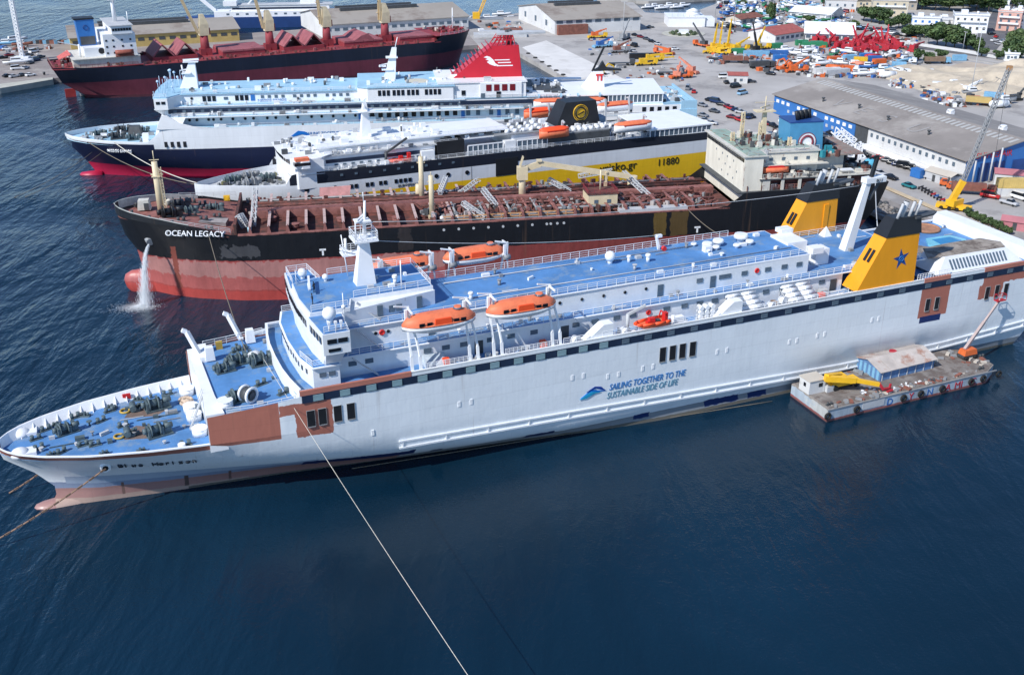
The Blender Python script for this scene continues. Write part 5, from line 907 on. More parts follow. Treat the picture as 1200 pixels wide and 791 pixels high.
# sweeping white front
put('front_wall', MB().loft([[(x0,-y,z) for x0, y in pl] + [(x0,y,z) for x0, y in pl[::-1]] for z, pl in ((11.6,[(34,14.3),(29,14.0),(27.4,10),(27,4)]),(16,[(36,14.4),(30.6,14.0),(28.8,10),(28.2,4)]),(19.4,[(38,14.2),(33,13.6),(30.6,9.6),(30,4)]))], smooth=False), CLEAN, Q)
put('front_sweep', MB().side([(29.5,16.4),(46,16.4),(40,17.0),(36,18.2),(33,20.4),(31.4,20.4)], -14.7, -14.2), CLEAN, Q); put('front_sweep', MB().side([(29.5,16.4),(46,16.4),(40,17.0),(36,18.2),(33,20.4),(31.4,20.4)], 14.2, 14.7), CLEAN, Q)
H1 = put('deck_house', MB().prism([(33,-10.2),(186,-10.6),(186,10.6),(33,10.2),(31,5),(31,-5)],16.3,19.3), CLEAN, Q)
put('deck_edge', MB().prism([(32,-13.6),(189,-13.2),(189,13.2),(32,13.6)],19.3,19.55), CLEAN, Q); put('upper_deck', MB().prism([(32.4,-13.2),(188.6,-12.8),(188.6,12.8),(32.4,13.2)],19.52,19.62), PALEB, Q)
H2 = put('deck_house', MB().prism([(32,-11.8),(150,-11.8),(150,11.8),(32,11.8)],19.6,22.2), CLEAN, Q); put('window_band', MB().box(33,118,-11.9,-11.7,20.3,21.6), BAND, H2); put('window_band', MB().box(118.5,150,-12.3,-11.6,20.4,21.8), BAND, H2)
windows(H2, [35+k*2.6 for k in range(44) if 35+k*2.6 < 149 and not 86 < 35+k*2.6 < 90], -11.93, 20.95, 1.0, .7, GLASS2)
put('deck_edge', MB().prism([(31.5,-12.3),(120,-12.3),(120,12.3),(31.5,12.3)],22.2,22.4), CLEAN, Q); put('walk_deck', MB().prism([(32,-12),(150,-12),(150,12),(32,12)],22.36,22.44), PALEB, Q)
H3 = put('deck_house', MB().prism([(36,-8.8),(112,-8.8),(112,8.8),(36,8.8)],22.4,25.2), CLEAN, Q); put('roof_deck', MB().prism([(36,-9.3),(112,-9.3),(112,9.3),(36,9.3)],25.2,25.45), PALEB, Q)
BR = put('bridge', MB().prism([(29.8,-14.3),(33.6,-14.3),(37,-8.8),(37,8.8),(33.6,14.3),(29.8,14.3),(28.9,5),(28.9,-5)],22.0,25.2), CLEAN, Q); put('bridge_base', MB().add([(31.4,-9.5,19.2),(37,-9.5,19.2),(37,9.5,19.2),(31.4,9.5,19.2),(29.4,-13.6,22.0),(37,-9.5,22.0),(37,9.5,22.0),(29.4,13.6,22.0)], [(3,2,1,0),(4,5,6,7),(0,1,5,4),(1,2,6,5),(2,3,7,6),(3,0,4,7)]), CLEAN, Q)
put('bridge_roof', MB().prism([(29.6,-14.1),(33.4,-14.1),(36.8,-8.6),(36.8,8.6),(33.4,14.1),(29.6,14.1),(28.7,5),(28.7,-5)],25.2,25.5), PALEB, Q)
for k in range(20): inst('bridge_window', 'nbw', lambda: MB().box(-.07,.07,-.5,.5,-.5,.5), GLASS, BR, (lerp([(5,28.9),(14.3,29.8)], abs(-13.3+k*1.4))-.03, -13.3+k*1.4, 24.0))
windows(BR, [30.9,32.4], -14.32, 24.0, 1.1, .8, GLASS)
windows(H3, [43.2,44.6,46,52.6,54,55.4], -8.83, 23.8, 1.0, 1.5, GLASS); windows(H3, [49.4], -8.83, 23.8, 1.2, .8, GLASS2)
windows(H3, [60,62,64,66,69.4,71.4,73.4,75.4,79,81,83,85,89,91,93,95], -8.83, 24.0, .9, .8, GLASS2); door(H3, 98, -8.85, 22.44, 2.2, 1.2, MBLUE); portholes(H3, [101,39.6], -8.85, 24, .4)
text('name_lettering', 'NISSOS SAMOS', H3, (58.5,-8.95,22.55), 1.15, NAVYT, sx=1.1); put('company_badge', MB().prism([(-.6,-.06),(.6,-.06),(.6,.06),(-.6,.06)],0,1.9), MBLUE, H3, (57.2,-8.85,22.8))
text('bow_lettering', 'NISSOS SAMOS', Q, (13.8,-10.0,9.3), 1.15, CLEAN, rot=(pi/2+.4,0,-.28), extrude=.25)
text('hull_lettering', 'SAILING TOGETHER TO THE', Q, (72.0,-14.76,13.5), 1.35, NAVYT, shear=.2, sx=.86); mb = MB(); mb.side([(67,12.8),(70,14.9),(72,14.6),(74,13.2),(71,13.8)], -14.8, -14.72); put('wave_emblem', mb, MATS['emblem_blue'], Q)
for x in (31.6,33.4,35.2,37): inst('side_opening', 'nso', lambda: MB().box(-.45,.45,-.06,.06,-.8,.8), BLACK, Q, (x, -lerp(n_d,x)-.03, 11.9))
portholes(H1, [38.5,40.6,44,45.4,47.6,51,54.6,57,61,63.5,67,70,74,77,80.4,83.6,87], -10.62+.1, 18.0, .42)
windows(H1, [92+k*2.5 for k in range(11)], -10.63, 17.9, 1.3, 1.4, GLASS); windows(H1, [121,124,128,133,136,139,142], -10.63, 17.9, 1.2, 1.6, GLASS2)
for x in (88.5, 119.4, 130.4): door(H1, x, -10.66, 16.4, 2.2, 1.1, MBLUE)
railing(Q, [(46,-14.5,16.4),(110,-14.5,16.4),(186,-14.5,16.4)], 1.1, 3.4); railing(Q, [(34,-13.3,19.62),(140,-13.2,19.62)], 1.1, 3.4); railing(Q, [(38,-12,22.44),(148,-12,22.44)], 1.0, 3.4); railing(Q, [(37,-9.1,25.45),(111,-9.1,25.45)], 1.0, 3.4); railing(Q, [(29.7,-14,25.5),(33.4,-14,25.5)])
put('radar_mast', MB().loft([[(35.2,-1.2,25.4),(40.6,-1.2,25.4),(40.6,1.2,25.4),(35.2,1.2,25.4)],[(38.6,-.5,33),(40.4,-.5,33),(40.4,.5,33),(38.6,.5,33)]], smooth=False).box(36.4,39,-1.6,1.6,29.8,30.1).box(37,41.4,-1,1,33,33.2).bar((36,-1.4,30.8),(38,1.4,30.8),.3).bar((37,0,33.6),(41.6,0,33.8),.5).cyl((36.6,0,30),(36.4,0,32.2),.25,n=6), CLEAN, Q)
mb = MB(); rr = random.Random(5)
for k in range(26):
    x = rr.uniform(29.5,35); y = rr.uniform(-13,12); h = rr.uniform(1,4.2); mb.cyl((x,y,25.4),(x,y,25.4+h),.09,n=5)
    if k % 3 == 0: mb.ball((x,y,25.6+h),.4,8,5)
put('bridge_aerials', mb, [paint('aerial_blue',(.45,.6,.75),.5,.2)], Q, kind='stuff')
for x, y in ((45,-4),(62,-7),(74,2),(96,-5),(98,-6),(99,-3),(97,-1),(66,3)): radome(Q, x, y, 25.4, .7) if x > 90 else vent(Q, x, y, 25.4, .6, 1.5)
# second block with the aft bridge
H4 = put('deck_house', MB().prism([(88,-10.5),(91,-12.2),(116.5,-12.2),(116.5,11),(88,10.5)],22.4,26.3), CLEAN, Q); put('roof_deck', MB().prism([(88,-10.8),(91,-12.5),(117,-12.5),(117,11.4),(88,10.8)],26.3,26.55), PALEB, Q); put('sand_circle', MB().cyl((0,0,0),(0,0,.1),3.6,n=24), paint('sand_deck',(.55,.52,.42),.8,.1), Q, (106,-4,26.5))
windows(H4, [94.5,95.8,97.1,98.8,100.1,101.4,103.1,104.4,105.7,108.4,109.7,111,112.3], -12.23, 24.8, .9, 1.6, GLASS)
put('second_mast', MB().loft([[(96,-1.2,26.5),(99.6,-1.2,26.5),(99.6,1.2,26.5),(96,1.2,26.5)],[(99,-.5,36),(100.4,-.5,36),(100.4,.5,36),(99,.5,36)]], smooth=False).box(95.6,99,-1.4,1.4,29.4,29.7).box(97,100.6,-1.4,1.4,33,33.3).box(94.8,97,-1,1,30.4,30.6).cyl((100,0,36),(100.8,0,39),.15,n=6).bar((95,-1.4,31),(97.6,1.4,31),.3), CLEAN, Q)
H5 = put('funnel_house', MB().box(112,138.6,-11.4,10,22.4,26.9), CLEAN, Q); put('house_roof', MB().box(111.8,139,-11.7,10.2,26.9,27.1), CLEAN, Q); put('upper_house', MB().box(124.6,137.2,-11.9,-6,22.5,26.9), CLEAN, Q)
for x in (127.2,129.6,132,134.4): inst('red_window', 'nrw', lambda: MB().box(-.8,.8,-.08,.08,-.95,.95), paint('window_red',(.17,.01,.02),.3,.2), H5, (x, -11.95, 25.5))
door(H5, 130.2, -11.95, 22.5, 1.8, 1.4, GLASS); windows(H5, [125.4], -11.95, 23.2, 1.2, 1.4, GLASS2); windows(H5, [119.6], -11.45, 24, 1.2, 1.6, GLASS)
fu = put('funnel', MB().add([(117.0,-4,27),(138.6,-4,25),(138.6,4,25),(117.0,4,27),(129.2,-3.0,36.4),(137.4,-3.0,36.4),(137.4,3.0,36.4),(129.2,3.0,36.4)], [(3,2,1,0),(4,5,6,7),(0,1,5,4),(1,2,6,5),(2,3,7,6),(3,0,4,7)]), FRED, Q)
mb = MB()                                                     # open frame over the funnel
for s in (-3, 3):
    for k in range(6): mb.bar((129.4+k*1.4,s,36.4),(131.4+k*.85,s*.8,39.4),.22); mb.bar((129.4+k*1.4,s,36.4),(131.4+min(k+1,5)*.85,s*.8,39.4),.16)
    mb.bar((131.4,s*.8,39.4),(135.7,s*.8,39.4),.3); mb.bar((130.4,s*.9,37.9),(136.1,s*.9,37.9),.25)
put('funnel_lattice', mb, FRED, fu)
for k in range(11): inst('funnel_rung', 'nfr', lambda: MB().bar((0,-3.4,0),(-.8,-3.4,1.1),.25).bar((0,3.4,0),(-.8,3.4,1.1),.25).bar((-.8,-3.4,1.1),(-.8,3.4,1.1),.2), FRED, fu, (117.6+k*1.1, 0, 27.4+k*.86))
put('funnel_top', MB().prism([(131,-2.6),(137.6,-2.6),(146,-1.2),(146,1.2),(137.6,2.6),(131,2.6)],39.4,40.0), LGREY, fu); put('exhaust_pipe', MB().cyl((134.4,-.9,36),(134,-.9,40.6),.6,n=10).cyl((135.6,.9,36),(135.2,.9,40.6),.6,n=10), DGREY, fu)
put('funnel_face', MB().add([(138.62,-4,25),(138.62,4,25),(137.42,3,36.4),(137.42,-3,36.4),(138.7,-4,25),(138.7,4,25),(137.5,3,36.4),(137.5,-3,36.4)], [(0,1,2,3),(7,6,5,4),(0,4,5,1),(1,5,6,2),(2,6,7,3),(3,7,4,0)]), paint('dark_red',(.20,.01,.02),.5,.1), fu)
mb = MB(); fy = lambda z: -4.05+.1*(z-26)
def fpoly(pts): 
    n = len(pts); mb.add([(x, fy(z)-.03, z) for x, z in pts] + [(x, fy(z)+.1, z) for x, z in pts], [tuple(range(n)), tuple(range(n,2*n))[::-1]] + [((i+1)%n, i, n+i, n+(i+1)%n) for i in range(n)])
fpoly([(126.6,33.0),(127.6,33.4),(128.6,33.1),(129.6,32.2),(130.2,31.2),(131.2,30.6),(130.0,30.4),(128.6,30.9),(127.6,31.6),(128.3,32.0),(127.2,32.4),(127.9,32.7)])
for z, x0, x1 in ((32.0,130,134.6),(31.2,131,135.0),(30.3,130.6,135.6)): fpoly([(x0,z),(x1,z),(x1,z+.28),(x0,z+.28)])
put('funnel_emblem', mb, CLEAN, fu)
# after decks
put('aft_house', MB().box(139,152,-11.8,11,19.6,23.0), CLEAN, Q); put('grey_deck', MB().prism([(139,-4),(152,-8),(149,11),(139,11)],23.0,23.15), DGREY, Q); windows(Q, [144.6,146,147.6,149,150.4], -11.85, 21.9, 1.0, 1.4, GLASS2)
put('aft_canopy', MB().prism([(151,-12.4),(181.5,-12.4),(184,11.5),(149,11.5)],22.3,22.6), CLEAN, Q); gl = put('glass_hall', MB().box(164,181,-12.1,10,19.6,22.3), GLASS2, Q)
for k in range(14): inst('hall_mullion', 'nmul', lambda: MB().box(-.14,.14,-.12,.12,0,2.7), CLEAN, gl, (164+k*1.31, -12.15, 19.6))
put('hall_sill', MB().box(164,181,-12.25,-12.0,19.6,20.0), CLEAN, gl); H6 = put('stern_house', MB().box(150,188,-14.3,13,16.4,19.4), CLEAN, Q); windows(H6, [152.4,155,157.6,166,170.4,174.8,177.2,179.6,182,184.4], -14.34, 18.2, 1.2, 1.4, GLASS)
put('stern_deck', MB().prism([(181,-14.2),(190.6,-14.0),(190.6,13),(181,13)],19.42,19.55), PALEB, Q); put('stern_frame', MB().box(186.4,191.4,-14.6,-14.2,16.4,20.6).box(190.8,191.4,-14.2,13,16.4,20.4), PALEB, Q); put('pale_hull_panel', MB().box(186,191.5,-14.75,-14.6,12.0,18), PALEB, Q)
mb = MB(); mb.add([(158,-1.5,22.5),(165,-1.5,22.5),(165,1.5,22.5),(158,1.5,22.5),(161.6,-.7,27.6),(164.6,-.7,27.6),(164.6,.7,27.6),(161.6,.7,27.6)], [(3,2,1,0),(4,5,6,7),(0,1,5,4),(1,2,6,5),(2,3,7,6),(3,0,4,7)]); fn = put('aft_fin', mb, CLEAN, Q)
put('fin_top', MB().side([(161.5,27.6),(164.6,27.6),(170.4,27.5),(170.4,28.0),(165.6,28.6),(164.4,30.6),(163.2,28.6)], -.8, .8), BLACK, fn); put('fin_pole', MB().bar((161.2,0,27.4),(164.8,0,35.0),.4,.6), BLACK, fn); put('fin_mark', MB().box(162.2,164.6,-1.15,-1.0,26.2,26.7).box(162.6,163.0,-1.3,-1.0,24.6,26.3).box(163.7,164.2,-1.3,-1.0,24.6,26.3), RED, fn)
for x, lb in ((145.8,'white lifeboat with bright orange top just right of the red funnel ferry house'),(157.8,'orange topped lifeboat in front of the fin with the red double T')):
    t = thing('lifeboat', lb, 'lifeboat', nw(x,-13.6,19.9), NP[2], 'lifeboats of the blue hulled ferry'); boat_covered(t, 10.4, ORANGE)
    for dx in (-3.4, 3.4): put('davit', MB().bar((x+dx,-12,19.6),(x+dx,-12.4,23.2),.4,.5).bar((x+dx,-12.4,23.2),(x+dx,-14,22.8),.35), PALEB, Q)
for x, y in ((143,4),(147,6),(150,2)): vent(Q, x, y, 23.1, .7, 1.6)
put('far_canopy_strip', MB().box(139,160,11.2,13.2,22.8,23.3), CLEAN, Q)

# ---------------------------------------------------------------- bulk carrier by the pier
BP = (-20.59, 509.386, 3.614)
B = thing('bulk_carrier', 'bulk carrier with dark blue black sides, maroon bottom and four red deck cranes', 'cargo ship', (BP[0], BP[1], 0), BP[2])
BH = hull_paint('bulker_hull_paint', [(0,0,0,0,(.014,.018,.034)), (-9,200,-4,7.2,(.155,.032,.048),.06), (-9,200,-4,1.0,(.10,.03,.04),.2)], plates=.12, var=.2)
b_d = [(-.4,0),(.4,2.6),(2,5.6),(6,9.4),(12,12.4),(20,13.8),(26,14),(165,14),(178,12.6),(184,10.6)]; b_w = [(5,0),(9,4),(16,8.8),(26,12.6),(36,14),(150,14),(166,9),(174,3)]
put('hull', ship_hull([(-2, b_w, 172), (1, b_w, 173), (7.2, [(2.6,0),(5,4),(10,8.4),(18,12),(28,14),(150,14),(168,12.6),(181,9)], 181), (lambda x: lerp([(0,15.6),(14,15.2),(20,15),(23,12.6),(150,12.4),(160,12.8),(184,13.6)], x), b_d, 184)], 184, 60), BH, B)
put('main_deck', deck_sheet(b_d, 20, 150, 12.45, inset=.05), OXIDE, B); put('forecastle_deck', deck_sheet(b_d, .6, 22, 15.1, inset=.3), OXIDE, B); put('stern_deck', deck_sheet([(150,14),(165,14),(178,12.6),(184,10.6)], 150, 183.8, 13.0, inset=.2), OXIDE, B)
put('rudder', MB().box(176,180,-.5,.5,-3,3.2), paint('rudder_red',(.32,.03,.03),.6,.2), B); put('propeller_boss', MB().cyl((172,0,.6),(174.6,0,.6),.9,n=10).bar((174,0,-2),(174,.4,3.2),.3,1.2).bar((174,-2.4,.6),(174,2.4,.8),1.2,.3), GREY, B)
railing(B, [(22,13.8,12.5),(150,13.8,12.5)], 1.2, 3.6, .05, mat=PINK); railing(B, [(2,5.2,15.1),(10,11.4,15.1),(20,13.6,15.0)], 1.1, 2.6, .05, mat=LGREY); railing(B, [(152,13.8,13.1),(165,13.8,13.1),(178,12.4,13.4),(183.6,10.4,13.5),(183.6,-10.4,13.5)], 1.1, 2.2, .05, mat=PINK)
HAT = paint('hatch_maroon', (.30,.09,.10), .7, .25, .3)
def hatch(x, tent):
    put('hatch_coaming', MB().box(x-9,x+9,-8.6,8.6,12.4,14.3), OXIDE, B)
    if not tent:
        for k in range(4): put('hatch_cover', MB().box(x-8.9+k*4.5,x-8.9+k*4.5+4.3,-8.8,8.8,14.3,15.0), HAT, B)
    else:
        for c in (x-4.6, x+4.6):
            for s in (-1, 1): put('hatch_cover', MB().add([(c+s*3.9,-8.6,14.4),(c+s*3.9,8.6,14.4),(c+s*.15,8.6,18.6),(c+s*.15,-8.6,18.6),(c+s*4.5,-8.6,14.6),(c+s*4.5,8.6,14.6),(c+s*.2,8.6,19.2),(c+s*.2,-8.6,19.2)], [(0,1,2,3),(7,6,5,4),(0,4,5,1),(1,5,6,2),(2,6,7,3),(3,7,4,0)]), HAT, B)
for x, tn in ((136.4,True),(108.2,False),(82,True),(55,False),(29,False)): hatch(x, tn)
mb = MB()
for s in (-1, 1): mb.add([(50,s*8.4,15),(58,s*8.4,15),(58,s*.5,16.6),(50,s*.5,17.2)], [(0,1,2,3)])
put('folded_cover', MB().add([(50,8.6,15.0),(59,8.6,15.0),(59,-8.6,15.0),(50,-8.6,15.0),(53,8.6,17.6),(56,8.6,16.8),(56,-8.6,16.8),(53,-8.6,17.6)], [(3,2,1,0),(4,5,6,7),(0,1,5,4),(1,2,6,5),(2,3,7,6),(3,0,4,7)]), HAT, B)
for x, a in ((122.3,.35),(94.6,.18),(69,.06),(41.6,-.02)):
    c = put('deck_crane', MB().cyl((0,0,12.4),(0,0,20.5),2.1,1.6,n=12).box(-2.4,2.4,-2,2,12.4,15.2), OXIDE, B, (x,0,0)); put('crane_house', MB().loft([[(-2,-1.7,20.5),(2,-1.7,20.5),(2,1.7,20.5),(-2,1.7,20.5)],[(-2.1,-1.7,25),(1.5,-1.7,25),(1.5,1.7,25),(-2.1,1.7,25)],[(-.6,-1.1,29),(1.1,-1.1,29),(1.1,1.1,29),(-.6,1.1,29)]], smooth=False), CREAM, c)
    jd = (2.5+26*sin(a), 0, 21.5+26*cos(a)); put('crane_jib', MB().bar((2.2,-1.2,21.5),(jd[0],-.4,jd[2]),.5,.9).bar((2.2,1.2,21.5),(jd[0],.4,jd[2]),.5,.9).bar((3.2,-1.1,25),(3.2,1.1,25),.3).bar((4,-.9,31),(4,.9,31),.3), paint('jib_buff',(.55,.42,.24),.6,.15), c)
    put('crane_drum', MB().box(-2.6,-1.6,-1.3,1.3,20.7,23.4), OXIDE, c)
mb = MB(); rr = random.Random(8)
for k in range(150):
    x = rr.uniform(22,148); y = rr.choice([-1,1])*rr.uniform(9.6,13.2); mb.ob((x,y,12.9), (rr.uniform(.4,1.6), rr.uniform(.3,1), rr.uniform(.6,1.6)), rr.uniform(0,3), rr.choice([0,0,1,2]))
for k in range(50):
    x = rr.uniform(3,19); y = rr.uniform(-.7,.7)*lerp(b_d,x); mb.ob((x,y,15.6), (rr.uniform(.5,1.8), rr.uniform(.4,1.4), rr.uniform(.6,1.8)), rr.uniform(0,3), rr.choice([0,0,1,2,3]))
for k in range(70):
    x = rr.uniform(153,182); y = rr.uniform(8,12.4)*(1 if x < 168 else rr.uniform(-1,1)); mb.ob((x,y,13.6), (rr.uniform(.4,1.6), rr.uniform(.4,1.4), rr.uniform(.6,2)), rr.uniform(0,3), rr.choice([0,1,1,2,3]))
put('deck_gear', mb, [OXIDE, RUST, HAT, OFFWH], B, kind='stuff')
put('bow_mast', MB().cyl((8,0,15),(8,0,25),.35,.2,n=8).bar((7,-1,21),(9,1,21),.2).cyl((4,2,15),(4,2,18.4),.15,n=6), CLEAN, B)
A1 = put('accommodation', MB().box(151.4,163.6,-11.4,11.4,13,25.0), CLEAN, B); put('lower_house', MB().box(150.6,176,-10.4,12.2,13,16.2), OFFWH, B); put('boat_deck', MB().box(150.6,176.4,-12,13.0,16.2,16.5), OFFWH, B); put('mid_house', MB().box(163.6,171,-9.5,9.5,16.5,20), CLEAN, B)
BB = put('bridge', MB().box(152.4,160.2,-12.6,12.6,25.0,28.0), CLEAN, B); put('bridge_roof', MB().box(151.8,161,-13,13,28.0,28.3), LGREY, B)
for k in range(7): inst('bridge_window', 'bkw', lambda: MB().box(-.45,.45,-.08,.08,-.5,.5), GLASS, BB, (153.2+k*1.05, 12.62, 26.7))
for z in (17.8,20.2,22.6): 
    for x in (153.4,156.6,160,162.6): inst('cabin_window', 'bkc', lambda: MB().box(-.35,.35,-.08,.08,-.35,.35), GLASS, A1, (x, 11.42, z))
put('mast', MB().cyl((156.8,0,28.3),(156.8,0,38.5),.9,.6,n=10).box(155.4,158.4,-1.6,1.6,36.5,37).bar((155,-1.5,38),(158.6,1.5,38),.3), CLEAN, B); put('signal_pole', MB().cyl((152.6,6,28.3),(152.6,6,32.5),.2,n=6), CLEAN, B)
fk = put('funnel', MB().loft([[(165.2,-3.2,20),(171.6,-3.2,20),(171.6,3.2,20),(165.2,3.2,20)],[(165.2,-3.2,30),(172.0,-3.2,30),(172.0,3.2,30),(165.2,3.2,30)]], smooth=False), MBLUE, B); put('funnel_top', MB().box(165,172.6,-3.4,3.4,30,30.6), BLACK, fk); put('funnel_grille', MB().box(165.6,171.2,3.2,3.35,20.4,23.6), DGREY, fk); put('funnel_letter', MB().torus((168.6,3.28,27),.9,.16,'y',14,5), DBLUE, fk)
put('stores_crane', MB().cyl((172.6,8,16.5),(172.6,8,21.5),.4,n=8).bar((172.6,8,21),(180,8.4,23),.35), CLEAN, B); put('black_vent', MB().cyl((164.6,9.7,18.6),(164.6,9.3,18.6),1.2,n=12), BLACK, B); put('stern_awning', MB().add([(176,6,17.4),(180.5,4,15.4),(180.5,-4,15.4),(176,-6,17.4),(176,6,17.6),(180.5,4,15.6),(180.5,-4,15.6),(176,-6,17.6)], [(3,2,1,0),(4,5,6,7),(0,1,5,4),(1,2,6,5),(2,3,7,6),(3,0,4,7)]), paint('red_white_awning',(.55,.12,.10),.7,.3,1.2), B)
put('boat_davit', MB().box(153,160,12.4,13.6,16.5,17.0).loft([[(x,13.1-w,18.2),(x,13.1-w*.7,17.2),(x,13.1+w*.7,17.2),(x,13.1+w,18.2),(x,13.1,19)] for x, w in ((153,.2),(154.4,1.1),(158.6,1.1),(160,.2))]), paint('boat_oxide',(.30,.08,.05),.6,.2), B)

def roof_clutter(parent, spots, seed):
    mb = MB(); rr = random.Random(seed)
    for n, xr, yr, z in spots:
        for k in range(n):
            x, y = rr.uniform(*xr), rr.uniform(*yr); h = rr.uniform(.3,1.3); c = rr.choice([0,0,0,1,1,2,3])
            if rr.random() < .5: mb.ob((x,y,z+h/2), (rr.uniform(.4,2.2), rr.uniform(.3,1.2), h), 0, c)
            else: mb.cyl((x,y,z),(x,y,z+h),rr.uniform(.2,.5),n=8,m=c)
    put('deck_fitting', mb, [CLEAN, LGREY, GREY, DGREY], parent, kind='stuff')
roof_clutter(E, [(40,(22,62),(-6,6),24.6),(24,(29,64),(-8.3,-6.6),22.9),(30,(24,57),(-10.6,-8.5),19.5),(30,(66,84),(-6,6),23.15),(14,(80,92),(-8,5),23.6),(16,(21,28),(-8,8),23.4),(20,(90,108),(-9.2,-2),22.5),(24,(109,119),(-10,8),19.4)], 51)
roof_clutter(Q, [(40,(38,87),(-8.8,8.8),25.45),(24,(33,110),(-11.8,-9.2),22.44),(30,(34,140),(-13,-12.1),19.6),(40,(46,180),(-14.3,-11),16.4),(20,(112,138),(-11,9),27.1),(26,(139,151),(-11,10),23.1),(20,(182,190),(-13,12),19.5),(16,(90,116),(-11,10),26.55),(20,(4,26),(-4,4),11.6)], 52)
windows(hA, [32.5+k*2.1 for k in range(12)], -8.3, 20.4, .8, .55, GLASS2)
railing(E, [(29,-8.5,22.95),(64,-8.4,22.95)], 1.0, 2.4); railing(E, [(28.5,-6.9,24.6),(78,-6.5,24.6)], .9, 2.6); railing(E, [(66,-9.8,19.6),(118,-10.6,19.6)], 1.0, 2.4); railing(Q, [(112,-11.6,27.1),(138.8,-11.6,27.1)], 1.0, 3); railing(Q, [(91,-12.4,26.55),(116.6,-12.4,26.55)], 1.0, 3)
# ---------------------------------------------------------------- yard: labels are gathered here and told apart by their place in the row
REG = []
ORD = ['first','second','third','fourth','fifth','sixth','seventh','eighth','ninth','tenth','eleventh','twelfth','thirteenth','fourteenth','fifteenth']
def reg(o, label, cat, px, group=None):
    tag(o, label, cat, group); REG.append((o, label, px)); return o
def settle_labels():
    by = {}
    for o, l, px in REG: by.setdefault(l, []).append((px, o))
    for l, L in by.items():
        if len(L) < 2: continue
        rows = [(L, '')]
        if len(L) > 15:                                       # nearer and farther ones first, then by place in the row
            n = 2 if len(L) <= 30 else 3; L.sort(key=lambda t: t[1].location.y); k = -(-len(L)//n)
            rows = [(L[i*k:(i+1)*k], (('nearer ', 'farther '), ('nearer ', 'middle ', 'farther '))[n-2][i]) for i in range(n)]
        for M_, pre in rows:
            M_.sort(key=lambda t: t[0])
            for i, (_, o) in enumerate(M_): o['label'] = f'leftmost {pre}{l}' if i == 0 else f'rightmost {pre}{l}' if i == len(M_)-1 else f'{ORD[i]} from left, {pre}{l}'
def ang(a, b, z=2):
    p, q = at(*a, z), at(*b, z); return atan2(q.y-p.y, q.x-p.x)
CARCOL = {'black':(.012,.012,.014),'white':(.75,.75,.75),'silver':(.42,.43,.45),'dark grey':(.07,.075,.085),'red':(.42,.02,.02),'dark blue':(.015,.03,.09),'teal':(.02,.16,.18),'grey':(.20,.21,.23),'dark red':(.17,.015,.02),'pale blue':(.25,.42,.58)}
CARM = {k: paint('car_'+k.replace(' ', '_'), v, .25, .05) for k, v in CARCOL.items()}
def car(px, py, rz, col, where, kind='car', group=None, scale=1.0, z=2.05):
    p = at(px, py, z); t = thing({'car':'parked_car','van':'parked_van','pickup':'pickup_truck'}[kind], None, None, p, rz)
    L_, H_ = {'car': (4.3, 1.45), 'van': (5.2, 2.1), 'pickup': (5.0, 1.75)}[kind]; h = L_/2
    def body():
        m = MB(); sec = []
        prof = {'car': [(-h,.35,.85),(-h+.15,.28,.98),(-h+1.0,.22,1.0),(h-1.2,.22,.95),(h-.2,.28,.85),(h,.38,.7)], 'van': [(-h,.35,1.1),(-h+.1,.3,1.25),(h-1.2,.25,1.2),(h-.2,.3,1.05),(h,.38,.8)], 'pickup': [(-h,.45,1.05),(-h+.1,.4,1.1),(h-1.5,.35,1.1),(h-.2,.38,1.0),(h,.45,.85)]}[kind]
        return m.loft([[(x,-.85,zl),(x,-.9,(zl+zt)/2),(x,-.8,zt),(x,.8,zt),(x,.9,(zl+zt)/2),(x,.85,zl)] for x, zl, zt in prof])
    inst('body', ('cb', kind, col), body, CARM[col], t, (0,0,0))
    a, b2, c, d = {'car': (-h+.5,-h+1.1,h-2.2,h-1.2), 'van': (-h+.05,-h+.3,h-1.7,h-.9), 'pickup': (-.6,-.3,.9,1.5)}[kind]
    zb = {'car': .95, 'van': 1.2, 'pickup': 1.05}[kind]
    inst('glasshouse', ('cg', kind), lambda: MB().add([(a,-.8,zb),(d,-.8,zb),(d,.8,zb),(a,.8,zb),(b2,-.64,H_-.05),(c,-.64,H_-.05),(c,.64,H_-.05),(b2,.64,H_-.05)], [(4,5,6,7),(0,1,5,4),(1,2,6,5),(2,3,7,6),(3,0,4,7)]), GLASS, t, (0,0,0))
    inst('car_roof', ('cr', kind, col), lambda: MB().box(b2-.04,c+.04,-.67,.67,H_-.05,H_+.02), CARM[col], t, (0,0,0))
    for x in (-h+.85, h-.85):
        for s in (-1, 1): inst('wheel', 'carwheel', lambda: MB().cyl((0,-.12,0),(0,.12,0),.32,n=8), TYRE, t, (x, s*.8, .32))
    if scale != 1: t.scale = (scale,)*3
    return reg(t, f'{col} {kind if kind != "car" else "car"} {where}', {'car':'car','van':'van','pickup':'pickup'}[kind], px, group)
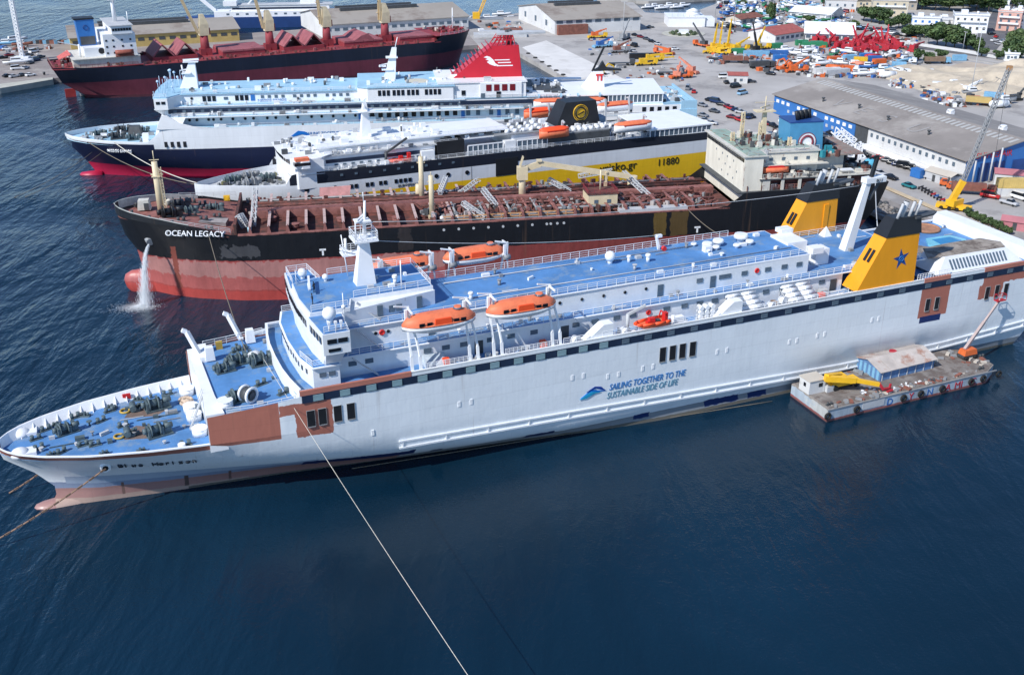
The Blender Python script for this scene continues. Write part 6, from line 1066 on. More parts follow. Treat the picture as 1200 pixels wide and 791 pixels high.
# cars by the warehouse and along the road
aw = ang((1017,172), (1134,205))
for px, py, c, k in ((1030,187,'red','car'),(1040,190,'dark grey','car'),(1047,193,'black','car'),(1053,195,'dark blue','car'),(1060,197,'black','van'),(1067,199,'black','pickup'),(1074,201,'dark grey','car')): car(px, py, aw+.5, c, 'parked against the white warehouse wall', k, 'cars along the warehouse wall')
for px, py, c in ((1031,205,'silver'),(1044,210,'black'),(1065,220,'teal')): car(px, py, aw, c, 'on the quay road behind the yellow funnel mast', 'car', 'cars on the quay road')
car(1091,211,aw,'silver','under the grey lean-to shelter'); car(1160,232,aw+.4,'red','in front of the yellow container','van'); car(1182,240,aw+.1,'silver','beside the yellow container','pickup'); car(1195,234,aw,'white','at the right edge near the yellow container','van'); car(1195,226,aw,'grey','behind the white van near the yellow container')
for px, py, c in ((967,161,'dark grey'),(975,158,'black'),(984,165,'silver'),(996,172,'dark grey'),(1006,178,'dark blue'),(1013,183,'black')): car(px, py, aw+.3, c, 'along the blue warehouse front', 'car', 'cars along the warehouse wall')
al = ang((826,128), (880,142))
for px, py, c, k in ((832,119,'black','car'),(839,121,'dark blue','van'),(846,124,'black','car'),(823,125,'grey','car'),(824,137,'grey','car'),(837,132,'dark grey','car'),(853,127,'dark red','car'),(858,129,'red','car'),(863,131,'dark blue','car'),(868,133,'silver','car'),(866,142,'red','car'),(874,139,'dark blue','car'),(880,138,'black','car'),(858,139,'dark red','car'),(899,147,'dark red','car'),(906,149,'black','car'),(826,143,'grey','car'),(834,146,'silver','car')): car(px, py, al+R.uniform(-.3,.5), c, 'in the car park beyond the yellow striped ferry', k, 'cars in the car park')
for px, py, c, k in ((744,42.5,'black','car'),(750.5,44.5,'dark red','car'),(757.5,47,'dark grey','car'),(764,50,'black','car'),(771,53,'silver','car')): car(px, py, radians(-55), c, 'in the row left of the round kerb island', k, 'cars by the round kerb island')
for px, py, c, k, w in ((743,55,'black','van','in front of the cream roofed warehouse'),(742,61,'silver','car','in front of the cream roofed warehouse'),(791,59,'white','car','alone on the open yard'),(762,33,'dark grey','car','at the end of the cream roofed warehouse'),(851,98,'black','car','left of the white hut with red roof'),(849,92,'white','van','left of the white hut with red roof'),(862,103,'black','van','in front of the white hut with red roof'),(870,111,'pale blue','van','in front of the white hut with red roof'),(880,97,'dark grey','car','right of the white hut with red roof'),(813,109,'red','car','by the stern of the blue hulled ferry'),(806,105,'grey','van','by the stern of the blue hulled ferry'),(903,88,'black','car','behind the grey warehouse corner'),(945,87,'dark grey','car','behind the grey warehouse roof')): car(px, py, R.uniform(0,3), c, w, k)
for px, py, c, k in ((9,90.5,'black','car'),(17,91,'silver','car'),(27,89.5,'dark grey','car'),(36,89.5,'white','car'),(20,82,'white','van'),(30,81,'silver','car'),(36,75,'dark grey','car'),(42,72,'dark blue','van'),(48,68,'dark grey','car'),(34,66,'dark grey','car'),(4,69,'black','car'),(11,66,'dark red','car'),(8,59,'white','car'),(40,62,'white','van')): car(px, py, R.uniform(.4,1.4), c, 'on the pier left of the bulk carrier', k, 'cars on the pier')

# ---------------------------------------------------------------- buildings
def gable(name, label, cat, A, Bp, depth, h, hr, wm, rm, over=.6, ridge=.5, nw=0, ww=2.0, wh=1.2, wz=.7, wins=GLASS2, px=None, vents=0):
    A, Bp = Vector(A), Vector(Bp); L_ = (Bp-A).length; rz = atan2(Bp.y-A.y, Bp.x-A.x)
    t = thing(name, None, None, A, rz); reg(t, label, cat, px or A.x)
    yr = depth*ridge
    put('wall', MB().add([(0,0,0),(L_,0,0),(L_,depth,0),(0,depth,0),(0,0,h),(L_,0,h),(L_,depth,h),(0,depth,h),(0,yr,hr),(L_,yr,hr)], [(0,1,5,4),(1,2,6,9,5),(2,3,7,6),(3,0,4,8,7)]), wm, t)
    k = (hr-h)/yr
    for y0, z0, y1, z1 in ((-over, h-over*k, yr, hr), (depth+over, h-over*k, yr, hr)):
        put('roof', MB().add([(-over,y0,z0),(L_+over,y0,z0),(L_+over,y1,z1),(-over,y1,z1),(-over,y0,z0+.25),(L_+over,y0,z0+.25),(L_+over,y1,z1+.25),(-over,y1,z1+.25)], [(3,2,1,0),(4,5,6,7),(0,1,5,4),(1,2,6,5),(2,3,7,6),(3,0,4,7)]), rm, t)
    for i in range(nw): inst('window', ('gw', ww, wh, wins.name), lambda: MB().box(-ww/2,ww/2,-.08,.08,-wh/2,wh/2), wins, t, ((i+.5)*L_/nw, -.03, h*wz))
    for i in range(vents): put('ridge_monitor', MB().box(L_*(.18+.0*i),L_*.72,yr+(i*10-5)-1.2,yr+(i*10-5)+1.2,hr-1.2-(.5 if i else .5),hr+.9-i*.2), DGREY, t)
    return t
WW = paint('white_wall', (.62,.62,.61), .8, .1, .1, spots=((.42,.40,.37),.36,.3)); BW = paint('blue_wall', (.035,.16,.44), .6, .1, .1); BGW = paint('beige_wall', (.52,.47,.40), .85, .1, .1); YWL = paint('ochre_wall', (.50,.36,.13), .85, .15, .2)
A = at(909,110,9.2); Bq = at(1133,187,9.2); A.z = Bq.z = 2
wh = gable('warehouse', 'big warehouse with grey ridged roof and blue and white front wall, right behind the ships', 'warehouse', A, Bq, 44, 7.0, 11.2, WW, ROOFG, 1.0, .46, px=1000)
LW = (Bq-A).length
put('blue_cladding', MB().box(-.1,LW*.485,-.3,-.02,.2,6.4), BW, wh); put('dark_gate', MB().box(LW*.487,LW*.55,-.25,-.02,0,6.4), DGREY, wh); put('eave_shadow_strip', MB().box(0,LW,-.5,-.04,6.42,6.9), paint('eave_shade', (.05,.055,.07), .7, .15), wh); put('gable_cladding', MB().add([(LW+.05,0,0),(LW+.05,44,0),(LW+.05,44,6.9),(LW+.05,20.2,11.1),(LW+.05,0,6.9),(LW+.3,0,0),(LW+.3,44,0),(LW+.3,44,6.9),(LW+.3,20.2,11.1),(LW+.3,0,6.9)], [(4,3,2,1,0),(5,6,7,8,9),(0,1,6,5),(1,2,7,6),(2,3,8,7),(3,4,9,8),(4,0,5,9)]), BW, wh)  # dark strip along the wall top stands in for the eave's shadow
for k in range(14):
    if k not in (3, 8): inst('window', 'bwin1', lambda: MB().box(-.85,.85,-.1,.1,-.55,.55), CLEAN, wh, (2.4+k*3.3, -.33, 5.0)); 
    if k in (2,3,7,8,9,10,12): inst('window', 'bwin2', lambda: MB().box(-.6,.6,-.1,.1,-.5,.5), LGREY, wh, (2.4+k*3.3+.6, -.33, 2.6))
for k in range(14): inst('window', 'wwin', lambda: MB().box(-.5,.5,-.1,.1,-.6,.6), GLASS2, wh, (LW*.57+k*2.9, -.06, 4.6))
put('plinth_wall', MB().box(LW*.55,LW*.93,-1.6,-.3,0,1.4), CLEAN, wh)
SKY = paint('skylight_sheet', (.42,.415,.40), .6, .1)
for k in range(44): inst('skylight', 'skyl', lambda: MB().add([(-.55,-1.7,-.33),(.55,-1.7,-.33),(.55,1.7,.33),(-.55,1.7,.33),(-.55,-1.7,-.25),(.55,-1.7,-.25),(.55,1.7,.41),(-.55,1.7,.41)], [(0,1,2,3),(7,6,5,4),(0,4,5,1),(1,5,6,2),(2,6,7,3),(3,7,4,0)]), SKY, wh, (3+k*2.2, 17.2, 10.85))
for x, y in ((22,5),(38,8),(55,6.5),(75,6)): put('roof_vent', MB().cyl((0,0,-.4),(0,0,1.2),.35,n=8).cyl((0,0,1.2),(0,0,1.5),.6,n=8), DGREY, wh, (x,y,7.2+y*.207))
for x, y in ((60,27),(84,26),(92,29)): put('roof_unit', MB().box(-1,1,-.8,.8,-.4,1.2).cyl((0,0,1.2),(0,0,1.6),1.1,n=12), CLEAN, wh, (x, y, 11.2-(y-20.2)*.17))
o = text('gable_lettering', 'SHIPREPAIR', wh, (LW+.36,3,7.0), 2.6, RED, rot=(pi/2,0,pi/2)); o['label'] = 'red lettering along the top of the blue gable'
for k in range(3): put('gable_door', MB().box(LW+.32,LW+.5,5+k*12,14+k*12,0,5.6), DBLUE, wh)
for k in range(4): put('gable_post', MB().cyl((LW+1.6,2+k*3,0),(LW+1.6,2+k*3,7+k),.25,n=8), LGREY, wh)
# roof marks faded: big pale letters
for i, (ch, x) in enumerate((('V',26),('E',39),('S',52),('U',65))): o = text('roof_lettering', ch, wh, (x,4.2,7.2+4.2*.207+.16), 9, paint('faded_paint', (.31,.295,.285), .8, .1), rot=(math.atan(.207),0,0), extrude=.01)
# pier warehouses
gable('warehouse', 'long low warehouse with grey beige roof and ochre wall behind the bulk carrier bridge', 'warehouse', at(84,60,2), at(281,48,2), 42, 6, 9.2, YWL, ROOFB, .8, .5, 16, 3.0, 1.5, .6, DGREY, 180, 2)
gable('warehouse', 'long white warehouse with beige roof behind the bow of the bulk carrier', 'warehouse', at(381,46,2), at(549,35,2), 52, 7, 11.5, WW, ROOFB, .8, .5, 18, 2.6, 1.4, .62, GLASS2, 460, 2)
wd = gable('warehouse', 'white warehouse with cream roof and big dark roof slots at the top of the yard', 'warehouse', at(650,41,2), at(750,36,2), 62, 7.4, 12, WW, ROOFB, .8, .5, 9, 3.6, 1.5, .84, GLASS2, 700, 2)
put('brick_stack', MB().box(1,18,-3,-.4,0,5), BRICKM, wd)
for k in range(3): put('gable_window', MB().box(-.12,-.02,12+k*18,15+k*18,3,6), GLASS2, wd)
we = thing('pump_house', None, None, at(783,32,2), 0); reg(we, 'low white building with a round white tank house beside the kerb island', 'building', 800)
put('wall', MB().box(0,20.5,0,18,0,5), CLEAN, we); put('roof_parapet', MB().box(-.3,20.8,-.3,18.3,5,5.4), CLEAN, we); put('tank_house', MB().cyl((15,9,5.4),(15,9,7.4),4,n=16).cyl((15,9,7.4),(15,9,9),4.3,.4,n=16), CLEAN, we); put('gable_hut', MB().box(20.8,26,1,12,0,4.5), CLEAN, we)
for k in range(5): put('roof_pole', MB().cyl((2+k*3.2,1,5.4),(2+k*3.2,1,7.6),.1,n=5), LGREY, we)
mb = MB(); mb.cyl((0,0,0),(0,0,.25),11.5,n=32).cyl((0,0,.25),(0,0,.5),8,n=24,m=1); put('kerb_island', mb, [MATS['kerb_stone'], paint('dry_grass', (.14,.15,.08), .9, .3)], loc=at(801,40,2), kind='structure')
reg(put('monument_block', MB().box(-2.4,2.4,-1.5,1.5,0,2.2).box(-3,3,-2,2,0,.4), CLEAN, loc=at(801,40,2.4)), 'white stone block on the round kerb island', 'monument', 801)
for k in range(9): reg(put('small_bush', MB().ball((0,0,.5),1.0,7,4), paint('bush_green', (.05,.075,.035), .9, .3, 2), loc=at(801,40,2.5)+Vector((6*cos(k*.7),6*sin(k*.7),0))), 'small round bush on the kerb island', 'bush', 790+k, 'bushes on the kerb island')
# huts
def hut(label, px, py, w, d, h, rz, wm, rm, cat='hut'):
    t = thing('yard_hut', None, None, at(px, py, 2), rz); reg(t, label, cat, px)
    put('wall', MB().box(0,w,0,d,0,h), wm, t); put('roof', MB().add([(-.3,-.3,h),(w+.3,-.3,h),(w+.3,d/2,h+.9),(-.3,d/2,h+.9),(w+.3,d+.3,h),(-.3,d+.3,h),(-.3,-.3,h+.15),(w+.3,-.3,h+.15),(w+.3,d/2,h+1.05),(-.3,d/2,h+1.05),(w+.3,d+.3,h+.15),(-.3,d+.3,h+.15)], [(6,7,8,9),(9,8,10,11),(0,1,7,6),(4,5,11,10),(0,6,9,3),(3,9,11,5),(1,2,8,7),(2,4,10,8)]), rm, t)
    put('door', MB().box(w*.3,w*.3+1,-.06,.05,0,2), DGREY, t); put('window', MB().box(w*.6,w*.6+1.2,-.06,.05,1,2), GLASS2, t); return t
REDR = paint('red_tile_roof', (.36,.10,.085), .8, .2, .5); PINKR = paint('pink_sheet_roof', (.45,.17,.19), .7, .12, .3)
hut('white hut with a faded red roof standing alone in the yard', 853, 98, 8, 7, 3.2, -.1, WW, REDR); hut('white office with pink roof left of the blue gable', 1164, 217, 9, 6, 3.4, -.35, WW, PINKR, 'office'); hut('grey lean-to shelter by the white warehouse wall', 1083, 210, 9, 5, 2.6, aw, LGREY, BGW, 'shelter'); hut('pink roofed canopy at the quay edge behind the ferry stern', 1172, 268, 9, 4, 2.2, -.5, PINKR, PINKR, 'canopy')
cn = thing('shipping_container', None, None, at(1168,230,2), -.05); reg(cn, 'yellow container on a low white block near the right edge', 'container', 1185)
put('white_block', MB().box(-1.6,15,-.5,3.5,0,2.2), WW, cn)
def container(t, m, L_=12.2, z=0):
    inst('container_shell', ('cont', m.name, L_), lambda: MB().box(0,L_,0,2.44,.1,2.6), m, t, (0,0,z)); [inst('container_rib', ('contr', m.name, L_, sd), lambda: rib_mb(L_, sd), m, t, (0,0,z)) for sd in (0, 1)]
def rib_mb(L_, sd):
    mb = MB(); y = 2.44 if sd else -.06
    for k in range(int(L_/.6)): mb.box(.2+k*.6,.45+k*.6,y,y+.06,.25,2.5)
    return mb
container(cn, paint('buff_yellow', (.58,.42,.14), .6, .12, .5), 12.2, 2.2)

# ---------------------------------------------------------------- yard machines
def wheels(t, xs, y, r=.55):
    for x in xs:
        for s in (-1, 1): inst('wheel', ('whl', r), lambda: MB().cyl((0,-.2,0),(0,.2,0),r,n=10), TYRE, t, (x, s*y, r))
def crane_truck(label, px, py, rz, m, m2, bl=12, el=.9, swing=0, cat='mobile crane', name='mobile_crane', z=2):
    t = thing(name, None, None, at(px, py, z), rz); reg(t, label, cat, px)
    put('chassis', MB().box(-5,5,-1.2,1.2,.7,1.4).box(-5.2,-4.9,-1.7,1.7,.3,.9), m, t); put('cab', MB().box(3.4,5.3,-1.2,1.2,1.4,2.8,.1,.1), m, t); put('cab_window', MB().box(4.6,5.34,-1.05,1.05,2.0,2.6), GLASS, t); wheels(t, (-3.6,-2.2,2.2,3.8), 1.15)
    put('turret', MB().ob((-1.4,0,2.1), (3.4,2.2,1.4), swing).ob((-2.6,0,2.3), (1.2,2.4,1.8), swing), m2, t)
    d = Vector((cos(el)*cos(swing), cos(el)*sin(swing), sin(el))); p = Vector((-1.8,0,2.6)); put('boom', MB().bar(p, p+d*bl*.6, .8, .9).bar(p+d*bl*.5, p+d*bl, .5, .55).bar(p+d*bl, p+d*bl+Vector((0,0,-1.2)), .12), m2, t); put('boom_ram', MB().bar(Vector((.2,0,1.8)), p+d*bl*.3, .3), LGREY, t)
    return t
def excavator(label, px, py, rz, m, z=2):
    t = thing('excavator', None, None, at(px, py, z), rz); reg(t, label, 'excavator', px)
    for s in (-1, 1): inst('track', 'exctr', lambda: MB().side([(-2.2,.2),(-1.8,0),(1.8,0),(2.2,.2),(2.2,.8),(1.8,1.0),(-1.8,1.0),(-2.2,.8)], -.35, .35), TYRE, t, (0, s*1.15, 0))
    put('house', MB().box(-2.2,1.2,-1.3,1.3,1.1,2.3).box(-.2,1.4,-1.3,-.2,2.3,3.2), m, t); put('cab_window', MB().box(0,1.45,-1.34,-.3,2.4,3.05), GLASS, t); put('boom', MB().bar((1,.4,1.8),(3.6,.4,4.6),.5,.6).bar((3.6,.4,4.6),(6.0,.4,3.4),.45,.5), m, t); put('stick', MB().bar((6,.4,3.6),(6.4,.4,.9),.35,.4), m, t); put('bucket', MB().side([(5.6,0),(6.8,.2),(6.6,1.1),(6,1)], -.3, 1.1), DGREY, t); return t
def flatbed(label, px, py, rz, m, load=None, z=2):
    t = thing('flatbed_truck', None, None, at(px, py, z), rz); reg(t, label, 'truck', px)
    put('bed', MB().box(-6,3.4,-1.25,1.25,1.0,1.25), DGREY, t); put('cab', MB().box(3.6,5.8,-1.2,1.2,.7,2.9,.15,.05), m, t); put('cab_window', MB().box(4.6,5.86,-1.05,1.05,1.9,2.6), GLASS, t); wheels(t, (-5,-3.8,2.6,4.8), 1.1, .5)
    if load: put('load', MB().box(-5.9,3.2,-1.2,1.2,1.25,3.2), load, t)
    return t
def boat(label, px, py, rz, m, L_=9, z=2, cabin=True, afloat=False, group=None, m2=None):
    t = thing('small_boat', None, None, at(px, py, z), rz); reg(t, label, 'boat', px, group); zb = 0 if afloat else .8
    inst('boat_hull', ('bh', m.name, L_), lambda: MB().loft([[(x,-w,1.5+dz),(x,-w*.8,.6),(x,0,.1+dz),(x,w*.8,.6),(x,w,1.5+dz)] for x, w, dz in ((-L_/2,1.2,0),(-L_*.2,1.5,0),(L_*.2,1.35,.1),(L_*.38,.8,.35),(L_/2,.06,.6))]), m, t, (0,0,zb-.3))
    inst('boat_deck', ('bdk', L_), lambda: MB().prism([(-L_/2,-1.1),(L_*.2,-1.25),(L_*.4,-.6),(L_*.4,.6),(L_*.2,1.25),(-L_/2,1.1)],1.35,1.5), m2 or LGREY, t, (0,0,zb-.3))
    if cabin: inst('boat_cabin', ('bc', L_), lambda: MB().box(-L_*.25,L_*.1,-.9,.9,1.4,2.8,.25,.1), CLEAN, t, (0,0,zb-.3)); inst('cabin_window', ('bcw', L_), lambda: MB().box(-L_*.22,L_*.085,-.93,.93,2.1,2.5), GLASS, t, (0,0,zb-.3))
    if not afloat:
        for x in (-L_*.3, L_*.2): inst('boat_stand', ('bst', x), lambda: MB().box(-.2,.2,-1.2,1.2,0,.5), WOOD, t, (x,0,0))
    return t
def box_cont(label, px, py, rz, m, L_=6.1, group=None, z=2):
    t = thing('shipping_container', None, None, at(px, py, z), rz); reg(t, label, 'container', px, group); container(t, m, L_); return t
def tank(label, px, py, rz, m, r=1.3, L_=6, z=2):
    t = thing('storage_tank', None, None, at(px, py, z), rz); reg(t, label, 'tank', px); put('shell', MB().cyl((-L_/2,0,r+.4),(L_/2,0,r+.4),r,n=14).ball((-L_/2,0,r+.4),r*.95,10,6).ball((L_/2,0,r+.4),r*.95,10,6), m, t)
    for x in (-L_*.3, L_*.3): put('saddle', MB().box(x-.2,x+.2,-r,r,0,.8), DGREY, t)
    return t
ORG = paint('machine_orange', (.62,.13,.03), .55, .2, 1); MRED = paint('machine_red', (.42,.022,.035), .55, .2, 1); MYEL = paint('machine_yellow', (.68,.42,.02), .5, .2, 1); MGRN = paint('machine_green', (.03,.22,.10), .55, .2, 1); SALM = paint('faded_orange', (.62,.22,.14), .6, .2, 1); CBLUE = paint('container_blue', (.03,.12,.36), .55, .15, .8); LBL = paint('light_blue', (.20,.42,.60), .55, .15, .8)
crane_truck('orange mobile crane parked in the middle of the yard', 778, 64, 2.6, ORG, ORG, 7, .15)
crane_truck('long yellow mobile crane with boom lowered, beyond the fin of the blue hulled ferry', 757, 77, .18, MYEL, MYEL, 15, .06, 0)
crane_truck('second yellow boom truck behind the long yellow crane', 765, 72, .15, MYEL, MYEL, 11, .08)
box_cont('black container behind the long yellow crane', 738, 70, .05, BLACK, 12.2); flatbed('dark flatbed truck left of the black container', 729, 77, .1, DGREY); excavator('small yellow loader near the fin with the red double T', 704, 88, .3, MYEL); crane_truck('blue crane lorry in front of the cream roofed warehouse', 706, 56, .4, LBL, CBLUE, 8, .3)
crane_truck('yellow and orange crane lorry left of the blue crane lorry', 700, 45, .2, MYEL, ORG, 7, .3); crane_truck('dark crane lorry right of the blue crane lorry', 726, 62, .3, GREY, BRICKM, 7, .4); crane_truck('grey crane lorry with raised boom by the white warehouse door', 731, 47, 1.0, GREY, GREY, 10, .8)
crane_truck('orange yellow boom machine beside the stern of the blue hulled ferry', 798, 92, .3, ORG, SALM, 9, .35, 1.0); crane_truck('faded orange crane by the dark lorry at the stern of the blue hulled ferry', 806, 86, 2.4, SALM, SALM, 8, .5); flatbed('grey flatbed lorry left of the orange boom machine', 786, 88, .1, GREY)
crane_truck('orange crane with thin raised boom at the yellow crane cluster', 822, 55, 2.2, ORG, DGREY, 12, .75)
for px, py, bl, a in ((836,63,7,.2),(840,58,10,1.45),(847,59,11,1.5),(856,58,12,1.48),(866,60,8,.5),(844,64,6,.15)): crane_truck('yellow mobile crane in the cluster beside the kerb island', px, py, R.uniform(-.4,.4), MYEL, MYEL, bl, a)
crane_truck('yellow crane with forked boom by the dark gantry post', 891, 58, .2, MYEL, MYEL, 9, 1.2); crane_truck('black crane with raised boom between yellow and blue machines', 884, 61, 1.9, DGREY, BLACK, 12, 1.1)
box_cont('green container under the yellow crane cluster', 858, 64, .1, MGRN, 6.1); box_cont('pale blue container right of the yellow crane cluster', 872, 67, .05, LBL, 12.2); box_cont('dark blue container in the middle of the machine yard', 893, 66, -.1, CBLUE, 12.2); box_cont('bright blue container right of the dark blue one', 907, 72, .1, MBLUE, 6.1)
flatbed('rusty trailer in front of the green container', 845, 71, .1, BRICKM); flatbed('rusty low loader below the pale blue container', 862, 74, -.1, BRICKM, BRICKM); flatbed('dark lorry with scrap left of the orange excavators', 893, 80, .2, DGREY, DGREY); excavator('orange excavator behind the corner of the grey warehouse', 916, 84, .5, ORG); excavator('orange excavator behind the corner of the grey warehouse', 926, 82, 2.4, ORG); crane_truck('orange crane lorry behind the corner of the grey warehouse', 933, 85, .2, ORG, ORG, 8, .5)
for px, py, bl, a, m in ((958,50,7,.3,MRED),(964,52,7,.2,MRED),(970,54,7,.4,MRED),(976,50,8,.5,MRED),(983,57,7,.3,MRED),(990,60,6,.2,MRED),(1000,52,8,.9,MRED),(1006,50,7,.5,MRED),(1011,54,9,1.1,MRED),(1016,51,7,.3,MRED),(1021,55,7,.4,MRED),(1026,50,8,.6,MRED),(1031,53,8,.8,MRED),(1036,50,7,.5,MRED),(1040,55,9,1.0,MRED),(1045,53,7,.4,MRED),(1050,57,7,.3,MRED),(1012,60,7,.2,MRED),(1022,61,6,.25,MRED),(1034,61,7,.25,MRED),(1000,58,7,.3,MRED),(1070,60,12,.05,MRED),(1006,63,6,.2,MRED),(1046,60,7,.3,MRED)): crane_truck('red crane truck in the red machine park', px, py, R.uniform(0,3), m, m, bl, a, R.uniform(-.5,.5))
for px, py, m, n, L_ in ((933,54,MGRN,'green',6.1),(940,56,MGRN,'green',12.2),(950,55,MGRN,'green',6.1),(905,58,MGRN,'green',6.1),(1018,73,CBLUE,'dark blue',6.1),(1008,70,MBLUE,'bright blue',6.1),(1025,77,ORG,'orange',6.1),(1000,74,MYEL,'yellow',6.1),(985,84,ORG,'orange',6.1),(972,74,ORG,'orange',6.1),(990,72,LBL,'pale blue',6.1),(1045,80,LBL,'pale blue',6.1),(1076,88,WW,'white',6.1),(955,88,WW,'white',12.2),(968,90,LGREY,'grey',12.2)): box_cont(f'{n} container in the packed yard behind the warehouse', px, py, R.uniform(-.4,.4), m, L_)
for px, py, m, n in ((920,62,CLEAN,'white'),(932,66,CLEAN,'white'),(944,69,LGREY,'grey'),(938,76,CLEAN,'white'),(955,66,CLEAN,'white'),(962,78,CLEAN,'white'),(978,66,MGRN,'green'),(992,64,CLEAN,'white'),(1003,86,CLEAN,'white'),(1012,90,CLEAN,'white'),(1030,88,CLEAN,'white'),(1036,84,LBL,'pale blue'),(1052,88,CLEAN,'white'),(1062,90,LBL,'pale blue'),(947,62,CLEAN,'white'),(958,72,CLEAN,'white'),(1046,67,CLEAN,'white'),(1060,74,LBL,'pale blue'),(1070,78,GREY,'grey'),(998,79,CLEAN,'white'),(1017,82,CBLUE,'dark blue'),(982,77,CLEAN,'white')): boat(f'{n} boat on stands in the packed yard behind the warehouse', px, py, R.uniform(-.5,3), m, R.choice([8,9,11]), group='boats ashore')
for px, py, m, n in ((1022,71,MRED,'red'),(1040,92,CLEAN,'white'),(1083,95,WW,'white'),(1006,80,SALM,'faded orange'),(978,84,ORG,'orange')): tank(f'{n} cylindrical tank in the packed yard behind the warehouse', px, py, R.uniform(-.5,.5), m)
boat('large blue grey boat with tall white stem at the packed yard edge', 1071, 77, 1.2, paint('slate_boat', (.22,.30,.42), .6, .15), 15); flatbed('brown dump trailer behind the blue lorry cab', 1098, 75, .02, LBL, paint('brown_load', (.22,.15,.10), .9, .25, .6)); box_cont('light blue container by the sand heap', 1118, 72, .1, LBL, 6.1); box_cont('light blue container beside the raised crane boom', 1152, 116, -.5, LBL, 7)
for px, py, n, m in ((1092,104,'white site cabin behind the warehouse ridge',CLEAN),(1107,107,'white tank car behind the warehouse ridge',CLEAN)): box_cont(n, px, py, -.3, m, 6.1)
for px, py, rz in ((1118,103,.3),(1128,108,.6),(1140,112,.1),(1178,122,.2)): boat('grey boat ashore behind the warehouse, near the sand heap', px, py, rz, GREY, 9, group='boats ashore')
crane_truck('white crane truck beside the sand heap', 1137, 110, .3, CLEAN, CLEAN, 7, .4); excavator('dark excavator at the foot of the sand heap', 1190, 118, .3, DGREY); tank('white tank under the raised crane boom', 1170, 127, .2, CLEAN); flatbed('brown scrap trailer beside the light blue container', 1150, 124, -.4, BRICKM, YWL)
for px, py in ((1106,218),(1114,222)): 
    t = thing('forklift', None, None, at(px, py, 2), aw+.5); reg(t, 'orange forklift near the foot of the lattice boom', 'forklift', px); put('body', MB().box(-1.2,.8,-.6,.6,.4,1.3).box(-1.2,-.5,-.6,.6,1.3,1.6), ORG, t); put('mast', MB().box(.9,1.1,-.5,.5,.1,2.8), DGREY, t); put('canopy', MB().box(-.8,.6,-.55,.55,2.1,2.2).bar((-.8,-.5,1.3),(-.7,-.5,2.1),.1).bar((-.8,.5,1.3),(-.7,.5,2.1),.1), ORG, t); wheels(t, (-.8,.6), .6, .3)
box_cont('blue skip beside the black cars at the white wall', 1066, 207, aw, MBLUE, 3.6); flatbed('rusty trailer loaded with steel right of the yellow crane', 1140, 228, -.25, BRICKM, BRICKM)
MB_ = paint('motorbike_black', (.03,.03,.035), .4, .2)
for k in range(12):
    px, py = 1079+k*3.6, 222+k*2.1; t = thing('motorbike', None, None, at(px, py, 2.05), aw+1.3); reg(t, 'dark motorbike in the row along the quay kerb', 'motorbike', px, 'motorbikes along the kerb')
    inst('bike_body', 'bikeb', lambda: MB().side([(-.7,.5),(.4,.45),(.75,1.0),(.2,1.0),(-.3,.8),(-.9,.9)], -.16, .16).bar((.7,-.35,1.05),(.7,.35,1.05),.06), (MB_, MRED, CBLUE)[k % 3], t, (0,0,0)) if k < 3 else inst('bike_body', ('bikeb', k % 3), lambda: MB().side([(-.7,.5),(.4,.45),(.75,1.0),(.2,1.0),(-.3,.8),(-.9,.9)], -.16, .16).bar((.7,-.35,1.05),(.7,.35,1.05),.06), (MB_, MRED, CBLUE)[k % 3], t, (0,0,0))
    for x in (-.7, .7): inst('bike_wheel', 'bikew', lambda: MB().cyl((0,-.07,0),(0,.07,0),.32,n=10), TYRE, t, (x,0,.32))
# yellow quay crane with long boom
p = at(1117, 246, 2); q = thing('mobile_crane', 'yellow mobile crane with long grey boom rising over the warehouse, behind the ferry stern', 'mobile crane', p)
put('carrier', MB().ob((0,0,1.0), (9,2.6,1.0), -.5), CYEL, q); put('turret', MB().ob((0,0,2.2), (4.4,2.6,1.6), .6), CYEL, q)
for i in range(4):
    for s in (-1, 1): put('wheel', MB().cyl((0,-.2,0),(0,.2,0),.55,n=10), TYRE, q, (cos(-.5)*(-3+i*2)-sin(-.5)*s*1.2, sin(-.5)*(-3+i*2)+cos(-.5)*s*1.2, .55), -.5)
def plane_pt(px, py, Y):
    a = (px-600)/FPX; b = -(py-395.5)/FPX; c, s = cos(PITCH), sin(PITCH); d = Vector((a, c+b*s, -s+b*c)); return Vector((0,0,CAM_H)) + d*(Y/d.y)
b0 = plane_pt(1114,240,p.y)-p; b1 = plane_pt(1129,212,p.y)-p; b2_ = plane_pt(1183,80,p.y+6)-p
put('boom_base', MB().bar(b0+Vector((0,0,1)), b1, 1.3, 1.5), CYEL, q); lattice(q, 'boom', b1, b2_, .9, GREY, 26, .085); put('boom_head', MB().ob(b2_, (1.3,1.0,1.2), 0), paint('boom_tip',(.40,.22,.10),.6,.2), q); put('hoist_rope', MB().bar(b2_, b2_+Vector((1,0,-30)), .07), DGREY, q)
# white lattice loading crane near the tanker stern
p = at(1002,190,2); q = thing('quay_crane', 'white lattice gantry crane between tanker stern and warehouse', 'crane', p)
lattice(q, 'tower', (0,0,0), plane_pt(1004,182,p.y)-p+Vector((0,0,4)), 2.2, CLEAN, 6, .22); lattice(q, 'jib', plane_pt(1010,186,p.y)-p, plane_pt(978,153,p.y)-p, 2.0, CLEAN, 9, .2); lattice(q, 'jib_tie', plane_pt(1002,165,p.y)-p, plane_pt(985,152,p.y)-p, 1.2, CLEAN, 5, .16); put('base', MB().box(-3,3,-2.5,2.5,0,1.6), LGREY, q)
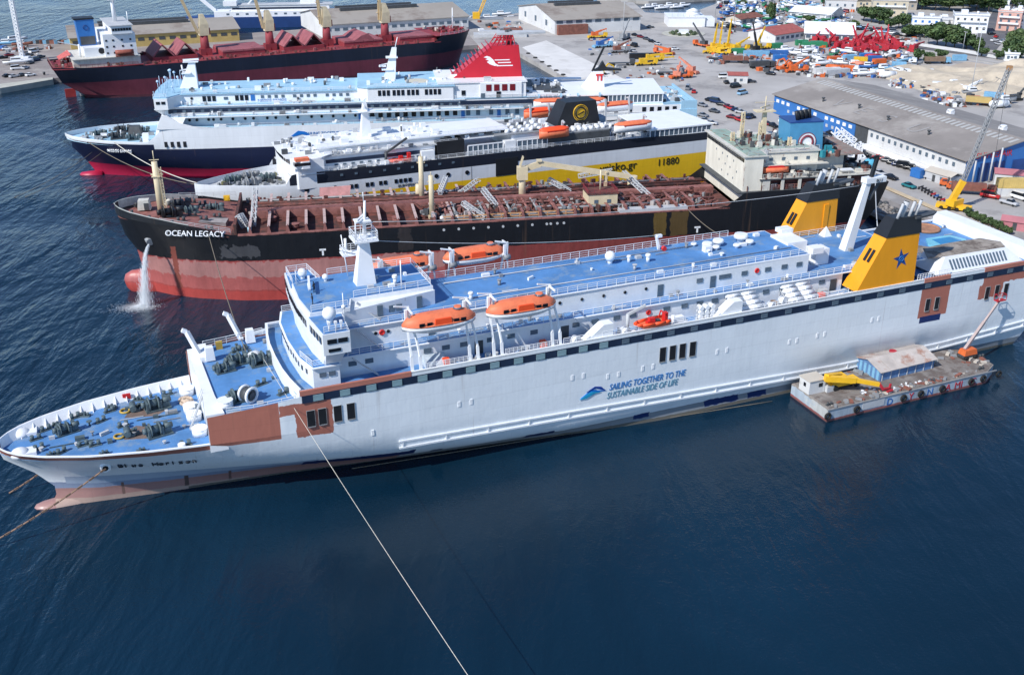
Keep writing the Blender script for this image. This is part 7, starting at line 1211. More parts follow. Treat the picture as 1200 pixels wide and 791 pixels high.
# white crane mast on the pier
p = at(27,72,2); q = thing('quay_crane', 'thin white lattice crane mast on the pier at the left edge', 'crane', p); lattice(q, 'mast', (0,0,2), plane_pt(9,-20,p.y)-p, 1.5, CLEAN, 22, .14); put('base', MB().box(-3.4,3.4,-1.5,1.5,.6,2.2), CLEAN, q); wheels(q, (-2.4,-.8,.8,2.4), 1.3)
# scrap and clutter nobody could count
mb = MB(); rr = random.Random(31)
def clutter(n, pts, hmax=1.6, wmax=2.2, cols=(0,0,1,1,2,2,3,3,4,4,5,6)):
    (x0, y0), (x1, y1) = pts
    for k in range(n):
        p = at(rr.uniform(x0,x1), rr.uniform(y0,y1), 2); h = rr.uniform(.3,hmax); mb.ob((p.x,p.y,2+h/2), (rr.uniform(.4,wmax), rr.uniform(.3,wmax), h), rr.uniform(0,3), rr.choice(cols))
clutter(620, ((935,45),(1078,92))); clutter(90, ((885,60),(935,86))); clutter(60, ((830,60),(885,76))); clutter(120, ((1040,84),(1100,104)), 1.6, 2.4); clutter(200, ((1080,98),(1185,126)), 1.6, 2.4); clutter(50, ((690,44),(740,66)), 1.2, 1.8); clutter(60, ((700,78),(800,96)), 1.0, 1.6); clutter(40, ((560,26),(612,42)), 1.6, 4); clutter(30, ((0,56),(60,64)), 1.6, 3)
clutter(260, ((842,4),(1000,40)), 1.6, 2.6); tag(put('yard_scrap', mb, [BRICKM, GREY, LGREY, DGREY, CLEAN, ORG, CBLUE]), kind='stuff')
# ---------------------------------------------------------------- roads, sand heap, rubble slope
ASPH = ground_mat('asphalt', (.115,.115,.125), (.16,.155,.15), .06)
def strip(name, pts, w, z, m, kind='structure', th=.25):
    P = [at(x, y, 2) for x, y in pts]; mb = MB(); L_, R_ = [], []
    for i, p in enumerate(P):
        d = (P[min(i+1,len(P)-1)]-P[max(i-1,0)]); d.z = 0; d.normalize(); n = Vector((-d.y, d.x, 0))*w/2; L_.append(p+n); R_.append(p-n)
    for i in range(len(P)-1):
        a, b, c, d = L_[i], L_[i+1], R_[i+1], R_[i]; vs = [(v.x, v.y, zz) for zz in (z-th, z) for v in (a, b, c, d)]; mb.add(vs, [(0,1,2,3),(7,6,5,4),(0,4,5,1),(1,5,6,2),(2,6,7,3),(3,7,4,0)])
    return tag(put(name, mb, m), kind=kind)
strip('town_road', [(940,36),(1010,44),(1060,53),(1130,62),(1200,71),(1330,92)], 13, 2.06, ASPH); strip('side_road', [(1148,58),(1164,40),(1176,22),(1184,2)], 15, 2.07, ASPH); strip('boat_yard_road', [(830,30),(900,38),(955,42)], 16, 2.05, ASPH)
strip('pavement', [(1010,51),(1060,60),(1130,69),(1200,80),(1330,103)], 3, 2.2, CONC)
t = strip('boundary_wall', [(1040,49),(1075,54),(1130,62),(1200,75),(1330,100)], .8, 3.4, WW, 'thing', 1.5); reg(t, 'long pale boundary wall between the road and the sand heap', 'wall', 1100)
SANDM = paint('sand', (.54,.46,.35), .95, .15, .12, bump=.5, spots=((.42,.36,.28),.45,.1))
def heap(name, pts, hmax, m, n=34, seed=1):
    P = [at(x, y, 2) for x, y in pts]; x0, x1 = min(p.x for p in P), max(p.x for p in P); y0, y1 = min(p.y for p in P), max(p.y for p in P); rr = random.Random(seed); mb = MB()
    ph = [rr.uniform(0,6) for _ in range(6)]
    for j in range(n+1):
        for i in range(n+1):
            u, v = i/n, j/n; e = min(1, 5*min(u,1-u))*min(1, 4*min(v,1-v)); h = hmax*e*(.6+.25*sin(u*9+ph[0]+3*sin(v*4+ph[1]))+.15*sin(v*13+ph[2]+u*5)+.08*sin(u*31+v*17+ph[3]))
            mb.v.append((x0+(x1-x0)*u+(y1-y0)*.25*(.5-v), y0+(y1-y0)*v, 1.98+max(h,0)+(.15*rr.random() if e > 0 else 0)))
    k = n+1
    for j in range(n):
        for i in range(n): mb.f.append([j*k+i, j*k+i+1, (j+1)*k+i+1, (j+1)*k+i]); mb.m.append(0); mb.sm.append(True)
    return tag(put(name, mb, m), kind='structure')
heap('sand_heap', [(1082,116),(1270,80)], 7.0, SANDM, 40, 2); strip('sandy_ground', [(1120,76),(1180,84),(1300,108)], 22, 2.05, paint('tan_ground', (.46,.38,.30), .95, .15, .1, bump=.3)); strip('asphalt_patch', [(1130,85),(1185,90),(1290,104)], 11, 2.09, ASPH)
strip('rubble_slope', [(978,216),(1010,232),(1045,248),(1075,262)], 11, 2.3, paint('rubble', (.27,.245,.225), .95, .3, .3, bump=.6, spots=((.12,.11,.10),.45,.5)), 'structure', 1.2); strip('quay_kerb', [(1000,203),(1040,222),(1100,248),(1180,283)], 1.6, 2.5, paint('kerb_tan', (.50,.40,.27), .9, .15, .3))
mb = MB(); rr = random.Random(6)
for k in range(240):
    u = rr.random(); p = at(985+u*88+rr.uniform(-4,4), 222+u*42+rr.uniform(-8,6), 2.3); s = rr.uniform(.3,1.0); mb.ball((p.x,p.y,2.3+s*.2), s, 5, 3, rr.choice([0,0,1]), .7)
tag(put('rubble_rocks', mb, [MATS['rubble'], DGREY]), kind='stuff')
# planters and shrubs along the quay edge
LEAFS = [paint('leaf_dark', (.045,.085,.030), .7, .45, .8), paint('leaf_mid', (.068,.115,.038), .7, .45, .8), paint('leaf_light', (.10,.15,.05), .7, .4, .8)]
BARK = paint('bark', (.10,.075,.055), .9, .3, 2)
def crown_mesh(seed, n=1500, R0=1.0, lobes=9, flat=.75, leaf=.13):
    rr = random.Random(seed); mb = MB(); L_ = []
    for k in range(lobes):
        a = rr.uniform(0,2*pi); r = rr.uniform(.1,.68); L_.append((r*cos(a), r*sin(a), rr.uniform(-.32,.48)*flat, rr.uniform(.30,.52), rr.choice([0,0,1,1,2])))
    for k in range(n):
        cx, cy, cz, cr, cm = rr.choice(L_); u = rr.uniform(-1,1); a = rr.uniform(0,2*pi); q = cr*(rr.random()**.33)*rr.uniform(.85,1.12); s = sqrt(1-u*u)
        c = Vector((cx+q*s*cos(a), cy+q*s*sin(a), cz+q*u*flat)); d = Vector((rr.gauss(0,1), rr.gauss(0,1), rr.gauss(.5,1))).normalized(); t1 = d.orthogonal().normalized(); t2 = d.cross(t1); l = leaf*rr.uniform(.6,1.3)
        mb.add([c+t1*l, c+t2*l*.7, c-t1*l, c-t2*l*.7], [(0,1,2,3)], cm if rr.random() < .7 else rr.choice([0,1,2]))
    me = mb.mesh('crown'); [me.materials.append(m) for m in LEAFS]; return me
CR = [crown_mesh(s, 2600, lobes=12, flat=.95, leaf=.125) for s in (1,2,3,4,5)]; CRF = [crown_mesh(s, 1300, lobes=11, flat=1.25) for s in (6,7)]
def tree(label, px, py, r, h, group=None, v=None, kind='tree', z=2):
    t = thing(kind, None, None, at(px, py, z), R.uniform(0,6)); reg(t, label, kind, px, group); ch = h*.62
    inst('trunk', ('trk', round(h)), lambda: MB().cyl((0,0,0),(0,0,h*.5),.28,.18,n=7).bar((0,0,h*.35),(r*.4,r*.1,h*.65),.16).bar((0,0,h*.32),(-r*.3,r*.3,h*.62),.14).bar((0,0,h*.4),(-.1*r,-r*.4,h*.68),.14), BARK, t, (0,0,0))
    me = R.choice(CR if v is None else v); o = bpy.data.objects.new('crown', me); C.objects.link(o); o.parent = t; o.location = (0,0,h*.54); o.scale = (r, r, h*.50); o.rotation_euler = (0,0,R.uniform(0,6)); return t
for px, py, r, h in ((1108,56,8.6,13),(1098,53,6.5,11),(1118,57,6.5,11)): tree('big spreading green tree beside the road above the sand heap', px, py, r, h, 'roadside trees')
for px, py, r, h in ((1132,58,4.5,8),(1142,60,4,7),(1148,62,3.5,6)): tree('green tree right of the big roadside trees', px, py, r, h, 'roadside trees')
for px, py, r, h in ((1012,25,6,9),(1021,27,7,10),(1030,29,6.5,9),(1037,27,5,8)): tree('dark round tree in front of the cream house', px, py, r, h, 'dark round trees')
for px, py in ((1044,34),(1053,33),(1060,31),(1068,43),(1076,44),(1083,45),(1062,44)): tree('green tree left of the white and blue house', px, py, R.uniform(3.5,5), R.uniform(6,8.5), 'trees by the houses')
for px, py in ((1064,10),(1072,6),(1080,12),(1088,7),(1096,13),(1104,8),(1112,14),(1120,8),(1128,13),(1136,9),(1144,14),(1152,9),(1158,15),(1076,-4),(1092,-5),(1108,-4),(1124,-5),(1140,-4),(1156,-2),(1166,5),(1100,-12),(1130,-13)): tree('tall tree in the grove behind the houses', px, py, R.uniform(8,10.5), R.uniform(11,15), 'grove behind the houses')
for px, py in ((1184,58),(1192,62),(1199,60),(1180,66),(1196,54),(1206,64),(1188,70)): tree('green tree at the right edge beside the car park', px, py, R.uniform(4,6), R.uniform(7,10), 'trees at the right edge')
for px, py in ((1186,8),(1194,13),(1201,5),(1192,-3)): tree('dark tree behind the pink house', px, py, R.uniform(5,7), R.uniform(9,12), 'trees behind the pink house')
for px, py, r, h in ((904,25,3.6,10),(902,23,3,9)): tree('bright green slim tree behind the red roofed building', px, py, r, h, None, CRF)
for px, py in ((948,26),(913,3),(938,2),(870,8),(977,41),(1000,36),(1088,74),(1100,69),(1076,72),(965,5),(990,8),(1150,66),(1168,70)): tree('small tree or bush in the town beyond the yard', px, py, R.uniform(2.4,3.8), R.uniform(4,7), 'small town trees')
for k in range(22):
    px, py = 1133+k*2.3, 253+k*1.05; tree('dark shrub in the row along the quay edge', px+R.uniform(-1,1), py, R.uniform(.7,1.2), R.uniform(1.6,2.6), 'shrubs along the quay edge', kind='shrub')
# ---------------------------------------------------------------- town houses
def house(label, px, py, w, d, h, rz, wm, nwin=4, floors=2, roof=LGREY, trim=None, flat=True):
    t = thing('house', None, None, at(px, py, 2), rz); reg(t, label, 'house', px)
    put('wall', MB().box(-w/2,w/2,0,d,0,h), wm, t); put('roof', MB().box(-w/2-.3,w/2+.3,-.3,d+.3,h,h+.3), roof, t)
    put('parapet', MB().box(-w/2-.3,w/2+.3,-.3,-.1,h+.3,h+1).box(-w/2-.3,-w/2-.1,-.1,d+.3,h+.3,h+1).box(w/2+.1,w/2+.3,-.1,d+.3,h+.3,h+1), wm, t)
    for f in range(floors):
        zc = h*(f+.55)/floors
        for i in range(nwin): inst('window', ('hw', (trim or GLASS2).name), lambda: MB().box(-.6,.6,-.08,.08,-.7,.7), trim or GLASS2, t, (-w/2+(i+.5)*w/nwin, -.04, zc))
        for i in range(2): inst('side_window', ('hs', (trim or GLASS2).name), lambda: MB().box(-.08,.08,-.6,.6,-.7,.7), trim or GLASS2, t, (-w/2-.04, d*(.3+.4*i), zc))
        if f: put('balcony', MB().box(-w*.42,w*.42,-1.3,0,zc-1.4,zc-1.2).box(-w*.42,w*.42,-1.35,-1.25,zc-1.2,zc-.4), CLEAN, t)
    put('water_tank', MB().cyl((w*.2,d*.5,h+.3),(w*.2,d*.5,h+1.6),.6,n=8), CLEAN, t); put('roof_hut', MB().box(-w*.3,-w*.1,d*.4,d*.7,h+.3,h+2.2), CLEAN, t); put('door', MB().box(-.5,.5,-.08,.05,0,2.1), MBLUE if trim else DGREY, t); return t
CRM = paint('cream_wall', (.58,.51,.38), .85, .1, .2); PNK = paint('pink_wall', (.60,.36,.30), .85, .1, .2); BGE = paint('stone_wall', (.36,.32,.27), .9, .15, .2)
house('white house with bright blue arched windows beside the roadside tree', 1083, 40, 14, 10, 8, -.3, CLEAN, 4, 2, LGREY, MBLUE); house('low pale blue white house joined to the right of the blue windowed one', 1096, 37, 12, 12, 6, -.3, WW, 3, 1); house('long low white house behind the big roadside tree', 1112, 35, 14, 10, 5, -.3, WW, 4, 1)
house('white two storey house with dark balcony openings at the street corner', 1136, 39, 17, 12, 9, -.28, CLEAN, 5, 2, LGREY, DGREY); house('pink and white house across the side street', 1180, 37, 12, 12, 10, -.5, PNK, 3, 3, WW); house('white house with balconies at the right edge', 1195, 36, 11, 11, 10, -.5, CLEAN, 3, 3, WW)
house('cream house with flat roof left of the grove', 1042, 20, 20, 12, 9, -.2, CRM, 4, 2); house('grey beige block behind the cream house', 1058, 12, 16, 12, 9, -.2, BGE, 3, 2); house('white and yellow long house at the top edge', 1012, 9, 22, 12, 8, -.15, CRM, 6, 2, WW); house('white house with brown roof by the top edge', 985, 13, 18, 12, 6, -.2, WW, 4, 1, BGW)
house('white cube house at the top of the side street', 1172, 14, 9, 8, 7, -.3, CLEAN, 2, 2); house('low white hut beside the right car park', 1185, 72, 6, 4, 3, -.3, CLEAN, 2, 1)
def shed(label, px0, py0, px1, py1, depth, h, hr, wm, rm, nw=6): return gable('shed', label, 'building', at(px0,py0,2), at(px1,py1,2), depth, h, hr, wm, rm, .8, .5, nw, 2.2, 1.4, .55, GLASS2, (px0+px1)/2)
shed('white building with dark red roof and red posters in the middle of the boat yard', 908, 52, 942, 47, 18, 4.5, 7, WW, REDR); shed('white tent roofed hall right of the red roofed building', 943, 48, 1000, 50, 20, 4, 8.2, WW, CLEAN, 8); shed('wide white roofed shed near the top edge', 925, 22, 972, 26, 22, 4, 6.4, WW, CLEAN, 5); shed('red brown roofed hut at the boats by the top of the yard', 868, 30, 893, 27, 12, 3.4, 5, BGW, BRICKM, 3)
for px, py in ((927,31),(888,36)):
    t = thing('round_tent', None, None, at(px, py, 2), 0); reg(t, 'small white domed tent among the boats', 'tent', px); put('canopy', MB().cyl((0,0,2.2),(0,0,4.2),4,.5,n=14), CLEAN, t); put('side_wall', MB().cyl((0,0,0),(0,0,2.2),3.8,n=14), WW, t)
# cars and boats of the town, one by one
cols = ['white','silver','dark blue','grey','black','red','pale blue','white','dark grey']
for k in range(110):
    px, py = R.uniform(846,985), R.uniform(3,36)
    if 905 < px < 1000 and py > 33: continue
    boat('{} boat laid up at the top of the yard'.format(*[c for c in (['white','pale blue','dark blue','green'][k % 4],)]), px, py, R.uniform(0,3), (CLEAN, LBL, CBLUE, MGRN)[k % 4], R.choice([6,7,8]), group='boats laid up at the top', cabin=(k % 3 > 0))
for k in range(120):
    px, py = R.uniform(842,1000), R.uniform(1,40); car(px, py, R.uniform(0,3), cols[k % 9], 'among the boats at the top of the yard', 'car' if k % 4 else 'van', 'cars at the top of the yard')
for k in range(26):
    px = 1000+k*3.1+R.uniform(-1,1); car(px, 33+(px-1000)*.14+R.uniform(-1.5,2.5), -.3+R.uniform(-.15,.15), cols[(k*5) % 9], 'on the town road before the houses', 'car' if k % 5 else 'van', 'cars on the town road')
for k in range(14): car(1168+R.uniform(-8,22), 48+R.uniform(-8,9), R.uniform(0,3), cols[(k*4) % 9], 'in the street car park at the right edge', 'car', 'cars in the right street')
for px, py in ((905,40),(912,41),(919,42),(926,43),(900,43),(893,41)): car(px, py, .4, R.choice(['grey','white','silver','dark grey']), 'left of the red roofed building', 'car', 'cars by the red roofed building')
# lamp posts
def lamp(label, px, py, h):
    t = thing('lamp_post', None, None, at(px, py, 2), R.uniform(0,6)); reg(t, label, 'lamp post', px, 'lamp posts'); inst('pole', ('lp', h), lambda: MB().cyl((0,0,0),(0,0,h),.16,.1,n=6), LGREY, t, (0,0,0)); inst('lamp_head', 'lph', lambda: MB().bar((-1.2,0,0),(1.2,0,0),.14).box(-1.6,-.9,-.2,.2,-.05,.12).box(.9,1.6,-.2,.2,-.05,.12), LGREY, t, (0,0,h))
for px, py, h in ((1142,60,14),(1137,112,26),(995,43,14),(1060,33,12),(860,32,16),(838,20,16),(730,44,18),(846,24,12),(905,22,12),(1190,30,12),(970,56,16)): lamp('grey street lamp post standing in the yard or town', px, py, h)
for px, py, h in ((1128,60,9),(1088,50,9)): lamp('grey lamp post beside the roadside trees', px, py, h)
# far shore and far ships
def far_ferry(label, px, py, L_, rz, m):
    t = thing('far_ferry', label, 'ferry', at(px, py, 0), rz); put('hull', MB().loft([[(x,-w,6),(x,-w*.9,0),(x,w*.9,0),(x,w,6)] for x, w in ((-L_/2,6),(-L_*.3,7),(L_*.3,7),(L_*.42,4),(L_/2,.3))], smooth=False), m, t); h = put('deck_house', MB().box(-L_*.46,L_*.3,-6,6,6,9), CLEAN, t); put('upper_house', MB().box(-L_*.4,L_*.2,-5,5,9,12), CLEAN, t); put('top_deck', MB().box(-L_*.42,L_*.22,-5.4,5.4,12,12.3), LGREY, t)
    put('bridge', MB().box(L_*.16,L_*.24,-6,6,12,14.5), CLEAN, t); put('window_band', MB().box(-L_*.38,L_*.19,-5.08,5.08,10,11), BAND, t)
    for k in range(12): inst('window', 'ffw', lambda: MB().box(-.8,.8,-6.08,6.08,-.5,.5), GLASS2, h, (-L_*.42+k*L_*.058, 0, 7.6))
    put('mast', MB().bar((L_*.1,0,12),(L_*.02,0,20),.8).bar((L_*.3,0,9),(L_*.42,0,19),1.2,2), CLEAN, t); put('funnel', MB().box(-L_*.32,-L_*.22,-2,2,12,17,.6), CLEAN, t); return t
far_ferry('white ferry with blue hull far behind the pier between two warehouses', 312, 31, 92, pi+.12, paint('ferry_navy', (.02,.06,.20), .5, .1))
for px, py, rz, m in ((572,22,.2,CLEAN),(588,18,.1,CLEAN),(600,24,.3,CBLUE),(556,24,.4,LGREY)): boat('small workboat moored in the basin behind the bulk carrier bow', px, py, rz, m, 12, 0, True, True, 'boats moored in the far basin')
for px, py in ((760,10),(768,9),(776,11),(785,8),(793,10),(801,8)): boat('white yacht moored in the small harbour at the top', px, py, .3, CLEAN, 10, 0, True, True, 'yachts in the small harbour')
t = thing('floating_crane', 'grey floating barge with slanting yellow crane boom behind the red funnel', 'crane barge', at(566,27,0), .1); put('pontoon', MB().box(-12,12,-5,5,-1,2.4), GREY, t); lattice(t, 'boom', (-3,0,3), (5,0,22), 1.4, CYEL, 10, .16); put('cabin', MB().box(-6,-2,-2,2,2.4,6), CYEL, t)
t = thing('floating_pontoon', 'long pale pontoon with brick coloured stacks beside the cream roofed warehouse', 'pontoon', at(586,43,2), .05); put('deck', MB().box(-14,14,-4,4,0,1.6), LGREY, t); put('stack', MB().box(2,12,-2,3,1.6,4), BRICKM, t); put('stack', MB().box(-11,0,-2,3,1.6,3), LGREY, t)
mb = MB(); mb.prism(px_poly([(700,-2),(760,2),(850,-3),(860,-12),(700,-12)], 2), -3, 2.0); put('far_breakwater', mb, CONC, kind='structure')
boat('white yacht standing on the pier beside the parked cars', 22, 76, .4, CLEAN, 13); boat('blue boat standing on the pier near the left edge', 9, 54, .2, LBL, 11); boat('white boat with tall wheelhouse standing at the back of the pier', 18, 50, .8, CLEAN, 13); boat('brown boat standing at the back of the pier', 27, 55, .2, BRICKM, 10)
for k in range(9): reg(put('yard_crate', MB().box(-1.5,1.5,-1.2,1.2,0,1.8), [DGREY, BRICKM, LBL][k % 3], loc=at(46+k*4.2, 51.5, 2), rz=R.uniform(0,1)), f'{["dark","brown","pale blue"][k % 3]} crate at the back edge of the pier', 'crate', 46+k*4.2)
reg(put('mooring_bollard', MB().cyl((0,0,0),(0,0,1.2),.45,.6,n=8), BLACK, loc=at(52,88,2.2)), 'black mooring bollard on the pier edge by the bulk carrier stern', 'bollard', 52)

# ---------------------------------------------------------------- work barge beside the near ferry
BPX = [(928,449),(970.5,479.5),(1157.5,435),(1164.5,427),(1146,414.5),(1129,408.5),(1105,410)]
pts = [at(x, y, 2.6) for x, y in BPX]
O_, X1 = pts[1], pts[2]; ux = (X1-O_); ux.z = 0; ux.normalize(); uy = Vector((-ux.y, ux.x, 0)); bz = atan2(ux.y, ux.x)
loc2 = lambda p: ((p-O_).dot(ux), (p-O_).dot(uy))
BG = thing('work_barge', 'rusty flat work barge lying alongside the white ferry hull', 'barge', (O_.x, O_.y, 0), bz)
poly = [loc2(p) for p in pts]
BHM = hull_paint('barge_side_paint', [(0,0,0,0,(.34,.40,.46)), (-9,99,-3,.55,(.25,.085,.08),.12), (-9,99,-3,.2,(.09,.05,.05),.1), (-9,99,2.3,3,(.27,.24,.215),.4), (-9,.2,0.6,2.4,(.46,.47,.46),.15)], rough=.7, var=.3, plates=.3, wob=.3)
put('hull', MB().prism(poly, -1.2, 2.5), BHM, BG); cxy = (sum(p[0] for p in poly)/len(poly), sum(p[1] for p in poly)/len(poly))
put('deck_plate', MB().prism([(cxy[0]+(x-cxy[0])*.985, cxy[1]+(y-cxy[1])*.96) for x, y in poly], 2.45, 2.6), paint('barge_deck', (.205,.185,.17), .9, .35, .3, bump=.3, spots=((.135,.11,.098),.48,.5)), BG)
for x, y in ((-.05,-.25),(6.2,-.3),(16.6,-.3),(20.6,-.3),(25.6,-.3),(32.5,-.3),(35.5,-.2),(39.6,-.1)): inst('tyre_fender', 'tyref', lambda: MB().torus((0,0,0),.52,.22,'y',14,6), TYRE, BG, (x, y+max(0,(x-38))*.12, 1.35))
for x, c, m in ((14.0,'D',CBLUE),(19.0,'Y',MRED),(23.2,'N',CBLUE),(27.6,'A',MRED),(29.7,'M',MRED),(31.2,'I',MRED),(33.6,'C',MRED)): text('side_letter', c, BG, (x-1.0, -.05-.0*x, .55), 1.9, m)
put('side_panel', MB().box(7.6,12.4,-.09,-.02,.8,2.1), LGREY, BG); put('rubbing_rail', MB().box(-.1,38.6,-.14,0,2.28,2.5), GREY, BG)
for x, y in ((1.2,1.2),(12,1.0),(24,1.0),(36,1.2),(40,5),(2,8.5)): bollard(BG, x, y, 2.6, 0, .7, DGREY)
mb = MB(); rr = random.Random(17)
for k in range(60):
    x, y = rr.choice([(rr.uniform(9,12.5), rr.uniform(1.5,3.6)), (rr.uniform(15,26), rr.uniform(.9,2.0)), (rr.uniform(18,25), rr.uniform(1,2.2))]); s = rr.uniform(.1,.45); mb.ob((x,y,2.6+s/3), (s, s*rr.uniform(.4,1.4), s*.6), rr.uniform(0,3), rr.choice([0,0,1,2]))
for k in range(120):
    x = rr.uniform(1,40); y = rr.choice([rr.uniform(.4,1.4), rr.uniform(7,10)]) if x < 34 else rr.uniform(.8,9); s = rr.uniform(.15,.7); mb.ob((x,y,2.6+s/4), (s*2, s, s*.5), rr.uniform(0,3), rr.choice([1,1,2,3]))
put('deck_debris', mb, [CLEAN, GREY, BRICKM, BGW], BG, kind='stuff')
# shed
def b2w(x, y, z=2.6): return O_.x+ux.x*x+uy.x*y, O_.y+ux.y*x+uy.y*y, z
s0, s1, s2 = [loc2(at(*q, 2.6)) for q in ((1033,447),(1104,436),(1010,431))]
sw, sdp = s1[0]-s0[0], 6.6
SH = thing('barge_shed', 'blue and white shed with rusty patched roof in the middle of the barge', 'shed', b2w(s0[0]-.3, s0[1]+.2), bz+.02)
STR = paint('shed_blue', (.10,.20,.38), .7, .25, .8, .3); RROOF = paint('rusty_roof', (.46,.41,.375), .85, .2, .4, spots=((.33,.17,.12),.38,.3))
put('wall', MB().add([(0,0,0),(sw,0,0),(sw,sdp,0),(0,sdp,0),(0,0,2.0),(sw,0,2.0),(sw,sdp,2.0),(0,sdp,2.0),(0,sdp*.5,3.0),(sw,sdp*.5,3.0)], [(0,1,5,4),(1,2,6,9,5),(2,3,7,6),(3,0,4,8,7)]), STR, SH)
for s in (0, 1):
    n = 6
    for k in range(n):
        y0, z0, y1, z1 = (-.5, 1.86, sdp*.5, 3.02) if s == 0 else (sdp+.5, 1.86, sdp*.5, 3.02); xa, xb = -.4+k*(sw+.8)/n, -.4+(k+1)*(sw+.8)/n-.06; dz = .03*(k % 2)
        put('roof_panel', MB().add([(xa,y0,z0+dz),(xb,y0,z0+dz),(xb,y1,z1+dz),(xa,y1,z1+dz),(xa,y0,z0+.12+dz),(xb,y0,z0+.12+dz),(xb,y1,z1+.12+dz),(xa,y1,z1+.12+dz)], [(3,2,1,0),(4,5,6,7),(0,1,5,4),(1,2,6,5),(2,3,7,6),(3,0,4,7)]), RROOF, SH)
for k in range(6): inst('wall_stripe', 'wstr', lambda: MB().box(-.05,.02,-.3,.3,0,2.0), LBL, SH, (-.02, .6+k*1.1, 0))
for k in range(7): inst('wall_post', 'wpost', lambda: MB().box(-.06,.06,-.1,0,0,1.9), LGREY, SH, (.5+k*(sw-1)/6, 0, 0))
put('red_lid', MB().cyl((0,0,0),(0,0,.25),.7,n=10), MRED, SH, (sw*.5, sdp*.62, 2.85))
# yellow knuckle crane and cabin
c0 = loc2(at(985,452,2.6)); KB = thing('barge_crane', 'yellow folding boom crane with red claw on the barge deck', 'crane', b2w(*c0), bz)
wheels(KB, (-2.2,2.4), 1.2, .5); put('carrier', MB().box(-3.2,3.4,-1.0,1.0,.5,1.2), CYEL, KB); put('turret', MB().box(-2.6,.6,-.9,.9,1.2,2.4,.2,.1), CYEL, KB)
e0 = loc2(at(968,443,5.6)); kx, ky = e0[0]-c0[0], e0[1]-c0[1]; e1 = loc2(at(1030,451,4.2)); fx, fy_ = e1[0]-c0[0], e1[1]-c0[1]
put('lower_boom', MB().bar((-.6,0,2.2),(kx,ky,3.2),.9,1.0), CYEL, KB); put('upper_boom', MB().bar((kx-.3,ky,3.0),(kx+(fx-kx)*.55,ky+(fy_-ky)*.55,2.6),.85,1.0).bar((kx+(fx-kx)*.5,ky+(fy_-ky)*.5,2.65),(fx,fy_,1.7),.6,.7), CYEL, KB); put('claw', MB().bar((fx,fy_,1.9),(fx+.8,fy_-.4,.7),.5).bar((fx+.8,fy_-.4,.8),(fx+2.6,fy_-.2,.5),.35).bar((fx+1.2,fy_-.9,.4),(fx+2.4,fy_-1.0,.6),.3).bar((fx+2.4,fy_-.2,.5),(fx+2.5,fy_-.2,1.4),.3), MRED, KB)
h0 = loc2(at(956,458,2.6)); CB = thing('barge_cabin', 'small white deck cabin beside the yellow crane on the barge', 'cabin', b2w(h0[0]-2.2, h0[1]-.8), bz)
put('wall', MB().box(0,3.4,0,2.8,0,2.5), WW, CB); put('roof', MB().box(-.15,3.55,-.15,2.95,2.5,2.65), BGW, CB); put('window', MB().box(2.0,2.8,-.06,.06,1.2,1.9), GLASS, CB); put('window', MB().box(-.06,.06,1.0,1.6,1.2,1.9), GLASS, CB); put('locker', MB().box(3.5,5.0,-.6,.8,0,1.1), LGREY, CB)
# boom lift working on the ferry side
l0 = loc2(at(1133,419,2.6)); BLT = thing('boom_lift', 'orange boom lift on the barge end with basket raised to the ferry side', 'boom lift', b2w(*l0), bz)
wheels(BLT, (-1.1,1.1), .95, .42); put('chassis', MB().box(-1.7,1.7,-.8,.8,.35,.9), DGREY, BLT); put('turret', MB().box(-1.6,1.5,-.9,.9,.9,1.9,.2,.15), ORG, BLT)
bw = Vector(fw(175.0,-15.2,12.0)); bl_ = bw-Vector(b2w(*l0)); bl_ = Matrix.Rotation(-bz, 3, 'Z') @ bl_
put('boom', MB().bar((-1,0,1.9), Vector((-1,0,1.9)).lerp(bl_, .55), .5, .55).bar(Vector((-1,0,1.9)).lerp(bl_, .5), bl_, .36, .4), paint('lift_grey_pink', (.42,.33,.31), .6, .15), BLT)
put('basket', MB().ob(bl_+Vector((0,0,-.1)), (2.2,1.0,.15)).bar(bl_+Vector((-1,-.5,0)), bl_+Vector((-1,-.5,1.1)), .08).bar(bl_+Vector((1,-.5,0)), bl_+Vector((1,-.5,1.1)), .08).bar(bl_+Vector((-1,.5,0)), bl_+Vector((-1,.5,1.1)), .08).bar(bl_+Vector((1,.5,0)), bl_+Vector((1,.5,1.1)), .08).bar(bl_+Vector((-1,-.5,1.1)), bl_+Vector((1,-.5,1.1)), .08).bar(bl_+Vector((-1,.5,1.1)), bl_+Vector((1,.5,1.1)), .08).bar(bl_+Vector((-1,-.5,1.1)), bl_+Vector((-1,.5,1.1)), .08).bar(bl_+Vector((1,-.5,1.1)), bl_+Vector((1,.5,1.1)), .08), MRED, BLT)
tag(put('ladder_strip', MB().bar((0,0,0),(0,.25,3.6),.9,.15), BLACK, loc=fw(145.2,-14.0,.2), rz=FP[2]), 'dark rope ladder hanging on the ferry side behind the barge cabin', 'ladder')

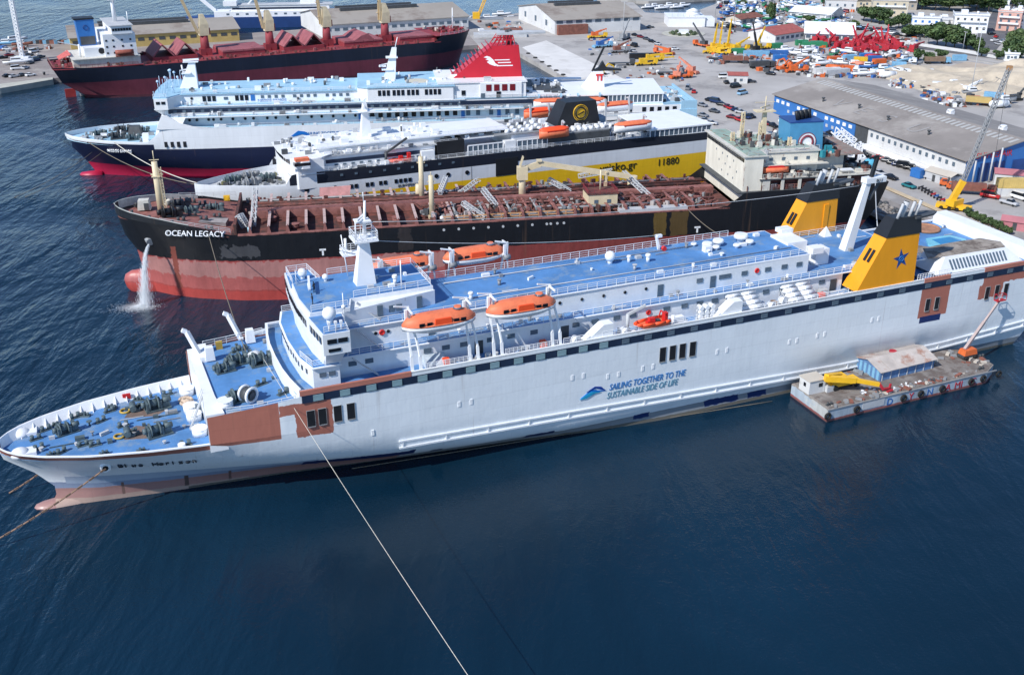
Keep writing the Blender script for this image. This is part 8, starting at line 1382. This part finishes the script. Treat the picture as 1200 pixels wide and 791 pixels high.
# ---------------------------------------------------------------- people on the bridge roof
def person(label, loc, rz, jacket, lean=0):
    t = thing('person', label, 'person', loc, rz, 'people on the ferry bridge roof')
    import bmesh
    J = {'pel':((0,0,.95),.15),'che':((.02,0,1.3),.17),'nek':((.04,0,1.5),.07),'hed':((.06,0,1.66),.10),'top':((.06,0,1.76),.07),
         'sl':((.02,.19,1.42),.075),'el':((.03,.26,1.15),.05),'hl':((.18,.24,.95),.04),'sr':((.02,-.19,1.42),.075),'er':((.06,-.27,1.16),.05),'hr':((.24,-.22,1.0),.04),
         'tl':((.0,.1,.85),.10),'kl':((.05,.11,.48),.065),'al':((.0,.11,.08),.045),'fl':((.17,.12,.04),.04),'tr':((.0,-.1,.85),.10),'kr':((.0,-.11,.48),.065),'ar':((-.06,-.11,.08),.045),'fr':((.11,-.12,.04),.04)}
    E_ = ['pel che','che nek','nek hed','hed top','che sl','sl el','el hl','che sr','sr er','er hr','pel tl','tl kl','kl al','al fl','pel tr','tr kr','kr ar','ar fr']
    nm = list(J); me = bpy.data.meshes.new('body'); me.from_pydata([J[n][0] for n in nm], [[nm.index(a) for a in e.split()] for e in E_], []); o = bpy.data.objects.new('body', me); C.objects.link(o); o.parent = t
    md = o.modifiers.new('skin', 'SKIN'); o.modifiers.new('sub', 'SUBSURF').levels = 1
    for i, n in enumerate(nm): me.skin_vertices[0].data[i].radius = (J[n][1], J[n][1])
    me.skin_vertices[0].data[0].use_root = True; me.materials.append(jacket)
    put('hair', MB().ball((.05,0,1.72),.115,8,5), BLACK, t); put('hand', MB().ball((.2,.24,.93),.05,6,4), paint('skin_tone', (.45,.26,.18), .6, .05), t); put('hand', MB().ball((.26,-.22,.98),.05,6,4), MATS['skin_tone'], t)
CLO = paint('dark_clothes', (.03,.03,.04), .8, .2)
person('person in dark clothes standing on the blue bridge roof nearer the mast side', fw(47.9,1.4,27.2), 2.6, CLO); person('person in dark clothes standing at the edge of the bridge roof by the white dome', fw(46.6,-3.2,27.2), 3.4, CLO)

# ---------------------------------------------------------------- ropes, chains, wires
def rope(name, label, a, b, r, m, sag=0, n=18, cat='rope', group=None):
    a, b = Vector(a), Vector(b); mb = MB(); P = [a.lerp(b, i/n) - Vector((0,0,4*sag*(i/n)*(1-i/n))) for i in range(n+1)]
    mb.loft([[p+Vector((r*cos(k*pi/3), 0, r*sin(k*pi/3))) if abs((b-a).y) > abs((b-a).x) else p+Vector((0, r*cos(k*pi/3), r*sin(k*pi/3))) for k in range(6)] for p in P])
    return tag(put(name, mb, m), label, cat, group)
rope('mooring_rope', 'long white mooring rope from the ferry foredeck down to the bottom edge of the water', fw(39.0,2.8,17.4), at(596,862,11), .04, ROPE, .7, 24)
def chain(label, a, b, sag=.6):
    a, b = Vector(a), Vector(b); n = int((b-a).length/.9); mb = MB()
    for i in range(n):
        p = a.lerp(b, i/n)-Vector((0,0,4*sag*(i/n)*(1-i/n))); q = a.lerp(b, (i+.9)/n)-Vector((0,0,4*sag*((i+.9)/n)*(1-(i+.9)/n))); mb.bar(p, q, .28 if i % 2 else .12, .12 if i % 2 else .28)
    return tag(put('anchor_chain', mb, paint('chain_rust', (.24,.15,.10), .8, .25, 2)), label, 'anchor chain')
chain('rusty anchor chain from the ferry bow side past the red bulb to the left edge', fw(13.9,-6.9,8.2), at(-40,652,0)); chain('second anchor chain on the far side of the ferry bow', fw(12,6.5,7.5), at(10,578,0))
rope('mooring_rope', 'thin mooring rope from the tanker bow to the near ferry foredeck', tw(20,-15.6,16.2), fw(37,4,17.4), .09, DROPE, 2.0)
rope('mooring_rope', 'mooring rope from the blue hulled ferry bow to the yellow striped ferry', nw(16.5,-11.8,12.4), ew(.3,.5,17.3), .13, ROPE, 1.5); rope('mooring_rope', 'lower mooring rope from the blue hulled ferry bow towards the tanker foremast', nw(8,-8.2,12.0), ew(5,-3,16.8), .12, DROPE, 3); rope('mooring_rope', 'mooring rope from the tanker side to the far yellow funnel', tw(126,-16,15.6), fw(139,11.6,18.6), .09, DROPE, 2); rope('mooring_rope', 'mooring rope from the near ferry stern mast towards the quay', fw(168,12.5,19), tw(176,-4,22), .12, LGREY, 1.0)
rope('mooring_rope', 'faint floating rope along the water from the ferry side to the barge', at(412,549,.1), at(905,470,.1), .07, DROPE, 0)
rope('mast_wire', 'upper thin wire from the radar mast along the ferry', fw(56.8,2.4,37.2), fw(150.6,0,33), .05, LGREY, 1.5, cat='wire'); rope('mast_wire', 'lower thin wire from the radar mast towards the far lifeboats', fw(56.6,3.2,34.0), fw(112,5.4,26.8), .05, LGREY, 1.0, cat='wire')
for x in (9, 12): rope('bow_rope', f'slack rope from the blue hulled ferry bow down to the water, {"left" if x == 9 else "right"} one', nw(x,-9,9), (nw(x,-9,9)[0]-18, nw(x,-9,9)[1]-16, 0), .08, DROPE, 1)
settle_labels()
